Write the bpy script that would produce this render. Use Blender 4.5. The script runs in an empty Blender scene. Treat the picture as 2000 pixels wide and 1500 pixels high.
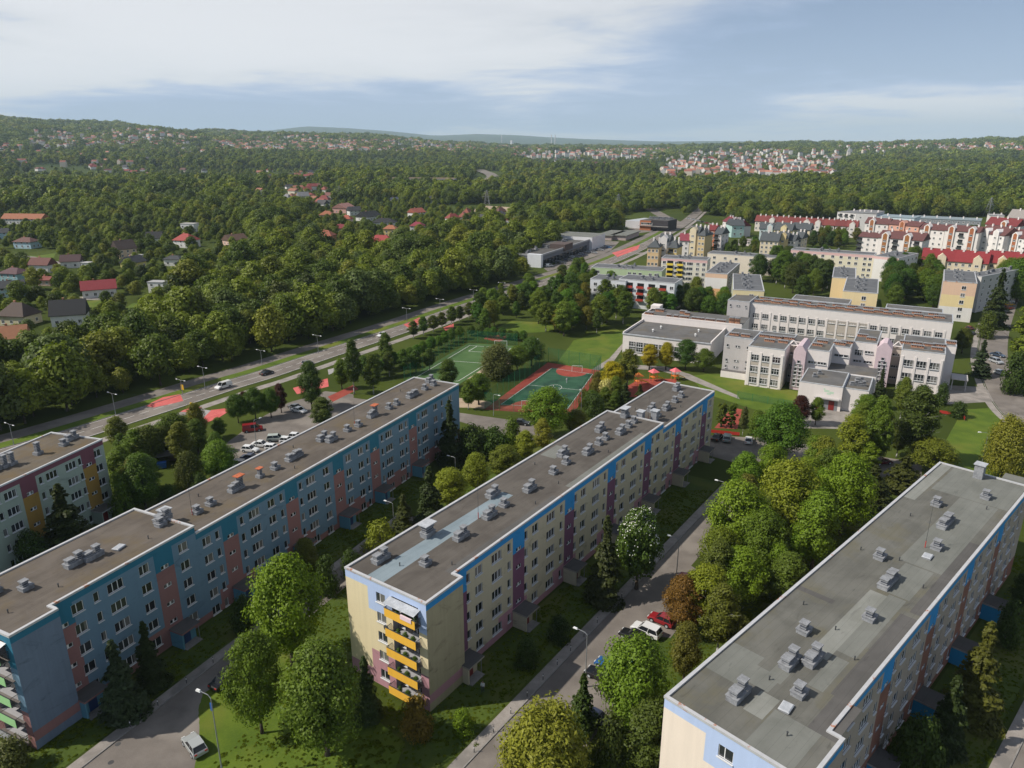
import bpy, bmesh, math, random
import numpy as np
from mathutils import Vector, Matrix

R = math.radians
random.seed(7)
rng = np.random.default_rng(7)
SC = bpy.context.scene
COL = SC.collection

# ------------------------------------------------------------------ camera
CAM_H = 68.0
FPX, HORIZ = 1430.0, 283.0                       # focal length and horizon row, in pixels of the 2000 x 1500 photograph
PITCH = math.atan((750 - HORIZ) / FPX)
cd = bpy.data.cameras.new('camera')
cd.sensor_width = 36.0
cd.lens = 36.0 * FPX / 2000.0
cd.clip_start, cd.clip_end = 0.5, 90000.0
cam = bpy.data.objects.new('camera', cd)
COL.objects.link(cam)
cam.location = (0, 0, CAM_H)
cam.rotation_euler = (R(90) - PITCH, 0, 0)
SC.camera = cam

# ------------------------------------------------------------------ sky, sun, exposure
SUN_AZ, SUN_EL = 260.0, 45.0                     # azimuth the light comes from (clockwise from +Y), elevation
W = bpy.data.worlds.new('World')
SC.world = W
W.use_nodes = True


class NT:
    """small helper for node trees"""
    def __init__(s, tree):
        s.t = tree
        s.t.nodes.clear()

    def n(s, typ, **kw):
        nd = s.t.nodes.new(typ)
        for k, v in kw.items():
            if k.startswith('i_'):
                key = k[2:]
                key = int(key) if key.isdigit() else key.replace('_', ' ')
                s.set(nd, key, v)
            else:
                setattr(nd, k, v)
        return nd

    def set(s, nd, key, v):
        inp = nd.inputs[key]
        if isinstance(v, bpy.types.NodeSocket):
            s.t.links.new(v, inp)
        elif isinstance(v, bpy.types.Node):
            s.t.links.new(v.outputs[0], inp)
        else:
            inp.default_value = v

    def math(s, op, a, b=0.0, c=None, clamp=False):
        nd = s.t.nodes.new('ShaderNodeMath')
        nd.operation = op
        nd.use_clamp = clamp
        s.set(nd, 0, a)
        s.set(nd, 1, b)
        if c is not None:
            s.set(nd, 2, c)
        return nd.outputs[0]

    def mix(s, f, a, b, blend='MIX'):
        nd = s.t.nodes.new('ShaderNodeMix')
        nd.data_type = 'RGBA'
        nd.blend_type = blend
        s.set(nd, 0, f)
        s.set(nd, 6, a if not isinstance(a, tuple) else (*a[:3], 1))
        s.set(nd, 7, b if not isinstance(b, tuple) else (*b[:3], 1))
        return nd.outputs[2]

    def ramp(s, f, lo, hi, smooth=True):
        nd = s.t.nodes.new('ShaderNodeMapRange')
        nd.interpolation_type = 'SMOOTHSTEP' if smooth else 'LINEAR'
        s.set(nd, 0, f)
        nd.inputs[1].default_value, nd.inputs[2].default_value = lo, hi
        nd.inputs[3].default_value, nd.inputs[4].default_value = 0, 1
        return nd.outputs[0]

    def noise(s, vec, scale, detail=4, rough=.55, dist=0.0, out=0):
        nd = s.t.nodes.new('ShaderNodeTexNoise')
        s.set(nd, 'Vector', vec)
        nd.inputs['Scale'].default_value = scale
        nd.inputs['Detail'].default_value = detail
        nd.inputs['Roughness'].default_value = rough
        nd.inputs['Distortion'].default_value = dist
        return nd.outputs[out]

    def scale(s, vec, sc, loc=(0, 0, 0), rot=(0, 0, 0)):
        nd = s.t.nodes.new('ShaderNodeMapping')
        s.set(nd, 0, vec)
        nd.inputs['Scale'].default_value = sc
        nd.inputs['Location'].default_value = loc
        nd.inputs['Rotation'].default_value = rot
        return nd.outputs[0]


w = NT(W.node_tree)
sky = w.n('ShaderNodeTexSky', sky_type='NISHITA', sun_disc=False)
sky.sun_elevation, sky.sun_rotation = R(SUN_EL), R(SUN_AZ)
sky.air_density, sky.dust_density, sky.ozone_density = 1.0, .15, 3.0
tc = w.n('ShaderNodeTexCoord')
sep = w.n('ShaderNodeSeparateXYZ', i_0=tc.outputs['Generated'])
zz = w.math('ADD', w.math('MAXIMUM', sep.outputs[2], 0.0), 0.075)
comb = w.n('ShaderNodeCombineXYZ', i_0=w.math('DIVIDE', sep.outputs[0], zz), i_1=w.math('DIVIDE', sep.outputs[1], zz))
CL1 = w.noise(w.scale(comb.outputs[0], (.34, .26, 1), (3.1, 1.25, 0), (0, 0, R(-14))), 1.0, 8, .55, .35)
CL2 = w.noise(w.scale(comb.outputs[0], (.13, .12, 1), (7.35, 2.2, 0)), 1.0, 2, .5)
CL3 = w.noise(w.scale(comb.outputs[0], (1.1, 1.3, 1), (1.2, 4.0, 0), (0, 0, R(-14))), 1.0, 6, .6, .4)
dens = w.math('ADD', w.math('MULTIPLY', CL1, .46), w.math('ADD', w.math('MULTIPLY', CL2, .84), w.math('MULTIPLY', CL3, .17)))
# thin cloud: a slanting view passes through more of it than a view straight up
slant = w.math('DIVIDE', 1.0, w.math('ADD', w.math('MAXIMUM', sep.outputs[2], 0.0), .025))
thick = w.ramp(dens, .60, .86)
tau = w.math('MULTIPLY', w.math('ADD', w.math('MULTIPLY', thick, .28), .075), slant)
mask = w.math('SUBTRACT', 1.0, w.math('POWER', 2.718, w.math('MULTIPLY', tau, -1.0)))
cloud = w.mix(w.ramp(w.math('ADD', thick, w.math('MULTIPLY', CL1, .3)), .1, .75), (9.8, 12.4, 18.4), (17.4, 17.4, 17.8))
skyc = w.mix(mask, sky.outputs[0], cloud)
bg = w.n('ShaderNodeBackground', i_Color=skyc, i_Strength=0.058)
wo = w.n('ShaderNodeOutputWorld', i_Surface=bg.outputs[0])

sl = bpy.data.lights.new('sun', 'SUN')
sl.energy = 5.0
sl.angle = R(.53)
sl.color = (1.0, .93, .82)
sun = bpy.data.objects.new('sun', sl)
COL.objects.link(sun)
sd = Vector((math.sin(R(SUN_AZ)) * math.cos(R(SUN_EL)), math.cos(R(SUN_AZ)) * math.cos(R(SUN_EL)), math.sin(R(SUN_EL))))
sun.rotation_euler = sd.to_track_quat('Z', 'Y').to_euler()
sun.location = sd * 300

SC.view_settings.view_transform = 'Standard'
SC.view_settings.look = 'None'
SC.view_settings.gamma = 1
SC.view_settings.exposure = -0.06
SC.render.engine = 'CYCLES'
SC.cycles.use_denoising = True
SC.cycles.max_bounces = 6
SC.cycles.diffuse_bounces = 2
SC.cycles.glossy_bounces = 2
SC.cycles.transparent_max_bounces = 12
SC.cycles.volume_bounces = 3
SC.cycles.sample_clamp_indirect = 6.0

# ------------------------------------------------------------------ pixel -> place
cF = np.array([0, math.cos(PITCH), -math.sin(PITCH)])
cU = np.array([0, math.sin(PITCH), math.cos(PITCH)])


def ray(x, y):
    return cF * FPX + np.array([x - 1000.0, 0, 0]) - cU * (y - 750.0)


def at(x, y, z=0.0):
    """point at height z seen at photograph pixel x, y"""
    r = ray(x, y)
    t = (z - CAM_H) / r[2]
    return (r[0] * t, r[1] * t)


def proj(x, y, z=0.0):
    d = np.array([x, y, z - CAM_H])
    k = d @ cF
    return 1000 + FPX * d[0] / k, 750 - FPX * (d @ cU) / k


def height_at(x, ybase, ytop):
    """height of an upright thing standing at pixel (x, ybase) whose top is at row ytop"""
    gx, gy = at(x, ybase)
    lo, hi = 0.0, 60.0
    for _ in range(40):
        m = (lo + hi) / 2
        if proj(gx, gy, m)[1] > ytop:
            lo = m
        else:
            hi = m
    return lo


def skyline(tab, px):
    return np.interp(px, [t[0] for t in tab], [t[1] for t in tab])


SKY1 = [(-900, 225), (0, 240), (100, 242), (300, 251), (500, 262), (700, 266), (800, 273), (900, 279), (1000, 284), (1250, 285), (1400, 282), (1550, 278), (1700, 279), (1850, 276), (2000, 274), (2900, 272)]
SKY2 = [(-900, 262), (300, 262), (450, 258), (520, 259), (600, 251), (680, 254), (760, 259), (850, 267), (930, 264), (1010, 266), (1060, 269), (1150, 273), (1300, 277), (1400, 276), (1700, 279), (2000, 270), (2900, 268)]
R1, R2 = 5600.0, 19000.0


def sstep(a, b, x):
    t = np.clip((x - a) / (b - a), 0, 1)
    return t * t * (3 - 2 * t)


def terrain(x, y):
    x = np.asarray(x, float)
    y = np.asarray(y, float)
    r = np.hypot(x, y) + 1e-6
    front = sstep(-.1, .35, y / r)
    px = 1000 + (FPX / math.cos(PITCH)) * np.clip(x / np.maximum(y, 1.0), -1.6, 1.6)
    el = lambda yy: (HORIZ - yy) / FPX * np.cos(np.arctan2(np.abs(x), np.maximum(y, 1)))
    ridge = lambda tab, rr: CAM_H + rr * el(skyline(tab, px))
    z1 = np.maximum(ridge(SKY1, R1) - 14, 0)
    z2 = np.maximum(ridge(SKY2, R2), 0)
    bump = 1 + .10 * np.sin(x / 310 + 1.3) * np.sin(y / 420) + .07 * np.sin(x / 140 + y / 190)
    p1 = sstep(1700, R1, r) * (1 - .55 * sstep(R1, R1 + 2600, r))
    p2 = sstep(9000, R2, r) * (1 - .7 * sstep(R2, R2 + 6000, r))
    near = 7 * sstep(800, 1500, r) * (np.sin(x / 170 + .5) * np.sin(y / 260 + x / 900) + .2) * (1 - sstep(3500, 5200, r))
    return front * (np.maximum(z1 * p1 * bump * (r < 11000), 0) * (1 - sstep(8000, 11000, r)) + z2 * p2 + np.maximum(near, -3))


def ground_many(px, py):
    """where the view through photograph pixels meets the ground; one row per pixel, nan where it meets the sky"""
    px, py = np.atleast_1d(np.asarray(px, float)), np.atleast_1d(np.asarray(py, float))
    r = cF[None] * FPX + (px - 1000.0)[:, None] * np.array([1.0, 0, 0]) - (py - 750.0)[:, None] * cU[None]
    lo = np.full(px.shape, .02)
    hi = np.full(px.shape, np.nan)
    t = .05
    org = np.array([0, 0, CAM_H])
    while t < 25:
        q = r * t + org
        hit = np.isnan(hi) & (q[:, 2] <= terrain(q[:, 0], q[:, 1]))
        hi[hit] = t
        lo = np.where(np.isnan(hi), t, lo)
        t *= 1.035
    for _ in range(24):
        m = (lo + hi) / 2
        q = r * m[:, None] + org
        u = q[:, 2] <= terrain(q[:, 0], q[:, 1])
        hi = np.where(u, m, hi)
        lo = np.where(u, lo, m)
    return (r * hi[:, None] + org)[:, :2]


def ground_px(x, y):
    q = ground_many(x, y)[0]
    return None if np.isnan(q[0]) else (float(q[0]), float(q[1]))


# ------------------------------------------------------------------ mesh helpers
class MB:
    def __init__(s):
        s.v, s.f, s.m = [], [], []

    def poly(s, pts, m=0):
        i = len(s.v)
        s.v += [tuple(p) for p in pts]
        s.f.append(tuple(range(i, i + len(pts))))
        s.m.append(m)

    def box(s, x0, y0, z0, x1, y1, z1, m=0, mt=None, nb=False):
        i = len(s.v)
        s.v += [(x0, y0, z0), (x1, y0, z0), (x1, y1, z0), (x0, y1, z0), (x0, y0, z1), (x1, y0, z1), (x1, y1, z1), (x0, y1, z1)]
        q = [(4, 5, 6, 7), (0, 1, 5, 4), (1, 2, 6, 5), (2, 3, 7, 6), (3, 0, 4, 7)]
        if not nb:
            q.append((0, 3, 2, 1))
        for k, a in enumerate(q):
            s.f.append(tuple(i + b for b in a))
            s.m.append(mt if (k == 0 and mt is not None) else m)

    def frust(s, x0, y0, z0, x1, y1, z1, ix, iy, m=0, mt=None):
        """box whose top is inset by ix, iy"""
        i = len(s.v)
        s.v += [(x0, y0, z0), (x1, y0, z0), (x1, y1, z0), (x0, y1, z0), (x0 + ix, y0 + iy, z1), (x1 - ix, y0 + iy, z1), (x1 - ix, y1 - iy, z1), (x0 + ix, y1 - iy, z1)]
        for k, a in enumerate([(4, 5, 6, 7), (0, 1, 5, 4), (1, 2, 6, 5), (2, 3, 7, 6), (3, 0, 4, 7), (0, 3, 2, 1)]):
            s.f.append(tuple(i + b for b in a))
            s.m.append(mt if (k == 0 and mt is not None) else m)

    def tube(s, p0, p1, r0, r1, n=6, m=0, cap=True):
        a, b = Vector(p0), Vector(p1)
        d = (b - a)
        if d.length < 1e-6:
            return
        q = d.to_track_quat('Z', 'Y')
        i = len(s.v)
        for c, r in ((a, r0), (b, r1)):
            for k in range(n):
                t = 2 * math.pi * k / n
                s.v.append(tuple(c + q @ Vector((math.cos(t) * r, math.sin(t) * r, 0))))
        for k in range(n):
            s.f.append((i + k, i + (k + 1) % n, i + n + (k + 1) % n, i + n + k))
            s.m.append(m)
        if cap:
            s.f.append(tuple(i + n + k for k in range(n)))
            s.m.append(m)
            s.f.append(tuple(i + n - 1 - k for k in range(n)))
            s.m.append(m)

    def mesh(s, name, mats, smooth=False):
        me = bpy.data.meshes.new(name)
        me.from_pydata(s.v, [], s.f)
        for mm in (mats if isinstance(mats, (list, tuple)) else [mats]):
            me.materials.append(mm)
        me.polygons.foreach_set('material_index', s.m)
        if smooth:
            me.polygons.foreach_set('use_smooth', [True] * len(s.f))
        me.update()
        return me


def obj(name, me, parent=None, loc=(0, 0, 0), rz=0.0, scale=None, color=None):
    o = bpy.data.objects.new(name, me)
    COL.objects.link(o)
    o.parent = parent
    o.location = loc
    o.rotation_euler = (0, 0, rz)
    if scale is not None:
        o.scale = scale if isinstance(scale, (tuple, list)) else (scale,) * 3
    if color is not None:
        o.color = (*color, 1)
    return o


def tag(o, label=None, cat=None, group=None, kind=None):
    if label:
        o['label'] = label
    if cat:
        o['category'] = cat
    if group:
        o['group'] = group
    if kind:
        o['kind'] = kind
    return o


def thing(name, label, cat, loc, rz=0.0, group=None, scale=None):
    return tag(obj(name, None, None, loc, rz, scale), label, cat, group)


_cache = {}


def cached(key, fn):
    if key not in _cache:
        _cache[key] = fn()
    return _cache[key]


def azrot(az):
    """z rotation that turns local +X to compass azimuth az"""
    return R(90 - az)
# ------------------------------------------------------------------ materials
MATS = {}


def newmat(name):
    m = bpy.data.materials.new(name)
    m.use_nodes = True
    MATS[name] = m
    return m, NT(m.node_tree)


def finish(nt, col, rough=.8, metal=0.0, bump=None, bstr=.3, spec=.4):
    p = nt.n('ShaderNodeBsdfPrincipled', i_Base_Color=col if not isinstance(col, tuple) else (*col[:3], 1), i_Roughness=rough, i_Metallic=metal)
    p.inputs['Specular IOR Level'].default_value = spec
    if bump is not None:
        b = nt.n('ShaderNodeBump', i_Height=bump, i_Strength=bstr)
        nt.set(p, 'Normal', b.outputs[0])
    nt.n('ShaderNodeOutputMaterial', i_Surface=p.outputs[0])
    return p


def plain(name, col, rough=.6, metal=0.0, spec=.4):
    m, nt = newmat(name)
    finish(nt, col, rough, metal, spec=spec)
    return m


def paint(name, col, var=.16, rough=.85, streak=.16, stain=.22):
    """painted render with weathering: broad blotches, vertical streaks and darker stains"""
    m, nt = newmat(name)
    oc = nt.n('ShaderNodeTexCoord').outputs['Object']
    n1 = nt.noise(oc, .35, 5)
    n2 = nt.noise(nt.scale(oc, (2.2, 2.2, .10)), 1.0, 4)
    n3 = nt.noise(nt.scale(oc, (.25, .25, .5)), 1.0, 6, .65, 1.0)
    n4 = nt.noise(oc, 9.0, 3)
    k = nt.math('ADD', 1.0 - var / 2 - streak / 2, nt.math('ADD', nt.math('MULTIPLY', n1, var), nt.math('MULTIPLY', n2, streak)))
    k = nt.math('MULTIPLY', k, nt.math('SUBTRACT', 1.0, nt.math('MULTIPLY', nt.ramp(n3, .55, .75), stain)))
    k = nt.math('MULTIPLY', k, nt.math('ADD', .95, nt.math('MULTIPLY', n4, .1)))
    c = nt.mix(1.0, (*col, 1), k, 'MULTIPLY')
    finish(nt, c, rough, bump=n4, bstr=.08, spec=.25)
    return m


def mottled(name, c1, c2, scale=.5, c3=None, s3=.05, rough=.9, fine=6.0, bstr=.2, spec=.25, world=True):
    m, nt = newmat(name)
    if world:
        oc = nt.n('ShaderNodeNewGeometry').outputs['Position']
    else:
        oc = nt.n('ShaderNodeTexCoord').outputs['Object']
    a = nt.noise(oc, scale, 6, .6)
    b = nt.noise(oc, fine, 4, .6)
    f = nt.math('ADD', nt.math('MULTIPLY', a, .65), nt.math('MULTIPLY', b, .35))
    c = nt.mix(nt.ramp(f, .36, .64), c1, c2)
    if c3:
        c = nt.mix(nt.ramp(nt.noise(oc, s3, 5, .55), .48, .66), c, c3)
    finish(nt, c, rough, bump=b, bstr=bstr, spec=spec)
    return m


asphalt = mottled('asphalt', (.150, .132, .118), (.205, .182, .163), .25, (.24, .214, .19), .11, fine=9)
asphalt_dark = mottled('asphalt_dark', (.055, .055, .058), (.085, .085, .088), .3, (.11, .108, .105), .07, fine=9)
paving = mottled('paving', (.25, .225, .205), (.34, .31, .285), .5, (.20, .185, .17), .2, fine=7)
concrete = mottled('concrete', (.28, .27, .26), (.38, .37, .36), .8, fine=8)
kerbm = mottled('kerb_concrete', (.20, .19, .18), (.30, .285, .27), .8, fine=8)
redpath = mottled('red_path', (.50, .10, .09), (.62, .16, .15), .4, fine=6)
redsurf = mottled('red_rubber', (.25, .05, .035), (.33, .07, .05), .4, fine=6)
greensurf = mottled('green_rubber', (.022, .075, .042), (.038, .105, .062), .25, (.018, .055, .036), .16, fine=6)
turf = mottled('artificial_turf', (.055, .115, .035), (.08, .145, .05), .2, fine=5)
sandm = mottled('sandy_soil', (.36, .27, .19), (.46, .36, .26), .4, fine=5)
lawnm = mottled('lawn', (.062, .108, .009), (.105, .155, .014), .22, (.135, .155, .022), .07, fine=3.5, bstr=.5)
lawnd = mottled('rough_grass', (.042, .070, .009), (.074, .110, .014), .22, (.095, .108, .02), .08, fine=3.0, bstr=.5)
whiteline = mottled('road_paint', (.60, .60, .58), (.78, .78, .76), 1.0, fine=5)
soil = mottled('planted_soil', (.03, .04, .015), (.055, .07, .02), .4, fine=3)


def ground_mat():
    m, nt = newmat('ground_cover')
    pos = nt.n('ShaderNodeNewGeometry').outputs['Position']
    a = nt.noise(pos, .02, 6, .6)
    b = nt.noise(pos, .6, 5, .6)
    c = nt.mix(nt.ramp(a, .35, .65), (.045, .066, .010), (.075, .100, .016))
    c = nt.mix(nt.math('MULTIPLY', b, .5), c, (.034, .046, .010))
    # far country: patches of meadow, wood and villages
    v = nt.noise(nt.scale(pos, (.0035, .0035, .0035)), 1.0, 8, .62)
    far = nt.mix(nt.ramp(v, .40, .60), (.022, .045, .018), (.075, .105, .035))
    v2 = nt.noise(pos, .02, 5, .6)
    far = nt.mix(nt.math('MULTIPLY', nt.ramp(v2, .4, .6), .6), far, (.018, .040, .016))
    ln = nt.n('ShaderNodeVectorMath', operation='LENGTH', i_0=pos)
    c = nt.mix(nt.ramp(ln.outputs['Value'], 1500, 3000), c, far)
    finish(nt, c, .95, bump=b, bstr=.4, spec=.1)
    return m


groundm = ground_mat()


def roof_mat(name, c1, c2, moss=None, seams=True):
    m, nt = newmat(name)
    oc = nt.n('ShaderNodeTexCoord').outputs['Object']
    a = nt.noise(oc, .22, 6, .62, .6)
    st = nt.noise(nt.scale(oc, (.12, 1.0, 1)), 1.0, 5)
    fi = nt.noise(oc, 14, 3)
    f = nt.math('ADD', nt.math('MULTIPLY', a, .6), nt.math('ADD', nt.math('MULTIPLY', st, .3), nt.math('MULTIPLY', fi, .1)))
    c = nt.mix(nt.ramp(f, .36, .64), c1, c2)
    if moss:
        c = nt.mix(nt.math('MULTIPLY', nt.ramp(nt.noise(oc, .16, 6, .65), .46, .68), .75), c, moss)
    sp = nt.n('ShaderNodeSeparateXYZ', i_0=oc)
    if seams:   # lapped felt strips run along the roof, about a metre wide
        fr = nt.math('FRACT', nt.math('ADD', sp.outputs[1], nt.math('MULTIPLY', a, .05)))
        line = nt.ramp(nt.math('ABSOLUTE', nt.math('SUBTRACT', fr, .5)), .47, .495)
        c = nt.mix(nt.math('MULTIPLY', line, .35), c, tuple(.45 * q for q in c1))
    # damp stains
    dm = nt.ramp(nt.noise(nt.scale(oc, (.3, .8, 1)), 1.0, 5, .6, .8), .60, .74)
    c = nt.mix(nt.math('MULTIPLY', dm, .45), c, tuple(.4 * q for q in c1))
    finish(nt, c, .88, bump=fi, bstr=.15, spec=.3)
    return m


roofC = roof_mat('felt_grey_brown', (.080, .070, .061), (.120, .107, .094))
roofB = roof_mat('felt_brown', (.092, .077, .064), (.135, .115, .097), (.13, .10, .06))
roofA = roof_mat('felt_mossy', (.10, .083, .065), (.14, .118, .09), (.14, .095, .04))
roofD = roof_mat('felt_olive_grey', (.105, .104, .092), (.15, .148, .132), (.135, .125, .085))
feltL = roof_mat('felt_light', (.19, .195, .175), (.25, .255, .235), seams=True)
feltM = roof_mat('felt_mid', (.145, .15, .135), (.19, .195, .178), seams=True)
feltK = roof_mat('felt_dark', (.085, .082, .078), (.115, .11, .105), seams=True)
feltBlue = roof_mat('felt_blue_grey', (.185, .235, .265), (.24, .295, .33))
roofFar = roof_mat('felt_slate', (.10, .105, .115), (.15, .155, .165))
roofSchool = roof_mat('felt_school', (.10, .098, .098), (.15, .147, .145), (.14, .12, .09))


def coping_mat():
    m, nt = newmat('coping_metal')
    oc = nt.n('ShaderNodeTexCoord').outputs['Object']
    r_ = nt.ramp(nt.noise(oc, .55, 6, .7), .60, .66)
    c = nt.mix(nt.noise(oc, 1.4, 4), (.42, .43, .45), (.62, .62, .63))
    c = nt.mix(r_, c, nt.mix(nt.noise(oc, 6, 3), (.32, .09, .03), (.55, .30, .20)))
    finish(nt, c, .5, .15, spec=.4)
    return m


coping = coping_mat()
galv = mottled('galvanised', (.34, .36, .39), (.50, .52, .55), 1.2, fine=7, rough=.55, world=False)
ventc = mottled('vent_concrete', (.20, .208, .225), (.33, .34, .36), 1.5, (.15, .155, .165), .8, fine=8, world=False)
ventd = mottled('vent_louvre', (.05, .058, .075), (.11, .12, .145), 2.0, fine=9, world=False)
rustm = mottled('rusty_sheet', (.38, .10, .04), (.55, .17, .09), 1.5, fine=6, world=False)
brickv = mottled('vent_brick', (.42, .20, .12), (.56, .29, .18), 1.2, (.30, .16, .11), .7, fine=9, world=False)
darkm = plain('dark_void', (.012, .012, .014), .5)
blackm = plain('black_rubber', (.015, .015, .016), .7)
steel = plain('painted_steel', (.30, .31, .32), .5, .3)
steel_d = plain('dark_steel', (.07, .075, .08), .5, .3)
whitep = plain('white_paint', (.72, .72, .72), .45)
frame_w = plain('window_frame_white', (.76, .76, .77), .45)
frame_g = plain('window_frame_grey', (.22, .23, .25), .5)
sill_w = plain('sill_white', (.66, .67, .68), .5)
redp = plain('red_paint', (.45, .04, .03), .5)
yellowp = plain('yellow_paint', (.75, .48, .02), .5)
orangep = plain('orange_paint', (.75, .20, .03), .5)
bluep = plain('blue_paint', (.02, .10, .35), .5)
greenp = plain('green_paint', (.03, .20, .08), .5)
pinkp = plain('pink_paint', (.75, .16, .18), .5)
woodm = mottled('timber', (.22, .12, .06), (.33, .20, .11), 1.5, fine=9)
doorb = plain('door_blue', (.02, .05, .16), .5)
doorr = plain('door_red', (.20, .02, .02), .5)
brick_red = paint('brick_red', (.36, .13, .08), .2)
lampw = plain('lamp_glass', (.75, .76, .76), .35)
skinm = plain('skin', (.45, .28, .2), .6)


def glass_mat():
    m, nt = newmat('window_glass')
    oi = nt.n('ShaderNodeObjectInfo')
    tcn = nt.n('ShaderNodeTexCoord')
    oc = tcn.outputs['Object']
    rnd = oi.outputs['Random']
    # curtains hang behind some panes: pale cloth, drawn to a different width in each window
    sp = nt.n('ShaderNodeSeparateXYZ', i_0=oc)
    w1 = nt.math('FRACT', nt.math('MULTIPLY', rnd, 7.31))
    w2 = nt.math('FRACT', nt.math('MULTIPLY', rnd, 13.7))
    side = nt.math('GREATER_THAN', nt.math('ADD', sp.outputs[0], nt.math('MULTIPLY', nt.math('SUBTRACT', w1, .5), 1.6)), 0.05)
    has = nt.math('GREATER_THAN', w2, .42)
    fold = nt.noise(nt.scale(oc, (16, 1, .4)), 1.0, 2)
    cur = nt.mix(fold, (.10, .10, .10), (.30, .29, .27))
    c = nt.mix(nt.math('MULTIPLY', side, nt.math('MULTIPLY', has, .8)), nt.mix(rnd, (.012, .014, .018), (.04, .045, .05)), cur)
    finish(nt, c, .08, 0, spec=.6)
    return m


glass = glass_mat()
glass_dark = plain('car_glass', (.015, .018, .022), .05, 0, .6)


def net_mat(name, col, open_):
    m, nt = newmat(name)
    d = nt.n('ShaderNodeBsdfDiffuse', i_Color=(*col, 1))
    t = nt.n('ShaderNodeBsdfTransparent')
    mx = nt.n('ShaderNodeMixShader', i_0=open_, i_1=d.outputs[0], i_2=t.outputs[0])
    nt.n('ShaderNodeOutputMaterial', i_Surface=mx.outputs[0])
    return m


net_green = net_mat('green_mesh_net', (.02, .14, .08), .72)
net_white = net_mat('white_goal_net', (.7, .7, .7), .85)


def carpaint():
    m, nt = newmat('car_paint')
    oi = nt.n('ShaderNodeObjectInfo')
    p = finish(nt, oi.outputs['Color'], .28, .15, spec=.5)
    p.inputs['Coat Weight'].default_value = .6
    p.inputs['Coat Roughness'].default_value = .08
    return m


carp = carpaint()


def tint_paint(name, rough=.85):
    """render whose colour is the object's own colour"""
    m, nt = newmat(name)
    oi = nt.n('ShaderNodeObjectInfo')
    oc = nt.n('ShaderNodeTexCoord').outputs['Object']
    k = nt.math('ADD', .86, nt.math('MULTIPLY', nt.noise(oc, .5, 5), .28))
    k = nt.math('MULTIPLY', k, nt.math('ADD', .93, nt.math('MULTIPLY', nt.noise(nt.scale(oc, (2, 2, .15)), 1.0, 3), .14)))
    finish(nt, nt.mix(1.0, oi.outputs['Color'], k, 'MULTIPLY'), rough, spec=.25)
    return m


tintw = tint_paint('house_render')


def tile_mat():
    m, nt = newmat('roof_tiles')
    oi = nt.n('ShaderNodeObjectInfo')
    oc = nt.n('ShaderNodeTexCoord').outputs['Object']
    sp = nt.n('ShaderNodeSeparateXYZ', i_0=oc)
    row = nt.math('FRACT', nt.math('MULTIPLY', sp.outputs[2], 4.5))
    k = nt.math('ADD', .72, nt.math('ADD', nt.math('MULTIPLY', nt.noise(oc, .8, 5), .32), nt.math('MULTIPLY', row, .16)))
    finish(nt, nt.mix(1.0, oi.outputs['Color'], k, 'MULTIPLY'), .75, bump=row, bstr=.3, spec=.3)
    return m


tiles = tile_mat()


def leaf_mat(name, woodland):
    m, nt = newmat(name)
    oi = nt.n('ShaderNodeObjectInfo')
    geo = nt.n('ShaderNodeNewGeometry')
    oc = nt.n('ShaderNodeTexCoord').outputs['Object']
    r1 = nt.math('FRACT', nt.math('MULTIPLY', oi.outputs['Random'], 5.17))
    if woodland:
        a = nt.mix(nt.ramp(oi.outputs['Random'], .1, .9), (.070, .108, .012), (.178, .220, .022))
        a = nt.mix(nt.math('MULTIPLY', nt.ramp(r1, .70, .95), .7), a, (.205, .205, .026))
        a = nt.mix(nt.math('MULTIPLY', nt.ramp(nt.math('FRACT', nt.math('MULTIPLY', oi.outputs['Random'], 9.7)), .78, .95), .6), a, (.120, .160, .055))
        a = nt.mix(nt.math('MULTIPLY', nt.ramp(nt.math('FRACT', nt.math('MULTIPLY', oi.outputs['Random'], 17.3)), .86, .97), .7), a, (.022, .038, .010))
    else:
        a = nt.mix(1.0, oi.outputs['Color'], (1.75, 1.55, .75), 'MULTIPLY')
    n1 = nt.noise(oc, .55, 3)
    k = nt.math('ADD', .55, nt.math('ADD', nt.math('MULTIPLY', n1, .55), nt.math('MULTIPLY', geo.outputs['Random Per Island'], .5)))
    c = nt.mix(1.0, a, k, 'MULTIPLY')
    d = nt.n('ShaderNodeBsdfPrincipled', i_Base_Color=c, i_Roughness=.55)
    d.inputs['Specular IOR Level'].default_value = .25
    t = nt.n('ShaderNodeBsdfTranslucent', i_Color=nt.mix(1.0, c, (1.25, 1.35, .55), 'MULTIPLY'))
    mx = nt.n('ShaderNodeMixShader', i_0=.27, i_1=d.outputs[0], i_2=t.outputs[0])
    nt.n('ShaderNodeOutputMaterial', i_Surface=mx.outputs[0])
    return m


leafm = leaf_mat('foliage', False)
leafw = leaf_mat('woodland_foliage', True)
barkm = mottled('bark', (.045, .035, .026), (.10, .08, .062), 1.5, fine=8, world=False)
barkb = mottled('birch_bark', (.22, .21, .20), (.5, .49, .47), 2.5, (.06, .05, .05), 1.5, fine=8, world=False)


def grass_mat():
    m, nt = newmat('grass_blades')
    oi = nt.n('ShaderNodeObjectInfo')
    geo = nt.n('ShaderNodeNewGeometry')
    c = nt.mix(oi.outputs['Random'], (.105, .150, .012), (.165, .205, .022))
    c = nt.mix(1.0, c, nt.math('ADD', .75, nt.math('MULTIPLY', geo.outputs['Random Per Island'], .5)), 'MULTIPLY')
    d = nt.n('ShaderNodeBsdfDiffuse', i_Color=c)
    t = nt.n('ShaderNodeBsdfTranslucent', i_Color=c)
    mx = nt.n('ShaderNodeMixShader', i_0=.4, i_1=d.outputs[0], i_2=t.outputs[0])
    nt.n('ShaderNodeOutputMaterial', i_Surface=mx.outputs[0])
    return m


grassm = grass_mat()

blossomm = plain('white_blossom', (.72, .72, .66), .7)
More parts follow.
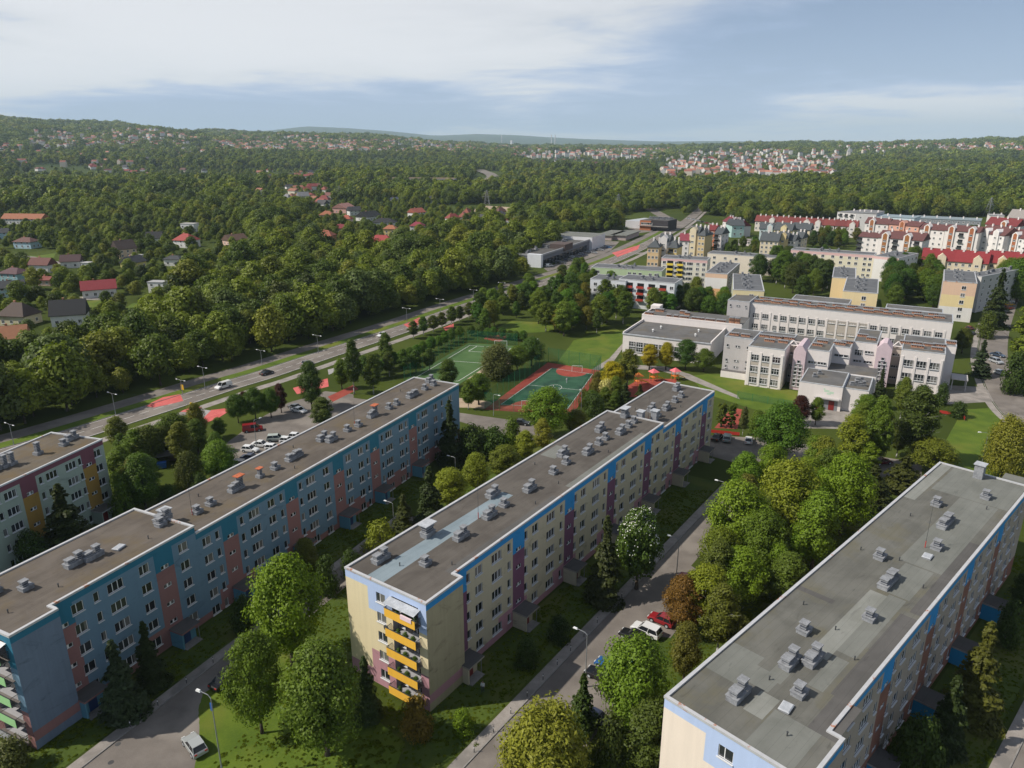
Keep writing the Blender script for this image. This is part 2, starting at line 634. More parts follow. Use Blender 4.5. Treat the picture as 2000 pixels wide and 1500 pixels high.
# ------------------------------------------------------------------ ground, roads and surfaces
def make_ground():
    rad = [0, 12, 30, 60, 100, 150, 220, 320, 450, 620, 820] + list(np.geomspace(1000, 33000, 52))
    nth = 540
    v, f = [(0, 0, 0)], []
    for r in rad[1:]:
        t = np.arange(nth) * 2 * math.pi / nth
        x, y = r * np.sin(t), r * np.cos(t)
        z = terrain(x, y) if r > 780 else np.zeros(nth)
        v += list(zip(x.tolist(), y.tolist(), z.tolist()))
    for k in range(nth):
        f.append((0, 1 + (k + 1) % nth, 1 + k))
    for j in range(len(rad) - 2):
        a, b = 1 + j * nth, 1 + (j + 1) * nth
        for k in range(nth):
            k2 = (k + 1) % nth
            f.append((a + k, a + k2, b + k2, b + k))
    me = bpy.data.meshes.new('ground')
    me.from_pydata(v, [], f)
    me.materials.append(groundm)
    me.polygons.foreach_set('use_smooth', [True] * len(f))
    tag(obj('ground', me), kind='structure')


make_ground()


def wob(pts, n=6, a=.25):
    """subdivide a polygon outline and let it waver a little"""
    out = []
    for i in range(len(pts)):
        p, q = pts[i], pts[(i + 1) % len(pts)]
        for k in range(n):
            t = k / n
            out.append((p[0] + (q[0] - p[0]) * t + (random.random() - .5) * a * (k > 0), p[1] + (q[1] - p[1]) * t + (random.random() - .5) * a * (k > 0)))
    return out


def sheet(name, pts, mat, z, px=True, wave=0.0):
    P = [at(*p) for p in pts] if px else list(pts)
    if wave:
        P = wob(P, 6, wave)
    m = MB()
    area = sum(P[i][0] * P[(i + 1) % len(P)][1] - P[(i + 1) % len(P)][0] * P[i][1] for i in range(len(P)))
    if area < 0:
        P = P[::-1]
    m.poly([(p[0], p[1], z) for p in P])
    return tag(obj(name, m.mesh(name, mat)), kind='structure')


def offset_line(P, d):
    out = []
    for i, p in enumerate(P):
        a = P[max(0, i - 1)]
        b = P[min(len(P) - 1, i + 1)]
        t = Vector((b[0] - a[0], b[1] - a[1])).normalized()
        out.append((p[0] + t.y * d, p[1] - t.x * d))       # +d = right of travel
    return out


def smooth_line(P, n=6):
    out = []
    for i in range(len(P) - 1):
        p0, p1, p2, p3 = P[max(0, i - 1)], P[i], P[i + 1], P[min(len(P) - 1, i + 2)]
        for k in range(n):
            t = k / n
            out.append(tuple(.5 * ((2 * p1[c]) + (-p0[c] + p2[c]) * t + (2 * p0[c] - 5 * p1[c] + 4 * p2[c] - p3[c]) * t * t + (-p0[c] + 3 * p1[c] - 3 * p2[c] + p3[c]) * t ** 3) for c in (0, 1)))
    out.append(P[-1])
    return out


def strip(name, P, d0, d1, mat, z, terr=False):
    A, B = offset_line(P, d0), offset_line(P, d1)
    m = MB()
    zf = (lambda p: z + float(terrain(p[0], p[1]))) if terr else (lambda p: z)
    for i in range(len(P) - 1):
        m.poly([(*A[i], zf(A[i])), (*B[i], zf(B[i])), (*B[i + 1], zf(B[i + 1])), (*A[i + 1], zf(A[i + 1]))])
    return tag(obj(name, m.mesh(name, mat)), kind='structure')


def kerb(name, P, d, w=.16, h=.13):
    """raised kerb stones along a line"""
    A, B = offset_line(P, d), offset_line(P, d + w)
    m = MB()
    for i in range(len(P) - 1):
        a0, b0, a1, b1 = A[i], B[i], A[i + 1], B[i + 1]
        m.poly([(*a0, h), (*b0, h), (*b1, h), (*a1, h)])
        m.poly([(*a0, 0), (*a0, h), (*a1, h), (*a1, 0)])
        m.poly([(*b0, 0), (*b1, 0), (*b1, h), (*b0, h)])
    return tag(obj(name, m.mesh(name, kerbm)), kind='structure')


# main road: carriageway, grass verge, light path on the wood's side, path on the estate's side
MAIN = smooth_line([at(*p) for p in ((-250, 962), (100, 862), (300, 800), (450, 752), (520, 731), (640, 691), (750, 655), (830, 628), (900, 603), (1000, 571), (1090, 543), (1180, 515), (1240, 489), (1292, 462), (1330, 440))], 6)
strip('main_road', MAIN, -4.6, 4.6, asphalt, .012)
strip('verge_path', MAIN, -14.6, -8.8, asphalt, .014)
strip('estate_path', MAIN, 8.0, 11.0, paving, .016)
strip('verge_grass', MAIN, -8.8, -4.8, lawnm, .02)
kerb('kerb_north', MAIN, -4.8)
kerb('kerb_south', MAIN, 4.65)


def dashes(name, P, d, on=3.0, off=5.0, w=.16, z=.022, solid=False):
    m = MB()
    L = offset_line(P, d)
    acc = 0.0
    for i in range(len(L) - 1):
        a, b = Vector(L[i]), Vector(L[i + 1])
        ln = (b - a).length
        t = (b - a) / max(ln, 1e-6)
        nrm = Vector((t.y, -t.x)) * w
        s = 0.0
        while s < ln:
            e = min(ln, s + (ln if solid else on))
            p, q = a + t * s, a + t * e
            m.poly([(*(p - nrm), z), (*(p + nrm), z), (*(q + nrm), z), (*(q - nrm), z)])
            s = e + (0 if solid else off)
    tag(obj(name, m.mesh(name, whiteline)), kind='structure')


dashes('centre_line_marking', MAIN, 0.0, w=.07)
dashes('edge_line_marking', MAIN, 4.2, solid=True, w=.06)
dashes('edge_line_marking', MAIN, -4.2, solid=True, w=.06)

# far straight road, side road at the junction, motorway
FARRD = [ground_px(*p) for p in ((1322, 446), (1345, 430), (1368, 410), (1382, 395), (1394, 383))]
strip('far_road', FARRD, -5, 5, asphalt, .35, True)
strip('far_road_path', FARRD, 6, 9, paving, .4, True)
SIDE = [at(*p) for p in ((1180, 515), (1215, 497), (1290, 492), (1340, 470))]
strip('side_road', SIDE, -3.5, 3.5, asphalt, .010)
WEST = [at(*p) for p in ((1330, 440), (1300, 425), (1265, 405), (1230, 398))]
strip('junction_road', WEST, -6, 6, asphalt, .03)
HWY = smooth_line([ground_px(*p) for p in ((740, 362), (800, 361), (860, 364), (905, 364), (945, 358), (962, 350), (958, 343), (946, 338), (936, 334))], 5)
strip('motorway', HWY, -13, 13, asphalt, 3.2, True)

# red cycle crossings and pale paths beside the road
for i, pts in enumerate([
        [(283, 793), (318, 776), (352, 770), (358, 783), (330, 790), (300, 796)],
        [(352, 804), (378, 793), (395, 796), (372, 806)],
        [(398, 816), (412, 801), (446, 797), (446, 804), (424, 818), (402, 826)],
        [(572, 758), (640, 739), (642, 755), (580, 770)],
        [(788, 634), (820, 620), (826, 630), (800, 642)],
        [(866, 640), (886, 632), (886, 640), (870, 646)],
        [(1195, 494), (1250, 478), (1246, 487), (1206, 502)]]):
    sheet('cycle_crossing', pts, redpath, .028)
for pts in ([(376, 800), (398, 800), (412, 802), (398, 816), (384, 812)], [(640, 722), (664, 716), (662, 724), (642, 732)]):
    sheet('pale_island', pts, concrete, .032)

# car park north of the blue block, street behind the blocks, yards, drives
sheet('car_park', [(392, 905), (440, 868), (500, 822), (560, 788), (636, 764), (690, 770), (690, 800), (600, 850), (520, 900), (440, 930)], asphalt, .013, wave=.5)
sheet('service_road', [(640, 770), (1010, 822), (1040, 830), (1080, 850), (1030, 862), (940, 836), (880, 818), (660, 800)], asphalt, .011)
sheet('rear_street', [(1380, 850), (1500, 856), (1800, 905), (1800, 935), (1640, 930), (1500, 900), (1440, 905), (1385, 890)], asphalt, .012)
sheet('school_yard', [(1556, 798), (1668, 796), (1660, 838), (1540, 836)], paving, .014)
sheet('school_drive', [(1840, 752), (1925, 756), (1945, 784), (1850, 790), (1836, 775)], redsurf if False else paving, .014)
EAST = smooth_line([at(*p) for p in ((2120, 940), (2040, 850), (1985, 800), (1955, 750), (1940, 700), (1945, 650), (1962, 600), (1975, 570))], 5)
strip('east_street', EAST, -4.2, 4.2, asphalt, .015)
strip('east_street_walk', EAST, -6.6, -4.8, paving, .017)
kerb('east_kerb', EAST, -4.6)
sheet('east_lawn', [(1835, 885), (1880, 800), (1945, 796), (1990, 860), (2010, 920), (1900, 960), (1830, 925)], lawnm, .009, wave=.4)
sheet('court_lawn', [(1345, 735), (1400, 728), (1560, 765), (1555, 800), (1500, 808), (1380, 770)], lawnm, .010, wave=.3)
sheet('garden_path', [(1225, 712), (1300, 716), (1345, 730), (1440, 772), (1445, 780), (1335, 738), (1290, 724), (1225, 720)], paving, .018)
sheet('field_lawn', [(1080, 720), (1120, 665), (1200, 640), (1225, 655), (1190, 715), (1150, 722)], lawnm, .010, wave=.3)
sheet('field_path', [(1152, 724), (1190, 700), (1215, 672), (1222, 672), (1200, 704), (1160, 730)], paving, .016)
sheet('north_lawn', [(970, 640), (1000, 627), (1085, 630), (1080, 648), (985, 652)], lawnm, .012, wave=.3)
sheet('red_track', [(945, 662), (965, 640), (1000, 655), (975, 668)], redsurf, .016)
sheet('red_track', [(640, 775), (690, 752), (700, 760), (650, 785)], redsurf, .016)
sheet('sand_strip', [(858, 748), (1000, 700), (1010, 706), (870, 756)], sandm, .016)
sheet('court_surround', [(945, 800), (1070, 708), (1172, 724), (1118, 812)], redsurf, .020)
sheet('pitch_turf', [(790, 742), (915, 670), (1008, 676), (898, 750)], turf, .020)
sheet('playground_surface', [(1222, 756), (1250, 740), (1322, 740), (1320, 752), (1262, 778), (1220, 774)], redsurf, .018)
sheet('playground_surface', [(1395, 836), (1430, 796), (1450, 800), (1440, 838)], redsurf, .018)
sheet('court_sand', [(880, 775), (960, 785), (985, 800), (880, 795)], sandm, .012, wave=.5)
sheet('retail_yard', [(1062, 524), (1100, 510), (1180, 470), (1210, 472), (1190, 492), (1110, 518), (1070, 530)], asphalt, .014)
sheet('depot_yard', [(1225, 446), (1330, 436), (1330, 446), (1240, 456)], asphalt, .014)
sheet('meadow', [(245, 600), (262, 592), (312, 592), (305, 612), (255, 622)], lawnm, .010, wave=1)
sheet('meadow', [(165, 590), (198, 584), (200, 600), (180, 604)], lawnm, .010, wave=1)
sheet('meadow', [(0, 494), (70, 500), (110, 494), (100, 510), (0, 508)], lawnm, .010, wave=1)
sheet('garden_lane', [(0, 492), (70, 502), (120, 512), (120, 516), (60, 508), (0, 497)], paving, .013)
sheet('garden_lane', [(90, 650), (106, 648), (105, 665), (88, 668)], paving, .013)
sheet('garden_lane', [(140, 580), (220, 578), (240, 586), (140, 586)], paving, .013)
sheet('building_site', [(890, 398), (1000, 405), (1010, 416), (900, 412)], sandm, .012)


# markings on the courts
def court_lines():
    nl, fl, fr, nr = [Vector(at(*p)) for p in ((968, 793), (1078, 716), (1163, 729), (1112, 802))]
    q = lambda u, v: (nl * (1 - u) + nr * u) * (1 - v) + (fl * (1 - u) + fr * u) * v
    sheet('court_surface', [tuple(q(a, b)) for a, b in ((.03, .03), (.97, .03), (.97, .97), (.03, .97))], greensurf, .026, px=False)
    for end in (0, 1):
        pts = [q(.5 + .33 * math.cos(t), abs(end - (.035 + .16 * math.sin(t)))) for t in np.linspace(0, math.pi, 14)]
        sheet('goal_area', [tuple(p) for p in pts], redsurf, .031, px=False)
    m = MB()

    def line(a, b, w=.06):
        a, b = q(*a), q(*b)
        t = (b - a).normalized()
        n_ = Vector((t.y, -t.x)) * w
        m.poly([(*(a - n_), .036), (*(a + n_), .036), (*(b + n_), .036), (*(b - n_), .036)])
    for a, b in (((.04, .04), (.96, .04)), ((.04, .96), (.96, .96)), ((.04, .04), (.04, .96)), ((.96, .04), (.96, .96)), ((.04, .5), (.96, .5))):
        line(a, b)
    for k in range(24):
        t0, t1 = k * math.pi / 12, (k + 1) * math.pi / 12
        line((.5 + .12 * math.cos(t0), .5 + .07 * math.sin(t0)), (.5 + .12 * math.cos(t1), .5 + .07 * math.sin(t1)))
    tag(obj('court_marking', m.mesh('court_marking', whiteline)), kind='structure')
    m = MB()
    nl, fl, fr, nr = [Vector(at(*p)) for p in ((805, 740), (918, 673), (1004, 679), (894, 747))]
    for a, b in (((.03, .03), (.97, .03)), ((.03, .97), (.97, .97)), ((.03, .03), (.03, .97)), ((.97, .03), (.97, .97)), ((.03, .5), (.97, .5)), ((.2, .97), (.2, .8)), ((.8, .97), (.8, .8)), ((.2, .8), (.8, .8))):
        line(a, b, .09)
    tag(obj('pitch_marking', m.mesh('pitch_marking', whiteline)), kind='structure')


court_lines()


# residential streets between the blocks, parallel to their facades
def along(org, az, s, d):
    u = Vector((math.sin(R(az)), math.cos(R(az))))
    n_ = Vector((u.y, -u.x))
    p = Vector(org) + u * s + n_ * d
    return (p.x, p.y)


CO, CAZ = (-7.4, 81.5), 35.0
BO, BAZ = (-54.9, 74.6), 25.6
DO, DAZ = (29.8, 55.0), 46.1
AO, AAZ = (-90.9, 83.1), 16.5


def street(name, org, az, s0, s1, walk0, walk1, road1, bay1, bays, matr=asphalt):
    L = [along(org, az, s, 0) for s in np.linspace(s0, s1, 14)]
    strip(name + '_pavement', L, walk0, walk1, paving, .06)
    strip(name + '_street', L, walk1 + .16, road1, matr, .012)
    kerb(name + '_kerb', L, walk1)
    for a, b in bays:
        P = [along(org, az, a, road1 - .05), along(org, az, a + 2, bay1), along(org, az, b - 2, bay1), along(org, az, b, road1 - .05)]
        sheet(name + '_parking_bay', P, asphalt, .015, px=False)


street('middle', CO, CAZ, -40, 78, 8.7, 10.2, 15.4, 20.3, [(-6, 18), (22, 44)])
street('blue_block', BO, BAZ, -40, 62, 7.0, 8.5, 13.2, 21.5, [(-22, 8)])
street('right', DO, DAZ, -30, 80, 9.2, 10.8, 16.5, 22, [])
# lawn beds between the pavement and each facade, each with paths to the porches left free
for nm, org, az, s0, s1 in (('middle', CO, CAZ, -14, 78), ('blue_block', BO, BAZ, -16, 76), ('right', DO, DAZ, -10, 70)):
    L = [along(org, az, s, 0) for s in np.linspace(s0, s1, 20)]
    strip(nm + '_front_lawn', L, .4, 6.6 if nm == 'blue_block' else 8.3, lawnd, .008)
    L = [along(org, az, s, 0) for s in np.linspace(s0 - 8, s1 + 10, 20)]
    strip(nm + '_rear_lawn', L, -34, -13, lawnd, .005)
sheet('corner_lawn', [tuple(along(BO, BAZ, *p)) for p in ((9.5, 11.6), (7.2, 13.4), (5, 16), (0, 20.6), (-14, 22), (-26, 40), (0, 44), (14, 40), (20, 20), (20, 14))], lawnm, .018, px=False, wave=.2)
m = MB()
for (s, d) in ((-3.2, 10.9), (-1.0, 9.2)):
    c = along(BO, BAZ, s, d)
    m.poly([(c[0] + .34 * math.cos(t), c[1] + .34 * math.sin(t), .02) for t in np.linspace(0, 2 * math.pi, 14)[:-1]])
tag(obj('manhole_covers', m.mesh('manhole_covers', asphalt_dark)), kind='structure')


# ------------------------------------------------------------------ haze
def haze():
    m, nt = newmat('haze_air')
    v = nt.n('ShaderNodeVolumePrincipled', i_Color=(.66, .83, 1.0, 1), i_Density=HAZE)
    v.inputs['Anisotropy'].default_value = 0.0
    nt.n('ShaderNodeOutputMaterial', i_Volume=v.outputs[0])
    b = MB()
    b.box(-36000, -36000, -6, 36000, 36000, 900)
    tag(obj('haze', b.mesh('haze', m)), kind='stuff')


HAZE = 5.5e-5
haze()
# ------------------------------------------------------------------ trees
def quads_mesh(name, P, N, S, mat, asp=1.5, seed=0):
    """one leaf-shaped quad at each point P, facing N, of size S"""
    g = np.random.default_rng(seed)
    n = len(P)
    N = N / (np.linalg.norm(N, axis=1, keepdims=True) + 1e-9)
    t = g.normal(size=(n, 3))
    t -= N * np.sum(t * N, axis=1, keepdims=True)
    t /= np.linalg.norm(t, axis=1, keepdims=True) + 1e-9
    b = np.cross(N, t)
    S = S[:, None]
    bend = N * S * .22
    V = np.stack([P - t * S * asp * .5 - bend, P - b * S * .5 + bend * .4, P + t * S * asp * .5 - bend, P + b * S * .5 + bend * .4], axis=1).reshape(-1, 3)
    me = bpy.data.meshes.new(name)
    me.vertices.add(4 * n)
    me.vertices.foreach_set('co', V.astype(np.float32).ravel())
    me.loops.add(4 * n)
    me.loops.foreach_set('vertex_index', np.arange(4 * n, dtype=np.int32))
    me.polygons.add(n)
    me.polygons.foreach_set('loop_start', np.arange(0, 4 * n, 4, dtype=np.int32))
    me.polygons.foreach_set('loop_total', np.full(n, 4, dtype=np.int32))
    me.materials.append(mat)
    me.update(calc_edges=True)
    return me


def clump_centres(g, kind, n):
    """centres (unit tree: height 1, crown radius 1 across), radii"""
    C, Rr = [], []
    prof = {'round': lambda t: math.sin(math.pi * min(1, .10 + .9 * t)) ** .55, 'oval': lambda t: math.sin(math.pi * (.06 + .9 * t)) ** .7 * (1.05 - .35 * t),
            'loose': lambda t: math.sin(math.pi * (.1 + .85 * t)) ** .8 * (.95 - .3 * t), 'bush': lambda t: math.sqrt(max(0, 1 - t * t)) * 1.0,
            'poplar': lambda t: math.sin(math.pi * (.12 + .8 * t)) ** .5 * .95, 'willow': lambda t: math.sin(math.pi * (.25 + .7 * t)) ** .6}[kind]
    z0 = {'round': .24, 'oval': .18, 'loose': .22, 'bush': .0, 'poplar': .1, 'willow': .2}[kind]
    for i in range(n):
        t = (i + g.random()) / n
        a = i * 2.39996 + g.normal() * .35
        rr = prof(t) * (g.random() ** .38 if kind != 'loose' else g.random() ** .55)
        C.append((rr * math.cos(a) * .82, rr * math.sin(a) * .82, z0 + (1 - z0) * (t * .90 + .03)))
        Rr.append((.20 + .16 * g.random()) * (.75 if kind in ('loose', 'poplar') else 1.0) * (50.0 / max(n, 30)) ** .30)
    return np.array(C), np.array(Rr)


def crown_broad(name, seed, kind, n_cl, n_leaf, leaf, H, Wd, mat):
    g = np.random.default_rng(seed)
    C, rr = clump_centres(g, kind, n_cl)
    lop = 1 + .16 * g.normal(size=2)
    C[:, :2] *= lop
    rad = Wd / 2
    C = C * np.array([rad, rad, H])
    rc = rr * rad * 1.25
    w = rc ** 2
    idx = g.choice(n_cl, n_leaf, p=w / w.sum())
    d = g.normal(size=(n_leaf, 3))
    d[:, 2] += .30
    d /= np.linalg.norm(d, axis=1, keepdims=True)
    shell = (g.random(n_leaf) ** .45)
    P = C[idx] + d * (rc[idx] * shell)[:, None] * np.array([1, 1, .78])
    out = P - np.array([0, 0, H * .45])
    out /= np.linalg.norm(out, axis=1, keepdims=True) + 1e-6
    N = d * .8 + out * .55 + g.normal(size=(n_leaf, 3)) * .42 + np.array([0, 0, .15])
    if kind == 'willow':
        P[:, 2] -= g.random(n_leaf) * H * .34 * (np.hypot(P[:, 0], P[:, 1]) / rad)
        P[:, 2] = np.maximum(P[:, 2], H * .06)
    P[:, 2] = np.maximum(P[:, 2], .12)
    S = leaf * (.6 + .8 * g.random(n_leaf))
    return quads_mesh(name, P, N, S, mat, 1.5 if kind != 'willow' else 2.4, seed + 1)


def crown_spruce(name, seed, n_leaf, leaf, H, Wd, mat, full=1.0):
    g = np.random.default_rng(seed)
    nl = 22
    P, N, S = [], [], []
    per = n_leaf / sum((1 - k / nl) + .08 for k in range(nl))
    for k in range(nl):
        t = k / nl
        z = H * (.05 + .93 * t)
        r = Wd / 2 * ((1 - t) ** .85 * full + .03)
        nb = max(5, int(13 * (1 - t)) + 3)
        off = g.random() * 6.28
        m = int(per * ((1 - t) + .08))
        b = g.integers(0, nb, m)
        a = off + b * 2 * math.pi / nb + g.normal(size=m) * .13
        L = .75 + .35 * np.sin(b * 12.9898 + k)
        q = g.random(m) ** .6
        x = q * r * L
        P.append(np.stack([x * np.cos(a), x * np.sin(a), z - q * r * .42 + .10 * r * q * q + g.normal(size=m) * .05 * Wd * .3], 1))
        N.append(np.stack([np.cos(a) * .55, np.sin(a) * .55, np.full(m, .8)], 1) + g.normal(size=(m, 3)) * .35)
        S.append(leaf * (.6 + .7 * g.random(m)))
    P = np.concatenate(P)
    P[:, 2] = np.maximum(P[:, 2], .1)
    return quads_mesh(name, P, np.concatenate(N), np.concatenate(S), mat, 1.9, seed + 1)


def trunk_mesh(name, seed, H, r, mat, kind='round'):
    g = random.Random(seed)
    m = MB()
    top = H * (.9 if kind in ('spruce', 'poplar') else .62)
    p = Vector((0, 0, -.1))
    n = 5
    pts = []
    for k in range(n + 1):
        t = k / n
        pts.append((Vector((g.uniform(-1, 1) * .02 * H * t, g.uniform(-1, 1) * .02 * H * t, -.1 + top * t)), r * (1 - .72 * t) * (1.35 if k == 0 else 1)))
    for k in range(n):
        m.tube(pts[k][0], pts[k + 1][0], pts[k][1], pts[k + 1][1], 7)
    if kind != 'spruce':
        for k in range(9):
            t = .35 + .6 * k / 9
            b = Vector((0, 0, top * t))
            a = k * 2.4 + g.random()
            ln = H * (.20 + .12 * g.random())
            e = b + Vector((math.cos(a) * ln * .75, math.sin(a) * ln * .75, ln * .75))
            mid = (b + e) / 2 + Vector((0, 0, -.05 * ln))
            m.tube(b, mid, r * .42 * (1 - .5 * t), r * .28 * (1 - .5 * t), 5)
            m.tube(mid, e, r * .28 * (1 - .5 * t), r * .06, 5)
            e2 = mid + Vector((math.cos(a + .7) * ln * .45, math.sin(a + .7) * ln * .45, ln * .3))
            m.tube(mid, e2, r * .2 * (1 - .5 * t), r * .05, 4)
    return m.mesh(name, mat, True)


# unit sizes the variants are built at: (height, width); copies are scaled
KINDS = {
    'round': (12.0, 9.5), 'oval': (13.0, 8.0), 'loose': (14.0, 8.0), 'bush': (3.0, 3.6), 'willow': (10.0, 9.0), 'poplar': (14.0, 4.6),
    'spruce': (13.0, 5.6), 'pine': (10.0, 6.0), 'thuja': (7.0, 2.6), 'blossom': (9.0, 6.5)}
VARIANTS = {}


def build_variants():
    for kind, (h, wd) in KINDS.items():
        L = []
        for s in range(3 if kind in ('round', 'oval', 'loose', 'spruce', 'bush') else 2):
            sd_ = 100 + 17 * s + sum(map(ord, kind))
            if kind in ('spruce', 'pine'):
                cr = crown_spruce('crown_' + kind, sd_, 11000, .27, h, wd, leafm, 1.0 if kind == 'spruce' else 1.15)
                tr = trunk_mesh('trunk_' + kind, sd_, h, .2, barkm, 'spruce')
            else:
                base = {'thuja': 'poplar', 'blossom': 'round'}.get(kind, kind)
                nq = {'bush': 3200, 'thuja': 5200, 'willow': 17000, 'loose': 13000}.get(kind, 16000)
                lf = {'bush': .13, 'thuja': .15, 'loose': .19, 'willow': .17}.get(kind, .205)
                ncl = {'bush': 26, 'thuja': 40, 'loose': 110, 'willow': 80}.get(kind, 96)
                cr = crown_broad('crown_' + kind, sd_, base, ncl, nq, lf, h, wd, leafm)
                tr = trunk_mesh('trunk_' + kind, sd_, h, .07 if kind == 'bush' else .24 if kind != 'loose' else .17, barkb if kind == 'loose' else barkm, base)
            L.append((cr, tr))
        VARIANTS[kind] = L
    for s in range(4):
        h, wd = 12.0, 10.6
        VARIANTS.setdefault('wood', []).append((crown_broad('crown_wood', 900 + s, ('round', 'round', 'round', 'oval')[s], 60, 3600, .46, h, wd, leafw), trunk_mesh('trunk_wood', 900 + s, h, .22, barkm, 'round')))
    KINDS['wood'] = (12.0, 10.6)
    for s in range(3):
        VARIANTS.setdefault('copse', []).append((crown_broad('crown_copse', 950 + s, 'round', 30, 520, 1.2, 12.0, 12.0, leafw), VARIANTS['wood'][0][1]))
    KINDS['copse'] = (12.0, 12.0)
    KINDS['stand'] = (12.0, 46.0)
    VARIANTS['stand'] = [(crown_broad('crown_stand', 980 + s, 'bush', 34, 300, 3.6, 12.0, 46.0, leafw), VARIANTS['wood'][0][1]) for s in range(2)]


def blossoms_mesh():
    me = VARIANTS['blossom'][0][0]
    n = len(me.vertices)
    co = np.empty(n * 3, np.float32)
    me.vertices.foreach_get('co', co)
    P = co.reshape(-1, 4, 3).mean(1)
    g = np.random.default_rng(8)
    out = P - np.array([0, 0, 4.2])
    out /= np.linalg.norm(out, axis=1, keepdims=True)
    far = np.argsort(-np.linalg.norm((P - np.array([0, 0, 4.2])) / np.array([3.2, 3.2, 4.5]), axis=1))[:4500]
    k = g.choice(far, 750, replace=False)
    return quads_mesh('blossoms', P[k] + out[k] * .14, out[k] + g.normal(size=(750, 3)) * .3 + np.array([0, 0, .4]), .13 * (.7 + .7 * g.random(750)), blossomm, 1.3, 2)


build_variants()
TREE_XY = []
_vi = [0]


def tree(x, y, h, wd, kind, tint, label, group=None, name=None, z=0.0, variant=None):
    nm = name or {'spruce': 'spruce_tree', 'pine': 'pine_tree', 'thuja': 'thuja_tree', 'bush': 'bush', 'willow': 'willow_tree', 'loose': 'birch_tree', 'blossom': 'blossoming_tree', 'poplar': 'poplar_tree'}.get(kind, 'broadleaf_tree')
    L = VARIANTS[kind]
    _vi[0] += 1
    cr, tr = L[(_vi[0] if variant is None else variant) % len(L)]
    H0, W0 = KINDS[kind]
    t = thing(nm, label, 'bush' if kind == 'bush' else 'tree', (x, y, z), random.random() * 6.28, group, (wd / W0, wd / W0, h / H0))
    obj('trunk' if kind != 'bush' else 'stem', tr, t)
    v = tint
    c_ = obj('crown', cr, t, color=v)
    if kind == 'blossom':
        obj('blossoms', cached('blossoms', blossoms_mesh), c_)
    TREE_XY.append((x, y, wd / 2))
    return t


def T(x, ytop, ybase, wpx, kind, tint, label, group=None):
    """tree from its trunk foot and top in the photograph, crown width in pixels"""
    gx, gy = at(x, ybase)
    h = height_at(x, ybase, ytop)
    k = gy * math.cos(PITCH) + CAM_H * math.sin(PITCH)
    return tree(gx, gy, h, wpx * k / FPX, kind, tint, label, group)


BRIGHT, MID, DARK, OLIVE, YEL, LIME = (.085, .145, .016), (.062, .106, .018), (.030, .056, .018), (.070, .088, .022), (.20, .19, .012), (.115, .150, .024)
SPR, BLU, PURP, PALE, RUST, GREY = (.022, .038, .017), (.03, .05, .042), (.035, .012, .016), (.32, .33, .26), (.10, .062, .024), (.062, .078, .040)
# ------------------------------------------------------------------ windows
WINS = {'n': (.75, 1.35, 1), 'd': (1.55, 1.4, 2), 't': (2.25, 1.4, 3), 's': (1.25, .62, 2), 'q': (2.1, 1.7, 3), 'b': (2.4, 1.9, 3), 'l': (2.3, .75, 3), 'm': (.6, .8, 1)}


def win_mesh(t, frame=None):
    wd, ht, n = WINS[t]
    fr = frame or frame_w

    def mk():
        m = MB()
        x0, x1, z0, z1, d = -wd / 2, wd / 2, -ht / 2, ht / 2, .14
        m.poly([(x0, 0, z0), (x0, 0, z1), (x0, d, z1), (x0, d, z0)], 1)
        m.poly([(x1, 0, z0), (x1, d, z0), (x1, d, z1), (x1, 0, z1)], 1)
        m.poly([(x0, 0, z1), (x1, 0, z1), (x1, d, z1), (x0, d, z1)], 1)
        m.poly([(x0, 0, z0), (x0, d, z0), (x1, d, z0), (x1, 0, z0)], 1)
        b, y0, y1 = .07, .075, .135
        m.box(x0 + .002, y0, z0 + .002, x0 + b, y1, z1 - .002)
        m.box(x1 - b, y0, z0 + .002, x1 - .002, y1, z1 - .002)
        m.box(x0 + b, y0 + .003, z1 - b, x1 - b, y1, z1 - .003)
        m.box(x0 + b, y0 + .003, z0 + .003, x1 - b, y1, z0 + b)
        cuts = {1: [], 2: [.5 if t != 'd' else .42], 3: [1 / 3, 2 / 3]}[n]
        for c in cuts:
            x = x0 + wd * c
            ww = .12 if t == 's' else .045
            m.box(x - ww, y0 + .001, z0 + b, x + ww, y1 - .004, z1 - b)
        if t in ('q', 'b'):
            zc = z0 + ht * (.36 if t == 'b' else .62)
            m.box(x0 + b, y0 + .002, zc - .035, x1 - b, y1 - .003, zc + .035)
        if t != 's':
            m.box(x0 - .08, -.16, z0 - .09, x1 + .08, .02, z0 - .012, 2)
        return m.mesh('window_' + t, [fr, frame_g, sill_w])

    def mp():
        m = MB()
        y = .105
        m.poly([(-wd / 2 + .03, y, -ht / 2 + .03), (wd / 2 - .03, y, -ht / 2 + .03), (wd / 2 - .03, y, ht / 2 - .03), (-wd / 2 + .03, y, ht / 2 - .03)])
        return m.mesh('pane_' + t, glass)
    return cached(('win', t, fr.name), mk), cached(('pane', t), mp)


def window(par, t, loc, rz=0.0, frame=None, sc=None, proud=0.0):
    a, b = win_mesh(t, frame)
    if proud:
        loc = (loc[0], loc[1] - proud, loc[2])
    o = obj('window', a, par, loc, rz, sc)
    obj('pane', b, o)
    return o


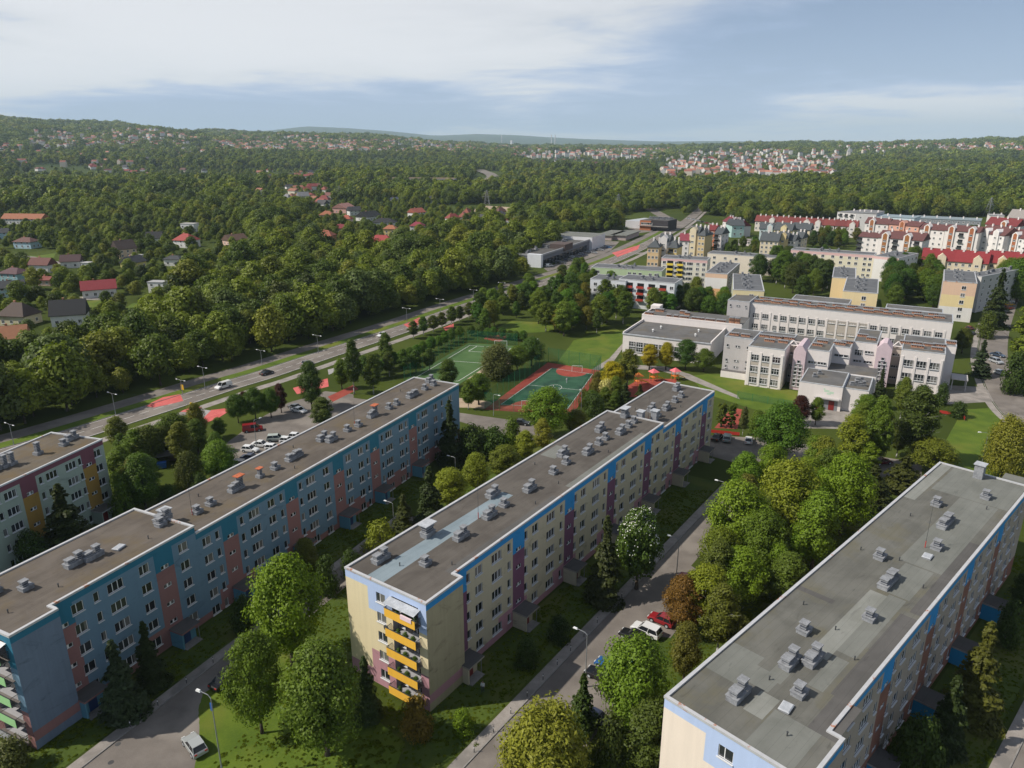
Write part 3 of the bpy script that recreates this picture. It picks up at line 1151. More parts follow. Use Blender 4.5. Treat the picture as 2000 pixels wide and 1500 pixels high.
def far_window(par, wd, ht, loc, rz, fr=None):
    """small window for distant buildings: frame, sill and pane in one mesh"""
    fr = fr or frame_w

    def mk():
        m = MB()
        m.box(-wd / 2 - .07, -.05, -ht / 2 - .12, wd / 2 + .07, .0, ht / 2 + .07, 0)
        for k in range(2 if wd > .9 else 1):
            n = 2 if wd > .9 else 1
            a = -wd / 2 + wd * k / n + .05
            b = -wd / 2 + wd * (k + 1) / n - .05
            m.poly([(a, -.054, -ht / 2 + .04), (b, -.054, -ht / 2 + .04), (b, -.054, ht / 2 - .04), (a, -.054, ht / 2 - .04)], 1)
        m.box(-wd / 2 - .1, -.14, -ht / 2 - .2, wd / 2 + .1, -.052, -ht / 2 - .06, 0)
        return m.mesh('window_far', [fr, glass])
    return obj('window', cached(('fw', wd, ht, fr.name), mk), par, loc, rz)


def facade(mb, a0, a1, z0, z1, holes, matf, acuts, zcuts, P, flip=False):
    """wall grid with openings; matf(a, z) gives the paint, P(a, z) the point"""
    A = sorted({round(q, 3) for q in [a0, a1] + [c for c in acuts if a0 < c < a1] + [c for h in holes for c in (h[0] - h[2] / 2, h[0] + h[2] / 2) if a0 < c < a1]})
    Z = sorted({round(q, 3) for q in [z0, z1] + [c for c in zcuts if z0 < c < z1] + [c for h in holes for c in (h[1] - h[3] / 2, h[1] + h[3] / 2) if z0 < c < z1]})
    for i in range(len(A) - 1):
        ac = (A[i] + A[i + 1]) / 2
        hs = [h for h in holes if abs(h[0] - ac) < h[2] / 2]
        run = None
        for j in range(len(Z)):
            if j < len(Z) - 1:
                zc = (Z[j] + Z[j + 1]) / 2
                k = None if any(abs(h[1] - zc) < h[3] / 2 for h in hs) else matf(ac, zc)
            else:
                k = None
            if run and (run[1] != k):
                q = [P(A[i], run[0]), P(A[i + 1], run[0]), P(A[i + 1], Z[j]), P(A[i], Z[j])]
                mb.poly(q[::-1] if flip else q, run[1])
                run = None
            if run is None and k is not None:
                run = (Z[j], k)


# ------------------------------------------------------------------ roof furniture (parts of the blocks)
def vent_mesh(kind):
    def mk():
        m = MB()

        def stack(x, y, wx, wy, z0, z1):
            m.box(x - wx / 2, y - wy / 2, z0, x + wx / 2, y + wy / 2, z1, 1)
            nl = max(2, int((z1 - z0) / .22))
            for k in range(nl):
                zz_ = z0 + (z1 - z0) * (k + .5) / nl
                m.box(x - wx / 2 - .05, y - wy / 2 - .05, zz_ - .05, x + wx / 2 + .05, y + wy / 2 + .05, zz_ + .04, 0)
            m.box(x - wx / 2 - .11, y - wy / 2 - .11, z1, x + wx / 2 + .11, y + wy / 2 + .11, z1 + .09, 0)
        if kind == 'small':
            m.box(-.62, -.5, 0, .62, .5, .42, 0)
            m.box(-.68, -.56, .42, .68, .56, .5, 0)
            stack(-.1, 0, .62, .55, .5, 1.1)
        elif kind == 'double':
            m.box(-1.15, -.5, 0, 1.15, .5, .5, 0)
            m.box(-1.21, -.56, .5, 1.21, .56, .58, 0)
            stack(-.55, 0, .8, .6, .58, 1.0)
            stack(.55, 0, .62, .55, .58, 1.35)
        elif kind == 'capped':
            m.box(-.85, -.55, 0, .85, .55, .6, 0)
            m.box(-.91, -.61, .6, .91, .61, .7, 0)
            stack(0, 0, 1.35, .75, .7, 1.35)
            for a in (-.7, .7):
                for b in (-.38, .38):
                    m.box(a - .04, b - .04, 1.44, a + .04, b + .04, 1.72, 0)
            m.box(-1.05, -.72, 1.72, 1.05, .72, 1.8, 2)
        elif kind == 'rust':
            m.box(-1.25, -.5, 0, 1.25, .5, .5, 0)
            stack(-.75, 0, .6, .55, .5, 1.0)
            stack(-.02, 0, .6, .55, .5, 1.2)
            stack(.8, 0, .7, .6, .5, 1.75)
            m.box(.05, -.55, 1.96, 1.5, .55, 2.05, 3)
        elif kind == 'rustsmall':
            m.box(-.55, -.45, 0, .55, .45, .45, 0)
            stack(0, 0, .5, .45, .45, 1.35)
            m.box(-.5, -.42, 1.46, .5, .42, 1.54, 3)
        elif kind == 'long':
            m.box(-1.7, -.5, 0, 1.7, .5, .45, 0)
            m.box(-1.76, -.56, .45, 1.76, .56, .53, 0)
            for x in (-1.15, -.35, .45, 1.2):
                stack(x, 0, .62, .58, .53, 1.0 + .12 * math.sin(x * 5))
        elif kind == 'tall':
            m.box(-.6, -.5, 0, .6, .5, .5, 0)
            stack(0, 0, .6, .55, .5, 2.0)
        elif kind == 'shaft':
            m.box(-.6, -.55, 0, .6, .55, 1.9, 0)
            m.box(-.75, -.7, 1.95, .75, .7, 2.05, 2)
        return m.mesh('vent_' + kind, [ventc, ventd, galv, rustm])
    return cached(('vent', kind), mk)


def hatch_mesh():
    def mk():
        m = MB()
        m.box(-.7, -.5, 0, .7, .5, .22, 0)
        m.frust(-.76, -.56, .22, .76, .56, .32, .1, .1, 1)
        return m.mesh('roof_hatch', [ventc, galv])
    return cached('hatch', mk)


def pipe_mesh():
    def mk():
        m = MB()
        m.tube((0, 0, 0), (0, 0, .45), .07, .07, 7)
        m.tube((0, 0, .45), (0, 0, .55), .12, .05, 7)
        return m.mesh('vent_pipe', steel_d)
    return cached('pipe', mk)


def mast_mesh(h):
    def mk():
        m = MB()
        m.tube((0, 0, 0), (0, 0, 1.0), .06, .06, 6, 1)
        m.tube((0, 0, 1.0), (0, 0, h), .03, .015, 5, 0)
        m.tube((-.35, 0, h * .55), (.35, 0, h * .55), .015, .015, 4, 0)
        for x in (-.3, -.1, .1, .3):
            m.tube((x, -.25, h * .55), (x, .25, h * .55), .01, .01, 3, 0)
        return m.mesh('antenna_mast', [steel_d, redp])
    return cached(('mast', h), mk)


# ------------------------------------------------------------------ apartment blocks
ROWS = [13.7 - 2.92 * i for i in range(5)]


def porch(par, s, wallm, doorm, trim, dep=2.4, wd=3.0):
    m = MB()
    y0 = -dep
    m.box(s - wd / 2, y0, 0, s - wd / 2 + .22, -.002, 2.55, 0)
    m.box(s + wd / 2 - .22, y0 + .9, 0, s + wd / 2, -.002, 2.55, 0)
    m.box(s - wd / 2 + .22, y0 + .9, 0, s + wd / 2 - .22, y0 + 1.05, 2.55, 0)
    p = obj('porch', m.mesh('porch', [wallm]), par)
    m = MB()
    m.box(s - wd / 2 - .15, y0 - .25, 2.552, s + wd / 2 + .15, -.004, 2.80, 0, 1)
    obj('porch_roof', m.mesh('porch_roof', [trim, feltK]), p)
    m = MB()
    m.box(s - .55, y0 + .84, .12, s + .55, y0 + .9, 2.2, 0)
    obj('door', m.mesh('door', doorm), p)
    m = MB()
    m.box(s - wd / 2 + .1, y0 - .5, .0, s + wd / 2 - .1, y0 + .89, .11, 0)
    obj('step', m.mesh('step', kerbm), p)
    m = MB()
    m.tube((s + wd / 2 - .1, y0 + .1, .1), (s + wd / 2 - .1, y0 + .1, 2.55), .05, .05, 6)
    obj('post', m.mesh('post', steel), p)


def balcony(par, X, y0, y1, zf, frontm, dep, backm, rail, floorm, clutter=None):
    """balcony on the end wall at local X (facing -X), between y0 and y1, floor at zf"""
    m = MB()
    m.box(X - dep, y0 - .1, zf - .16, X - .003, y1 + .1, zf, 0)
    b = obj('balcony', m.mesh('balcony', floorm), par)
    m = MB()
    m.box(X - dep - .05, y0 - .05, zf - .12, X - dep - .003, y1 + .12, zf + 1.08, 0)
    obj('front_panel', m.mesh('front_panel', frontm), b)
    m = MB()
    m.box(X - dep - .07, y0 - .1, zf + 1.083, X - dep + .03, y1 + .14, zf + 1.14, 0)
    for yy in (y0 - .08, y1 + .08):
        for k in range(8):
            xx = X - dep + .05 + (dep - .1) * k / 7
            m.box(xx - .012, yy - .012, zf + .003, xx + .012, yy + .012, zf + 1.08, 0)
        m.box(X - dep + .032, yy - .025, zf + 1.082, X - .004, yy + .025, zf + 1.13, 0)
    obj('railing', m.mesh('railing', rail), b)
    return b


def apartment_block(cfg):
    org, az, Wd = cfg['org'], cfg['az'], cfg['W']
    t = thing('apartment_block', cfg['label'], 'building', (org[0], org[1], 0), azrot(az), 'five storey slab blocks')
    e = cfg['end']
    secs = cfg['secs']
    M = cfg['mats']           # wall, band, stairpaint, plinth, endwall, endband
    stairs = cfg['stairs']
    holes = []
    for kind, s in cfg['cols']:
        wd, ht, _ = WINS[kind]
        for i, z in enumerate(ROWS):
            dz = next(sc[2] for sc in secs if sc[0] - 20 <= s < sc[1]) - 16.0
            if kind == 's':
                zz_ = z + dz - 1.35
                if i == 4:
                    continue
                holes.append((s, zz_, wd, ht, 's'))
            else:
                holes.append((s, z + dz, wd, ht, kind))
    wall = MB()
    for si, (a, b, zr) in enumerate(secs):
        hh = [h for h in holes if a <= h[0] < b]

        def matf(s, z, zr=zr):
            near = min((abs(s - q) for q in stairs), default=99)
            if z > zr - 1.15:
                return 1
            if near < 1.5:
                return 1 if z > zr - 4.0 else (2 if z > 2.9 else 3)
            return 3 if z < (3.5 if cfg.get('tallplinth', True) and int((s + 100) / 7.3) % 2 else 1.1) else 0
        cuts = [q + d for q in stairs for d in (-1.5, 1.5)] + [k * 7.3 - 100 for k in range(40)]
        facade(wall, a, b, 0, zr - .12, hh, matf, cuts, [zr - 1.15, zr - 4.0, 2.9, 3.5, 1.1], lambda s, z: (s, 0, z))
        wall.poly([(b, Wd, 0), (a, Wd, 0), (a, Wd, zr - .12), (b, Wd, zr - .12)], 0)
    # near end: projecting bay, its return walls and the end wall
    zr = secs[0][2]
    X, yo = -e, -cfg['notch']
    wall.poly([(X, yo, 0), (0, yo, 0), (0, yo, zr - 1.15), (X, yo, zr - 1.15)], 6 if len(M) > 6 else 0)
    wall.poly([(X, yo, zr - 1.15), (0, yo, zr - 1.15), (0, yo, zr - .12), (X, yo, zr - .12)], 1)
    wall.poly([(0, yo, 0), (0, 0, 0), (0, 0, zr - .12), (0, yo, zr - .12)], 2)
    m2 = MB()
    m2.poly([(X + .01, yo - .004, 1.2), (0, yo - .004, 1.2), (0, yo - .004, 2.5), (X + .01, yo - .004, 2.5)])
    obj('plinth_band', m2.mesh('plinth_band', M[3]), t)
    wall.poly([(0, Wd, 0), (X, Wd, 0), (X, Wd, zr - .12), (0, Wd, zr - .12)], 0)
    eh = []
    for z in ROWS:
        eh.append((cfg['endwin'], z, 1.55, 1.4, 'd'))
        if cfg['balc']:
            y0, y1 = cfg['balc']
            eh.append(((y0 + y1) / 2, z - .05, y1 - y0 - .5, 2.3, 'L'))

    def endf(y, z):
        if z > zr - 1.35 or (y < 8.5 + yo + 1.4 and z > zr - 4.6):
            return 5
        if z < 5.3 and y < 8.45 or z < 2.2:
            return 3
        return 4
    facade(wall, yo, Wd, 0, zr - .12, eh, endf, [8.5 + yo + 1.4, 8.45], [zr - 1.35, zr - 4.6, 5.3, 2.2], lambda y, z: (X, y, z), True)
    bx, z2 = secs[-1][1], secs[-1][2]
    wall.poly([(bx, 0, 0), (bx, Wd, 0), (bx, Wd, z2 - .12), (bx, 0, z2 - .12)], 4)
    for i in range(len(secs) - 1):
        if secs[i][2] > secs[i + 1][2]:
            q = secs[i][1]
            wall.poly([(q, 0, secs[i + 1][2] - .3), (q, Wd, secs[i + 1][2] - .3), (q, Wd, secs[i][2] - .12), (q, 0, secs[i][2] - .12)], 1)
    obj('wall', wall.mesh('wall', M), t)
    # windows
    for h in holes:
        window(t, h[4], (h[0], 0, h[1]))
    for h in eh:
        if h[4] == 'd':
            window(t, 'd', (X, h[0], h[1]), -math.pi / 2)
    if cfg['balc']:
        y0, y1 = cfg['balc']
        for i, z in enumerate(ROWS):
            zf = z - 1.2
            m = MB()      # recess behind the balcony
            a, b, zb, zt, d = y0 + .25, y1 - .25, z - 1.2, z + 1.1, 1.0
            m.poly([(X, a, zb), (X, b, zb), (X + d, b, zb), (X + d, a, zb)], 0)
            m.poly([(X, a, zt), (X + d, a, zt), (X + d, b, zt), (X, b, zt)], 0)
            m.poly([(X, a, zb), (X + d, a, zb), (X + d, a, zt), (X, a, zt)], 0)
            m.poly([(X, b, zb), (X, b, zt), (X + d, b, zt), (X + d, b, zb)], 0)
            m.poly([(X + d, a, zb), (X + d, b, zb), (X + d, b, zt), (X + d, a, zt)], 0)
            bal = balcony(t, X, y0, y1, zf, cfg['balm'] if i < 4 else cfg.get('balm0', cfg['balm']), 1.0, M[4], steel_d, floord)
            obj('recess', m.mesh('recess', cfg['recess']), bal)
            for yy, k in ((y0 + 1.3, 'd'), (y1 - 1.2, 'n')):
                wm, pm = win_mesh(k)
                obj('balcony_window', wm, bal, (X + d - .16, yy, z - .1), -math.pi / 2, (.9, .5, 1.0))
            obj('balcony_glass', cached(('bglass', y0, y1), lambda: _glass(y1 - y0 - 1.2)), bal, (X + d - .05, (y0 + y1) / 2, z - .1), -math.pi / 2)
        m = MB()          # lean-to canopy over the top balcony
        z = ROWS[0] + .75
        m.poly([(X - .005, y0 - .1, z + .2), (X - .005, y1 + .1, z + .2), (X - 1.25, y1 + .1, z - .1), (X - 1.25, y0 - .1, z - .1)][::-1])
        cn = obj('canopy', m.mesh('canopy', cfg.get('canopym', galv)), t)
        m = MB()
        for k in range(8):
            yy = y0 + (y1 - y0) * k / 7
            m.tube((X - .02, yy, z + .15), (X - 1.2, yy, z - .14), .03, .03, 4)
            if k in (0, 7):
                m.tube((X - 1.05, yy, z - .12), (X - 1.05, yy, ROWS[0] - .1), .03, .03, 4)
        obj('canopy_frame', m.mesh('canopy_frame', whitep), cn)
    # roof sections and copings
    for si, (a, b, zr) in enumerate(secs):
        m = MB()
        zt = zr - .2
        if si == 0:
            m.poly([(X + .3, yo + .3, zt), (-.02, yo + .3, zt), (-.02, Wd - .3, zt), (X + .3, Wd - .3, zt)], 0)
        m.poly([(a - .02 if si == 0 else a + .02, .3, zt), (b - .3 if si < len(secs) - 1 or True else b, .3, zt), (b - .3, Wd - .3, zt), (a - .02 if si == 0 else a + .02, Wd - .3, zt)], 0)
        rf = obj('roof', m.mesh('roof', cfg['roof'][si]), t)
        c = MB()
        o = .07
        zl = zr - .28
        if si == 0:
            c.box(X - o, yo - o, zl, X + .3, Wd + o, zr)
            c.box(X + .3, yo - o, zl, .0, yo + .3, zr - .002)
            c.box(-.3, yo + .3, zl, o, .3, zr - .004)
            c.box(X + .3, Wd - .3, zl, 0, Wd + o, zr - .002)
        st = 0 if si == 0 else a + .08
        c.box(st + (o if si == 0 else 0), -o, zl, b - .3, .3, zr - .006)
        c.box(st, Wd - .3, zl, b - .3, Wd + o, zr - .006)
        c.box(b - .3, -o, zl, b + o, Wd + o, zr)
        obj('coping', c.mesh('coping', coping), rf)
    for (pts, mt, dz) in cfg.get('patches', []):
        m = MB()
        zr = secs[0][2] if sum(p[0] for p in pts) / len(pts) < secs[0][1] else secs[1][2]
        m.poly([(p[0], p[1], zr - .2 + dz) for p in pts])
        obj('felt_patch', m.mesh('felt_patch', mt), t)
    for kind, s, y, rz in cfg['vents']:
        zr = next(q[2] for q in secs if (q[0] if q is not secs[0] else -99) <= s < q[1] + .1)
        if kind == 'pipe':
            obj('vent_pipe', pipe_mesh(), t, (s, y, zr - .2), rz)
        elif kind == 'hatch':
            obj('roof_hatch', hatch_mesh(), t, (s, y, zr - .19), rz)
        elif kind == 'mast':
            obj('antenna_mast', mast_mesh(rz), t, (s, y, zr - .2))
        else:
            obj('chimney', vent_mesh(kind), t, (s, y, zr - .2), rz, cfg.get('vs', 1.12))
    for s in stairs:
        if secs[0][0] <= s < secs[-1][1] - 1:
            porch(t, s + cfg.get('porchdx', 0), cfg['porchm'], cfg['doorm'], cfg['trim'])
    return t


def _glass(wd):
    m = MB()
    m.poly([(-wd / 2, 0, -1.0), (wd / 2, 0, -1.0), (wd / 2, 0, .85), (-wd / 2, 0, .85)])
    return m.mesh('balcony_glass', glass)


cream = paint('cream_render', (.54, .48, .345), stain=.38)
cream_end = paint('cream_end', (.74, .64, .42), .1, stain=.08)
cream_dirty = paint('cream_weathered', (.40, .35, .23), .3, streak=.35, stain=.5)
azure = paint('azure_band', (.035, .27, .60), .12)
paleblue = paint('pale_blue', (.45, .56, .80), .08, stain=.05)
plum = paint('plum_paint', (.20, .09, .15), .15)
pinkpl = paint('pink_plinth', (.46, .25, .29), .15)
blue_wall = paint('blue_render', (.15, .25, .345), .2, stain=.3)
blue_dirty = paint('blue_weathered', (.155, .205, .28), .35, streak=.3, stain=.35)
teal = paint('teal_band', (.03, .17, .265), .2)
salmon = paint('salmon_paint', (.29, .155, .15), .15)
grey_green = paint('grey_green_render', (.34, .39, .33), .15, stain=.3)
maroon = paint('maroon_band', (.19, .07, .09), .12)
ochre = paint('ochre_paint', (.36, .21, .05), .15)
taupe = paint('taupe_render', (.38, .33, .28), .2, stain=.4)
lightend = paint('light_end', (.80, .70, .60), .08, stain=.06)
brickst = paint('brick_stair', (.24, .115, .085), .15)
ppblue = paint('porch_blue', (.11, .28, .38), .15)
ppblue2 = paint('porch_bright_blue', (.03, .28, .55), .12)
yelpan = paint('yellow_panel', (.85, .48, .06), .06, stain=.05)
grnpan = paint('green_panel', (.33, .60, .28), .08, stain=.08)
whitr = paint('recess_grey', (.36, .36, .38), .1)
floord = paint('balcony_floor', (.20, .18, .17), .2)

rc = lambda s, Wd: s


def bay_cols(stairs, pat, last):
    """window columns between stairs"""
    out = []
    for i, s in enumerate(stairs):
        out.append(('s', s))
        nx = stairs[i + 1] if i + 1 < len(stairs) else s + (stairs[-1] - stairs[-2])
        for k, f in pat[i % len(pat)]:
            q = s + (nx - s) * f
            if q < last - .8:
                out.append((k, q))
    return out


# middle block: cream with a blue band
st = [1.4, 14.6, 29.0, 43.4, 58.2, 73.0, 87.8]
st[0] = 1.0
Ccols = [('s', s) for s in st[1:]]
for i in range(6):
    a, b = st[i], st[i + 1]
    for k, f in (('n', .13), ('d', .30), ('t', .60), ('n', .82)):
        q = a + (b - a) * f
        if abs(q - 65) < .9:
            q = 66.6
        Ccols.append((k, q))
Ccols.append(('d', 91.0))
cv = [('double', -3.0, 10.0, 0), ('small', -.4, 4.5, 0), ('capped', 5.4, 9.2, .0), ('double', 7.6, 5.0, 0), ('double', 14.8, 5.4, 0), ('mast', 13.4, 6.4, 6.5), ('small', 18.8, 5.6, 0), ('double', 20.5, 9.0, 0), ('double', 25.5, 5.4, 0),
      ('small', 33.0, 5.6, 0), ('small', 37.6, 5.9, 0), ('double', 40.3, 8.2, 0), ('double', 43.6, 5.0, 0), ('small', 48.4, 5.4, 0), ('small', 51.3, 5.6, 0), ('double', 54.4, 8.4, 0), ('double', 55.5, 4.6, 0), ('small', 59.4, 4.9, 0), ('small', 62.2, 5.1, 0), ('capped', 64.0, 8.0, 0),
      ('shaft', 66.4, 5.6, 0), ('shaft', 68.4, 3.4, 0), ('mast', 67.4, 4.4, 5.5), ('small', 71.0, 3.9, 0), ('double', 73.4, 6.4, 0), ('double', 76.0, 4.2, 0), ('small', 81.5, 4.6, 0), ('small', 85.4, 4.8, 0), ('double', 89.5, 7.6, 0),
      ('pipe', -2.6, 7.0, 0), ('pipe', 1.5, 1.6, 0), ('pipe', 8, 10.6, 0), ('pipe', 22, 2, 0), ('pipe', 34, 10, 0), ('pipe', 46, 2.2, 0), ('pipe', 30, 2.8, 0), ('pipe', 72, 9.5, 0), ('pipe', 79, 2.2, 0)]
blkC = apartment_block(dict(
    label='cream apartment block with blue roof band and yellow balconies on its end wall', org=CO, az=CAZ, W=12.5, end=7.05, notch=1.4,
    secs=[(0, 65.0, 16.0), (65.0, 93.4, 14.8)], mats=[cream, azure, plum, pinkpl, cream_end, paleblue, cream_dirty], stairs=st, cols=Ccols,
    endwin=6.25, balc=(-.35, 4.55), balm=yelpan, recess=whitr, roof=[roofC, roofC], vents=cv, porchm=cream, doorm=doorr, trim=taupe,
    patches=[([(-6.7, 6.1), (22.5, 6.5), (22.5, 8.6), (-6.7, 8.9)], feltBlue, .006), ([(38.2, 8.6), (43.6, 8.6), (43.6, 11.6), (38.2, 11.6)], feltM, .006),
             ([(30, .4), (58, .4), (58, 1.5), (30, 1.5)], feltM, .006), ([(-.2, .4), (26, .4), (26, 1.4), (-.2, 1.4)], feltK, .006)]))

# blue block on its left
sb = [1.2, 15.6, 27.4, 41.0, 53.4, 64.6, 78.2]
Bcols = [('s', s) for s in sb[1:]] + [('s', .95)] + [('d', 3.0), ('n', 5.5), ('t', 8.2), ('d', 12.5), ('d', 18.9), ('d', 23.0), ('n', 25.0),
         ('n', 29.9), ('t', 32.5), ('d', 36.3), ('n', 38.6), ('n', 43.3), ('t', 45.9), ('d', 50.0), ('d', 56.4), ('d', 60.1), ('n', 62.2), ('n', 67.2), ('t', 69.5), ('d', 73.9), ('n', 75.7), ('n', 80.6), ('t', 83.0), ('d', 87.5), ('n', 90.3), ('d', 94.0)]
sb[0] = .95
bv = [('long', -2.4, 8.8, 0), ('small', 1.0, 6.2, 0), ('double', 7.3, 6.0, 0), ('double', 9.4, 5.4, 0), ('small', 19.4, 4.6, 0), ('double', 20.6, 5.6, 0), ('shaft', 21.8, 6.6, 0), ('hatch', 12.5, 4.4, .2),
      ('small', 26.0, 4.8, 0), ('small', 28.8, 5.0, 0), ('mast', 25.2, 5.0, 6.0), ('rust', 34.4, 5.4, 0), ('rustsmall', 39.8, 5.4, 0), ('small', 43.4, 5.4, 0), ('long', 48.4, 5.6, 0), ('double', 57.4, 6.6, 0), ('double', 57.8, 4.8, 0),
      ('small', 63.2, 5.2, 0), ('small', 66.2, 4.8, 0), ('mast', 66.0, 5.6, 5.0), ('rust', 72.0, 5.6, 0), ('small', 77.4, 5.2, 0), ('small', 80.2, 5.2, 0), ('long', 86.4, 5.2, 0), ('small', 91.6, 5.2, 0), ('small', 95, 5.0, 0), ('double', 97.0, 7.2, 0),
      ('pipe', 3, 3, 0), ('pipe', 16, 3, 0), ('pipe', 30, 9, 0), ('pipe', 45, 2.5, 0), ('pipe', 61, 9, 0), ('pipe', 52, 9, 0), ('pipe', -3, 3.2, 0), ('pipe', 88, 9.5, 0)]
blkB = apartment_block(dict(
    label='weathered blue apartment block with teal roof band and green balconies on its end', org=BO, az=BAZ, W=12.4, end=5.7, notch=1.4,
    secs=[(0, 21.2, 16.0), (21.2, 98.2, 14.8)], mats=[blue_wall, teal, salmon, salmon, blue_wall, teal, blue_dirty], stairs=sb, cols=Bcols,
    endwin=6.6, balc=(-.35, 4.6), balm=grnpan, balm0=whitr, recess=whitr, roof=[roofB, roofB], vents=bv, porchm=ppblue, doorm=doorb, trim=salmon, porchdx=.6, canopym=whitep))

# right block, nearest the camera
sdn = [1.2, 15.0, 29.4, 43.8, 58.2]
Dcols = [('s', s) for s in sdn]
for i in range(5):
    a = sdn[i]
    b = sdn[i + 1] if i < 4 else 72.6
    for k, f in (('n', .13), ('d', .30), ('t', .60), ('n', .82)):
        Dcols.append((k, a + (b - a) * f))
dv = [('double', -2.0, 8.4, 0), ('double', 6.2, 7.1, 0), ('double', 8.4, 5.6, 0), ('small', 2.6, 4.3, 0), ('small', 12.5, 8.5, 0), ('small', 20.2, 4.3, 0), ('long', 29.4, 5.6, 0), ('small', 34.7, 8.6, 0), ('small', 42.8, 4.2, 0), ('long', 51.0, 5.6, 0), ('small', 56.5, 8.5, 0), ('small', 64.6, 4.0, 0), ('shaft', 72.2, 7.0, 0),
      ('hatch', -.2, 4.3, .1), ('hatch', 39.5, 4.3, .05), ('mast', 42.0, 5.4, 7.0), ('pipe', -3.4, 2.6, 0), ('pipe', 2.4, 7.4, 0), ('pipe', 11.8, 2.6, 0), ('pipe', 17.4, 10.9, 0), ('pipe', 15.4, 6.2, 0), ('pipe', 36.0, 6.6, 0), ('pipe', 35, 11.2, 0), ('pipe', 60.5, 2.8, 0), ('pipe', 31.4, 2.2, 0), ('pipe', 50, 10, 0)]
rct = lambda a, b, c, d: [(a, b), (c, b), (c, d), (a, d)]
blkD = apartment_block(dict(
    label='grey brown apartment block with bright blue band and patched flat roof', org=DO, az=DAZ, W=13.4, end=7.4, notch=1.3,
    vs=1.22, secs=[(0, 74.1, 16.0)], mats=[taupe, azure, brickst, brickst, lightend, paleblue, taupe], stairs=sdn, cols=Dcols,
    endwin=6.4, balc=None, roof=[roofD], vents=dv, porchm=ppblue2, doorm=doorb, trim=concrete,
    patches=[(rct(-.6, 9.4, 5.2, 13.0), feltM, .006), (rct(.6, 6.6, 3.6, 9.4), feltM, .007), (rct(-7.0, .4, -1.0, 5.0), feltM, .006), (rct(-3.2, 5.2, .4, 7.2), feltL, .008), (rct(9.6, 4.6, 26.4, 6.6), feltL, .006), (rct(12.0, 2.6, 27.0, 4.6), feltM, .009), (rct(4.6, 2.8, 11.0, 4.4), feltM, .006),
             (rct(-1.0, -.9, 5.0, 1.8), feltK, .010), (rct(5.0, .4, 24, 2.2), feltK, .006), (rct(27.3, 2.4, 36, 5.8), feltM, .006), (rct(36.3, 1.6, 62.0, 6.8), feltM, .007), (rct(62.2, .5, 73.6, 11), feltM, .006), (rct(25, .4, 48, 1.6), feltK, .008), (rct(20, 8.6, 21, 13), feltK, .006), (rct(2.6, 6.3, 6, 8.0), feltM, .009), (rct(56, 11.4, 73.7, 13.0), feltL, .010)]))

# block at the left edge
sA = [31.0, 43.4]
Acols = [('s', 31.0), ('s', 43.4), ('n', 25.4), ('t', 27.6), ('n', 33.4), ('t', 35.6), ('t', 39.6), ('n', 41.6), ('d', 45.6)]
blkA = apartment_block(dict(
    label='grey green apartment block with maroon roof band at the left edge', org=AO, az=AAZ, W=12.2, end=7, notch=1.2,
    secs=[(0, 47.2, 15.2)], mats=[grey_green, maroon, ochre, grey_green, grey_green, maroon, grey_green], stairs=sA, cols=Acols,
    endwin=6.4, balc=None, roof=[roofA], vents=[('double', 30.6, 6.4, 0), ('tall', 32.4, 6.2, 0), ('tall', 33.6, 6.0, 0), ('tall', 38.4, 5.6, 0), ('small', 43.0, 4.6, 0), ('double', 45.6, 5.6, 0), ('pipe', 28, 3, 0)], porchm=grey_green, doorm=doorr, trim=concrete))
# ------------------------------------------------------------------ school
sch_w = paint('school_white', (.74, .69, .67), .08, streak=.12, stain=.10)
sch_g = paint('school_grey', (.46, .44, .44), .1, stain=.12)
sch_l = paint('school_lilac', (.60, .48, .52), .1, stain=.1)
sch_t = paint('school_taupe', (.46, .41, .36), .1, stain=.1)
SO, SAZ = (65.1, 217.6), 119.5


def volume(par, x0, x1, y0, y1, z, mat, roofm=None, name='wing', z0=0.0, cope=True, side=None):
    m = MB()
    m.box(x0, y0, z0, x1, y1, z, 0, 1)
    o = obj(name, m.mesh(name, [mat, roofm or roofSchool]), par)
    if cope:
        c = MB()
        h = .14
        c.box(x0 - .03, y0 - .03, z - .1, x1 + .03, y0 + .28, z + h)
        c.box(x0 - .03, y1 - .28, z - .1, x1 + .03, y1 + .03, z + h)
        c.box(x0 - .03, y0 + .28, z - .1, x0 + .28, y1 - .28, z + h - .004)
        c.box(x1 - .28, y0 + .28, z - .1, x1 + .03, y1 - .28, z + h - .004)
        obj('parapet', c.mesh('parapet', galv), o)
    return o


def brick_vent():
    def mk():
        m = MB()
        m.box(-1.5, -.45, 0, 1.5, .45, .75, 0)
        m.box(-1.6, -.55, .75, 1.6, .55, .87, 1)
        for k in range(5):
            m.box(-1.3 + k * .58, -.47, .35, -.95 + k * .58, -.452, .62, 2)
        return m.mesh('brick_vent', [brickv, ventc, darkm])
    return cached('brick_vent', mk)


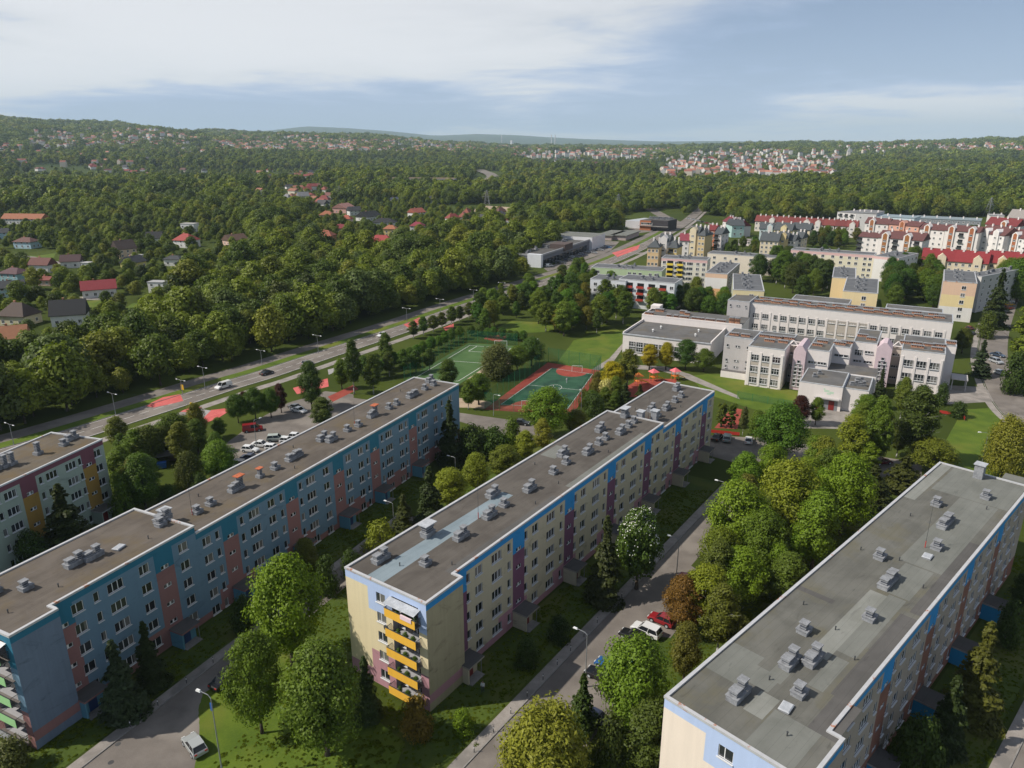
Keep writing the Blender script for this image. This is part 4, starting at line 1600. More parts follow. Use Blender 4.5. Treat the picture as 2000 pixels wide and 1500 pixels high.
def school():
    t = thing('school', 'large white school with stepped wings and brick vents on flat roofs', 'school', (SO[0], SO[1], 0), azrot(SAZ))
    tw = volume(t, 0, 8.6, 0, 12, 12.3, sch_g, name='stair_tower')
    volume(t, .3, 8.5, -2.2, -.003, 2.0, sch_w, name='base_wing', cope=False)
    v1 = volume(t, 8.62, 18.9, -6.7, 14, 12.0, sch_w)
    rec = volume(t, 18.92, 20.9, 2.5, 14, 11.6, sch_t, cope=False)
    volume(t, 24.32, 30.3, -2.0, 14, 12.0, sch_w)
    volume(t, 18.95, 24.3, 6.05, 13.98, 11.95, sch_w, cope=False)
    volume(t, 30.32, 35.0, 6.2, 14, 11.8, sch_w)
    volume(t, 30.32, 43.0, -3.0, 6.18, 6.7, sch_w, cope=False)
    an = volume(t, 25.2, 36.2, -17.8, -3.02, 6.8, sch_w, name='annex')
    an2 = volume(t, 36.22, 42.4, -16.2, -3.04, 6.3, sch_w, name='annex')
    volume(t, 35.02, 41.5, 12.4, 30.5, 12.4, sch_w)
    volume(t, 45.62, 47.9, 16.0, 30.3, 11.7, sch_t, cope=False)
    v3 = volume(t, 47.92, 59.0, 11.2, 30.6, 12.0, sch_w)
    volume(t, 59.02, 61.8, 22.6, 30.4, 11.9, sch_w)
    bw = volume(t, -4.0, 61.0, 54.0, 68.5, 12.4, sch_w)
    bt = volume(t, -12.0, -4.02, 52.4, 68.3, 13.0, sch_g, name='stair_tower')
    volume(t, 8, 28, 68.6, 78, 12.6, sch_w)
    volume(t, 40, 58, 68.6, 76, 12.6, sch_w)
    # lilac pilasters with pointed heads
    for x0, x1, yf, yb in ((20.95, 24.28, -4.2, 6.0), (41.55, 45.55, 11.0, 18.0)):
        m = MB()
        xm = (x0 + x1) / 2
        z1, z2 = 11.6, 13.3
        prof = [(x0, 0), (x1, 0), (x1, z1), (xm + .5, z2), (xm - .5, z2), (x0, z1)]
        m.poly([(a, yf, b) for a, b in prof])
        m.poly([(a, yb, b) for a, b in prof[::-1]])
        for i in range(6):
            a, b = prof[i], prof[(i + 1) % 6]
            m.poly([(a[0], yf, a[1]), (a[0], yb, a[1]), (b[0], yb, b[1]), (b[0], yf, b[1])])
        p = obj('pilaster', m.mesh('pilaster', sch_l), t)
        for k in range(7):
            for dx in ((-.62, .62) if k < 6 else (0,)):
                window(p, 'm', (xm + dx, yf, 1.6 + k * 1.15), 0, None, (1.5, 1, 1.05), proud=.15)
    # white gable frames on the roof edge
    for x, y in ((19.9, 1.6), (46.8, 15.4)):
        m = MB()
        for s in (-1, 1):
            m.tube((x + s * 1.3, y, 11.6), (x, y, 13.2), .18, .18, 4)
        m.tube((x - 1.3, y, 11.7), (x + 1.3, y, 11.7), .15, .15, 4)
        obj('gable_frame', m.mesh('gable_frame', sch_w), t)
    rb = frame_w
    for z, k in ((8.8, 'q'), (5.3, 'q'), (1.9, 'q')):
        for x in (10.9, 13.9, 16.9):
            window(v1, k, (x, -6.7, z), proud=.15)
        m = MB()
    for x in (9.35, 12.4, 15.4, 18.35):
        m = MB()
        m.box(x - .35, -6.88, 0.2, x + .35, -6.702, 10.4, 0)
        obj('pier', m.mesh('pier', sch_w), v1)
    for z in (7.0, 3.5):
        m = MB()
        m.box(9.0, -6.76, z - .45, 18.6, -6.703, z + .45)
        obj('spandrel', m.mesh('spandrel', sch_t), v1)
    for z in (8.2, 4.3):
        for x in (50.2, 53.5, 56.8):
            window(v3, 'b', (x, 11.2, z), proud=.15)
    for x in (48.5, 51.9, 55.2, 58.45):
        m = MB()
        m.box(x - .3, 11.02, 0.2, x + .3, 11.198, 10.2)
        obj('pier', m.mesh('pier', sch_w), v3)
    for x in (1.2, 4.2, 7.2):
        for z in (9.6, 5.0, 1.4 + 1.6):
            window(tw, 'm' if x != 4.2 else 's', (x, 0, z), proud=.15)
    for x in (-10.8, -8, -5.2):
        for z in (11.2, 6.6):
            window(bt, 'm' if x != -8 else 's', (x, 52.4, z), proud=.15)
    xs = [-1.7, 1.7, 5.3, 8.1, 11.5, 14.6, 17.8, 21.0]
    for z in (8.0, 4.1):
        for x in xs:
            window(bw, 'q', (x, 54.0, z), 0, None, (1, 1, 1) if x != 5.3 else (.6, 1, 1), proud=.15)
        for x in (24.3, 27.7, 31.1, 34.5):
            window(bw, 'l', (x, 54.0, z + .45), proud=.15)
        for k in range(7):
            window(bw, 'q', (37.8 + k * 3.28, 54.0, z), proud=.15)
    for x in [-3.4, 0.0, 3.4, 6.7, 9.8, 13.05, 16.2, 19.4, 22.7, 26, 29.4, 32.8, 36.1] + [39.4 + k * 3.28 for k in range(7)]:
        m = MB()
        m.box(x - .3, 53.84, 0, x + .3, 53.998, 9.6)
        obj('pier', m.mesh('pier', sch_w), bw)
    m = MB()
    m.box(23.0, 53.95, 2, 36.0, 53.997, 9.2)
    obj('spandrel', m.mesh('spandrel', sch_t), bw)
    for x in (26.0, 28.6):
        window(t, 'l', (x, -2.0, 8.3), proud=.15)
    window(t, 'l', (32.7, 6.2, 9.2), 0, None, (1.7, 1, 1), proud=.15)
    window(t, 'q', (36.8, 12.4, 9.2), proud=.15)
    window(t, 'l', (39.6, 12.4, 9.6), proud=.15)
    for x in (36.8, 39.6):
        window(t, 'l', (x, 12.4, 6.6), proud=.15)
    for z in (9, 5.4, 2):
        window(rec, 'l', (19.9, 2.5, z), 0, None, (.7, 1, 1), proud=.15)
        window(t, 'l', (46.7, 16.0, z), 0, None, (.8, 1, 1), proud=.15)
    # annex front: recessed red doors under a flat canopy, faded green lettering above
    m = MB()
    m.box(29.8, -17.86, 0, 35.4, -17.802, 3.1, 1)
    for x0, x1 in ((30.1, 31.7), (33.2, 34.6)):
        m.box(x0, -17.92, .1, x1, -17.862, 2.6, 0)
    obj('door', m.mesh('door', [doorr, frame_g]), an)
    m = MB()
    m.box(29.5, -19.0, 3.2, 35.8, -17.803, 3.5)
    obj('door_canopy', m.mesh('door_canopy', sch_g), an)
    m = MB()
    for x0, z0_, x1, z1_ in ((31.7, 4.9, 33.0, 5.5), (33.1, 4.6, 34.1, 5.2), (32.4, 4.3, 33.4, 4.7), (31.5, 5.5, 31.9, 5.9)):
        m.box(x0, -17.815, z0_, x1, -17.803, z1_)
    obj('faded_wall_mark', m.mesh('faded_wall_mark', plain('faded_green', (.50, .66, .52), .7)), an)
    # brick vents, set in rows on the roofs
    bm = brick_vent()
    for x, y, z in [(2.2, 3, 12.3), (5.6, 3, 12.3), (10.5, 6.5, 12), (13.0, 1.5, 12), (13.9, 6.5, 12), (16.8, 2.0, 12), (17.4, 7.0, 12), (26.2, 3.5, 12), (27, 8, 12), (31.6, 9, 11.8), (33.4, 11.6, 11.8), (36.8, 20, 12.4), (39.4, 17, 12.4), (48.5, 19.0, 12), (51.4, 19.5, 12), (51.8, 15.5, 12), (54.6, 19.2, 12), (56.8, 15.6, 12), (57.4, 20, 12), (60.4, 26, 11.9)] + \
            [(-2 + k * 3.1, 58.5 + 1.6 * (k % 2), 12.4) for k in range(20)] + [(-1 + k * 5.1, 64.2, 12.4) for k in range(12)]:
        obj('brick_vent', bm, t, (x, y, z), 0, (.85 + .3 * random.random(), 1, 1))
    for x, y in ((29.0, -8), (28.2, -11.5), (39.3, -8.4), (38.4, -12.6), (40.2, -12.2)):
        obj('roof_fan', vent_mesh('double' if x > 30 else 'small'), t, (x, y, 6.8 if x < 36 else 6.3), .3)
    m = MB()       # glazed porch on the east side
    m.box(61.85, 18, 3.2, 66, 24, 3.5, 0)
    for x, y in ((65.7, 18.3), (65.7, 23.7), (62.2, 18.3)):
        m.tube((x, y, 0), (x, y, 3.2), .12, .12, 6, 0)
    obj('side_canopy', m.mesh('side_canopy', [sch_g]), t)
    # gym hall and its taller wing
    g = thing('gym_hall', 'low white sports hall with plain dark roof beside the school', 'building', (*at(1217, 652, 7), 0), azrot(117.5))
    m = MB()
    m.box(0, 0, 0, 29.6, 21.6, 6.9, 0, 1)
    obj('hall', m.mesh('hall', [sch_w, roofSchool]), g)
    m = MB()
    m.box(-.2, -.25, 6.92, 29.8, .25, 7.25, 0)
    m.box(-.2, .25, 6.92, .2, 21.6, 7.7, 1)
    m.box(29.4, .25, 6.92, 29.8, 21.6, 7.7, 1)
    obj('parapet', m.mesh('parapet', [galv, sch_w]), g)
    for k in range(8):
        for j in range(2):
            window(g, 'q', (3.4 + k * 2.6, 0, 3.9 - j * 1.75), 0, None, (1.05, 1, .95), proud=.15)
    m = MB()
    for x, y in ((9, 14), (8, 8), (22, 15), (22.5, 8.5)):
        m.tube((x, y, 6.9), (x, y, 7.6), .25, .25, 8)
        m.tube((x, y, 7.6), (x, y, 7.9), .45, .1, 8)
    obj('roof_vents', m.mesh('roof_vents', whitep), g)
    m = MB()
    m.box(-.5, 21.62, 0, 35, 36, 9.0, 0, 1)
    b = obj('brick_vent_wing', m.mesh('brick_vent_wing', [sch_w, roofSchool]), g)
    m = MB()
    m.box(-.5, 21.58, 9.0, 35, 21.95, 9.5, 0)
    m.box(-.5, 21.95, 9.0, -.1, 36, 9.5, 0)
    m.box(-.5, 32, 9.5, 3.0, 36, 10.8, 0)
    obj('parapet', m.mesh('parapet', sch_w), b)
    for x, y, s in [(1.6, 24, 1), (9.0, 23.4, .5), (11.6, 23.4, .5), (14.6, 23.4, 1), (18.2, 23.4, .6), (20.4, 23.4, .8), (23.8, 23.4, 1), (27.6, 23.4, 1), (3.4, 31, 1), (12, 32, .8), (14, 30, .6)]:
        obj('brick_vent', bm, b, (x, y, 9.0), 0, (s, 1.3, 1.3))
    for x in (31.2, 33.1):
        obj('brick_stack', bm, b, (x, 23.4, 9.0), 0, (.55, 1.6, 2.9))


school()

# ------------------------------------------------------------------ more distant blocks
_pc = {}


def fpaint(col):
    return cached(('fp', col), lambda: paint('render_%02x%02x%02x' % tuple(int(255 * c) for c in col), col, .1, stain=.12))


def far_block(nl, nr, depth, z, wall, label, side=None, bands=(), front=(), rows=5, sides=0, vents=6, balc=None, bcol=None, lside=0, name='apartment_block', group='blocks beyond the school', width=None, roofm=None, z0=0.0):
    """flat-roofed block from the near corners of its roof in the photograph; depth in metres away from the viewer"""
    a, b = Vector(at(*nl, z)), Vector(at(*nr, z))
    d = b - a
    L = width or d.length
    t = thing(name, label, 'building', (a.x, a.y, 0), math.atan2(d.y, d.x), group)
    m = MB()
    cuts = [0] + [q[0] * z for q in bands] + [z]
    cols = [wall] + [q[1] for q in bands]
    for i in range(len(cuts) - 1):
        z0_, z1_ = cuts[i], cuts[i + 1]
        m.poly([(0, 0, z0_), (L, 0, z0_), (L, 0, z1_), (0, 0, z1_)], i)
    sm = len(cols)
    m.poly([(L, 0, 0), (L, depth, 0), (L, depth, z), (L, 0, z)], sm)
    m.poly([(L, depth, 0), (0, depth, 0), (0, depth, z), (L, depth, z)], sm)
    m.poly([(0, depth, 0), (0, 0, 0), (0, 0, z), (0, depth, z)], sm)
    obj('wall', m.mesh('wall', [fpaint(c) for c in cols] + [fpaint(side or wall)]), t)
    m = MB()
    m.poly([(.3, .3, z - .12), (L - .3, .3, z - .12), (L - .3, depth - .3, z - .12), (.3, depth - .3, z - .12)], 0)
    rf = obj('roof', m.mesh('roof', roofm or roofFar), t)
    m = MB()
    m.box(-.06, -.06, z - .25, L + .06, .3, z + .02)
    m.box(-.06, depth - .3, z - .25, L + .06, depth + .06, z + .02)
    m.box(-.06, .3, z - .25, .3, depth - .3, z + .016)
    m.box(L - .3, .3, z - .25, L + .06, depth - .3, z + .016)
    obj('coping', m.mesh('coping', coping), rf)
    zs_ = [z - 2.3 - k * (z - 1.5) / rows for k in range(rows)]
    for f in front:
        for zz_ in zs_:
            far_window(t, 1.5, 1.4, (L * f, 0, zz_), 0)
    for k in range(sides):
        y = depth * (k + .5) / sides
        for zz_ in zs_:
            far_window(t, 1.5 if k % 3 else .8, 1.4, (L, y, zz_), R(90))
    for k in range(vents):
        obj('chimney', vent_mesh(('small', 'double', 'long')[k % 3]), t, (L * (.45 + .12 * math.sin(k * 2.1)), depth * (k + .6) / vents, z - .12), R(90))
    if balc:
        for f in balc:
            for zz_ in zs_[:-1]:
                m = MB()
                m.box(L * f - 1.6, -1.1, zz_ - 1.15, L * f + 1.6, -.003, zz_ - 1.0, 1)
                m.box(L * f - 1.6, -1.16, zz_ - 1.2, L * f + 1.6, -1.103, zz_ - .15, 0)
                m.poly([(L * f - 1.5, -.004, zz_ - 1), (L * f + 1.5, -.004, zz_ - 1), (L * f + 1.5, -.004, zz_ + 1), (L * f - 1.5, -.004, zz_ + 1)], 2)
                obj('balcony', m.mesh('balcony', [fpaint(bcol), concrete, darkm]), t)
    return t


PEACH, CRM, YLW, PNK, WHT, ORG, GRN, TAN = (.72, .50, .36), (.74, .68, .52), (.76, .62, .34), (.72, .48, .46), (.74, .72, .70), (.74, .44, .22), (.46, .56, .36), (.60, .48, .34)
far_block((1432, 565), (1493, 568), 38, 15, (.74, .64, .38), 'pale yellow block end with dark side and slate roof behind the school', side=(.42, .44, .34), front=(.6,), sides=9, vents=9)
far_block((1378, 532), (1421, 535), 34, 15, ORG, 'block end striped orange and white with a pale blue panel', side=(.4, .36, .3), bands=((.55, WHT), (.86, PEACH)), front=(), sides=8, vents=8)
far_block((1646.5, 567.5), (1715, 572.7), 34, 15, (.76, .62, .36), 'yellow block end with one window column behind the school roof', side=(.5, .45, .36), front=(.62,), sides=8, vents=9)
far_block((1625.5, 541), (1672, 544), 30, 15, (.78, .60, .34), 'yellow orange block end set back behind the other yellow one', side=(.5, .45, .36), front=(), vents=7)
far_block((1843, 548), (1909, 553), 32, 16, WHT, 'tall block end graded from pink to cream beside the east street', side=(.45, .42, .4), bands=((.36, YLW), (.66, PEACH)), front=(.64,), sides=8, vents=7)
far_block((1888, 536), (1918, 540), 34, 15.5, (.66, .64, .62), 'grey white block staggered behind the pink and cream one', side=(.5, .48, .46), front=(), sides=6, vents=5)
far_block((1292, 503), (1382, 508), 11, 14, (.74, .70, .60), 'cream block with yellow balconies and pink roof band', bands=((.88, PNK),), front=(.07, .34, .5, .6, .66, .8, .93), balc=(.2, .42), bcol=(.80, .60, .08), sides=3, vents=5)
far_block((1545, 487), (1708, 498), 11, 13, (.76, .70, .54), 'long cream block with pink band above the treetops', bands=((.86, PNK),), front=(.05, .12, .2, .3, .4, .52, .62, .72, .8, .9, .96), rows=4, sides=3, vents=6)
far_block((1708, 499), (1756, 504), 26, 13, (.74, .72, .70), 'white block end with pink band and slate roof', bands=((.88, PNK),), front=(.82,), rows=4, sides=5, vents=4)
far_block((1382, 494), (1527, 504), 12, 10, (.74, .66, .56), 'low pale pink block half hidden behind trees', front=(.1, .25, .4, .6, .8), rows=3, vents=4)
far_block((1155, 521), (1293, 529), 12, 10, GRN, 'pale green low block with grey roof near the main road', front=(.06, .1, .25, .32, .55, .62, .7, .84, .92), rows=3, vents=5)
far_block((1153, 544), (1222, 549), 13, 12, (.70, .72, .76), 'pale blue white block half behind trees left of red balconies', front=(.15, .4, .8), rows=4, vents=4)
far_block((1209, 544), (1318, 553), 13, 12.5, (.72, .74, .76), 'white block with red balcony bands behind the school trees', front=(.06, .95), rows=4, balc=(.2, .4, .6, .8), bcol=(.42, .06, .04), vents=5)


# ------------------------------------------------------------------ pitched roofs
def gable_roof(m, L, D, z, rise, oh=.5, hip=0.0, th=.22, mr=0):
    """roof over a rectangle 0..L x 0..D, ridge along X; hip = inset of the ridge ends"""
    a, b, c, d = (-oh, -oh, z), (L + oh, -oh, z), (L + oh, D + oh, z), (-oh, D + oh, z)
    r0, r1 = (-oh + hip, D / 2, z + rise), (L + oh - hip, D / 2, z + rise)
    m.poly([a, b, r1, r0], mr)
    m.poly([c, d, r0, r1], mr)
    m.poly([b, c, r1], mr)
    m.poly([d, a, r0], mr)
    lo = lambda p: (p[0], p[1], p[2] - th)
    for p, q in ((a, b), (b, c), (c, d), (d, a)):
        m.poly([lo(p), lo(q), q, p], mr)
    m.poly([lo(d), lo(c), lo(b), lo(a)], mr)


def house_meshes(L, D, z, rise, kind, chim=True):
    key = ('house', round(L, 1), round(D, 1), round(z, 1), round(rise, 1), kind)

    def mk():
        w_ = MB()
        w_.box(0, 0, 0, L, D, z, 0)
        r_ = MB()
        if kind == 'flat':
            r_.box(-.2, -.2, z + .003, L + .2, D + .2, z + .35)
        elif kind == 'hip':
            gable_roof(r_, L, D, z + .25, rise, .55, min(L, D) * .45)
        else:
            gable_roof(r_, L, D, z + .25, rise, .55, 0)
            for x in (0.002, L - .002):
                w_.poly([(x, 0, z), (x, D, z), (x, D / 2, z + rise * .93)][::(1 if x > 1 else -1)], 0)
        c_ = MB()
        c_.box(L * .35, D * .5, z + rise * .3, L * .35 + .7, D * .5 + .7, z + rise + .9)
        return w_.mesh('house_wall', tintw), r_.mesh('house_roof', tiles), c_.mesh('house_chimney', brickv)
    return cached(key, mk)


def house_at(x, y, L, D, z, rise, az, wall, roof, kind, label, group, parts=2, zg=0.0, name='house'):
    wm, rm, cm = house_meshes(L, D, z, rise, kind)
    th = azrot(az)
    ox, oy = x - (L / 2 * math.cos(th) - D / 2 * math.sin(th)), y - (L / 2 * math.sin(th) + D / 2 * math.cos(th))
    t = thing(name, label, 'house', (ox, oy, zg), th, group)
    obj('wall', wm, t, color=wall)
    gr_ = sum(roof) / 3
    roof = tuple(.72 * (.80 * c + .20 * gr_) for c in roof)
    rf = obj('roof', rm, t, color=roof)
    if parts > 0 and kind != 'flat':
        obj('chimney', cm, rf)
    if parts > 1:
        for i in range(max(2, int(L / 3.5))):
            far_window(t, 1.2, 1.3, (L * (i + .5) / max(2, int(L / 3.5)), 0, 1.7), 0)
            if z > 4.2:
                far_window(t, 1.2, 1.3, (L * (i + .5) / max(2, int(L / 3.5)), 0, 4.2), 0)
        for i in range(2):
            for x_, rz in ((0, R(-90)), (L, R(90))):
                far_window(t, 1.1, 1.3, (x_, D * (.3 + .4 * i), 1.7), rz)
        for x_, rz in ((0, R(-90)), (L, R(90))):
            if kind == 'gable':
                far_window(t, 1.2, 1.3, (x_, D * .5, z + .5), rz)
    return t


HOUSE_XY = []


def house(px, py, wpx, ratio, z, rise, az, wall, roof, kind, label, group='houses left of the main road', parts=2, name='house'):
    """house whose foot centre is at the photograph pixel, overall width in pixels"""
    q = ground_px(px, py)
    x, y = q
    k = y * math.cos(PITCH) + CAM_H * math.sin(PITCH)
    L = max(5.0, wpx * k / FPX / (abs(math.sin(R(az))) + .55 * ratio))
    D = L * ratio
    HOUSE_XY.append((x, y, .62 * math.hypot(L, D)))
    return house_at(x, y, round(L * 2) / 2, round(D * 2) / 2, z, rise, az, wall, roof, kind, label, group, parts, float(terrain(x, y)) if y > 800 else 0.0, name)


RED, ORR, BRN, DGR, MAR, BLK, CRI = (.50, .055, .04), (.50, .16, .06), (.20, .085, .055), (.075, .08, .09), (.17, .075, .075), (.04, .042, .048), (.38, .035, .06)
WW, LBL, TEALW, CRW, PKW, YW = (.72, .71, .70), (.46, .62, .72), (.30, .48, .52), (.70, .60, .46), (.62, .44, .38), (.62, .55, .22)

for a in (
    (52, 437, 96, .30, 4.6, 4.2, 96, WW, ORR, 'gable', 'long low building under an orange tiled roof at the left edge'),
    (55, 484, 52, .70, 4.4, 2.6, 100, LBL, (.22, .10, .085), 'hip', 'pale blue house with brown hipped roof beside the lane'),
    (6, 466, 34, .8, 4.4, 3.2, 70, LBL, DGR, 'gable', 'blue house with dark gable cut by the left edge'),
    (86, 531, 54, .66, 4.2, 3.6, 98, WW, (.22, .07, .055), 'gable', 'white house with brown red roof and blue gable'),
    (34, 552, 60, .8, 5.2, 2.4, 105, TEALW, (.17, .085, .095), 'hip', 'teal house with purple brown hipped roof'),
    (26, 578, 56, .8, 4.4, 2.8, 60, LBL, DGR, 'gable', 'pale blue house with dark grey gable roof below the teal one'),
    (92, 557, 34, .6, 2.8, 1.6, 95, PKW, (.34, .07, .05), 'gable', 'small low shed with a red roof beside the teal house'),
    (142, 522, 46, .7, 3.6, 3.6, 75, WW, (.13, .065, .07), 'gable', 'white house with dark purple roof near the dense trees'),
    (172, 523, 22, .8, 3.0, .4, 95, WW, WW, 'flat', 'small flat white garage beside the purple roofed house'),
    (245, 502, 38, .9, 5.4, 5.2, 40, (.70, .53, .38), (.11, .075, .065), 'gable', 'tan house with steep dark roof and pale gable'),
    (268, 508, 30, .7, 3.0, .4, 100, WW, (.6, .6, .6), 'flat', 'flat white extension next to the tan steep roofed house'),
    (262, 524, 28, .8, 3.6, 3.4, 20, YW, DGR, 'gable', 'olive yellow gabled house with dark roof edge'),
    (304, 474, 40, .75, 3.2, 4.6, 80, WW, BLK, 'gable', 'white cottage with black gable roof near the red roofed villa'),
    (366, 482, 52, .8, 4.8, 4.2, 110, WW, (.52, .06, .05), 'hip', 'white villa with bright red hipped roof'),
    (372, 452, 38, .6, 6.4, .4, 100, WW, (.6, .58, .54), 'flat', 'white flat roofed block behind the red roofed villa'),
    (460, 478, 40, .8, 3.6, 3.8, 40, (.66, .46, .38), (.20, .11, .075), 'gable', 'pinkish house with brown gable roof among the trees'),
    (343, 518, 46, .7, 3.8, 1.8, 97, WW, DGR, 'hip', 'white bungalow with low grey hipped roof'),
    (382, 524, 36, .8, 3.6, 3.4, 10, YW, DGR, 'gable', 'yellow gabled house beside the grey bungalow'),
    (196, 578, 70, .62, 3.6, 3.8, 62, WW, (.42, .035, .05), 'gable', 'white house with crimson roof above the meadow'),
    (312, 572, 44, .6, 5.4, .4, 98, WW, (.5, .5, .5), 'flat', 'white modern flat roofed house behind young trees'),
    (42, 632, 80, .75, 3.8, 4.6, 100, (.64, .58, .40), (.115, .075, .06), 'hip', 'large brown roofed house with yellowish walls'),
    (140, 632, 80, .75, 4.2, 5.4, 70, WW, BLK, 'gable', 'white gabled house with big black roof'),
    (222, 655, 66, .8, 2.6, 2.8, 110, WW, (.13, .085, .065), 'hip', 'low brown hipped roof showing above the wood edge'),
    (28, 680, 70, .8, 4.0, 4.0, 66, LBL, (.52, .20, .08), 'gable', 'light blue house with orange roof and solar panels'),
    (638, 472, 44, .8, 4.6, 3.6, 100, (.66, .3, .2), (.52, .13, .06), 'hip', 'house with stacked orange red roofs'),
    (668, 456, 22, .8, 4.2, 3.0, 90, PKW, CRI, 'gable', 'small house with crimson roof behind the orange one'),
    (672, 415, 28, .9, 5.0, 4.4, 20, (.62, .36, .32), (.5, .22, .18), 'gable', 'pink gabled house in the mid distance'),
    (692, 420, 30, .8, 4.4, 4.0, 60, WW, DGR, 'gable', 'dark roofed house right beside the pink gable'),
    (640, 428, 36, .8, 4.2, 3.4, 95, PKW, ORR, 'hip', 'house with wide orange roof left of the pink gable'),
    (678, 436, 28, .8, 4.0, 3.2, 100, PKW, (.55, .11, .05), 'hip', 'house with vivid orange roof below the pink gable'),
    (720, 430, 36, .7, 3.6, 4.6, 30, WW, BLK, 'gable', 'pair of black gables facing the viewer'),
    (752, 443, 56, .6, 4.0, 3.2, 98, WW, BLK, 'hip', 'wide black hipped roof above the yellow house'),
    (764, 462, 34, .8, 6.0, 2.6, 98, (.72, .55, .25), (.55, .18, .07), 'hip', 'yellow two storey house with orange roof'),
    (746, 486, 70, .7, 4.6, 4.6, 100, (.62, .52, .30), (.52, .05, .05), 'hip', 'big house with spreading bright red hipped roof'),
    (814, 424, 30, .8, 4.6, 4.0, 40, WW, (.52, .12, .07), 'gable', 'white gabled house with orange red roof by the open field'),
    (816, 452, 36, .8, 4.6, 3.0, 100, WW, (.40, .035, .07), 'hip', 'white house with crimson hipped roof'),
    (838, 456, 26, .7, 2.8, 2.8, 60, WW, BLK, 'gable', 'low black roofed annex by the crimson roof'),
    (906, 446, 30, .8, 3.6, 3.2, 30, (.5, .22, .12), (.44, .16, .08), 'gable', 'brown brick cottage with orange roof'),
    (938, 436, 26, .8, 5.6, .4, 98, TEALW, (.4, .45, .45), 'flat', 'teal flat roofed house beside the brown cottage'),
    (973, 430, 28, .8, 4.2, 3.8, 20, (.6, .52, .4), DGR, 'gable', 'tan gabled house with grey roof near the pylon'),
    (695, 500, 26, .8, 3.4, 3.8, 25, WW, DGR, 'gable', 'grey gable showing above the wood'),
    (758, 512, 24, .8, 4.6, 2.0, 60, (.12, .17, .25), DGR, 'hip', 'dark blue house deep among the trees'),
    (1036, 415, 22, .9, 4.2, 4.2, 30, WW, BLK, 'gable', 'white gabled house with black roof at the wood edge'),
    (1068, 417, 36, .8, 5.0, 4.4, 60, WW, BLK, 'gable', 'larger black roofed house of the trio at the wood edge'),
    (1086, 420, 22, .9, 4.0, 4.4, 20, WW, DGR, 'gable', 'grey roofed white gable at the right of the trio'),
    (1092, 452, 16, .9, 3.6, 3.2, 40, CRW, BRN, 'gable', 'small cream gable left of the retail hall'),
    (1108, 452, 16, .9, 3.6, 3.2, 20, CRW, BRN, 'gable', 'second cream gable just left of the retail hall'),
    (812, 390, 16, .9, 3.6, 3.0, 60, PKW, (.5, .2, .14), 'gable', 'small pink roofed house under the motorway bridge'),
    (770, 396, 20, .9, 3.6, 3.0, 60, WW, (.1, .13, .2), 'gable', 'house with slate blue roof left of the bridge'),
):
    house(*a)
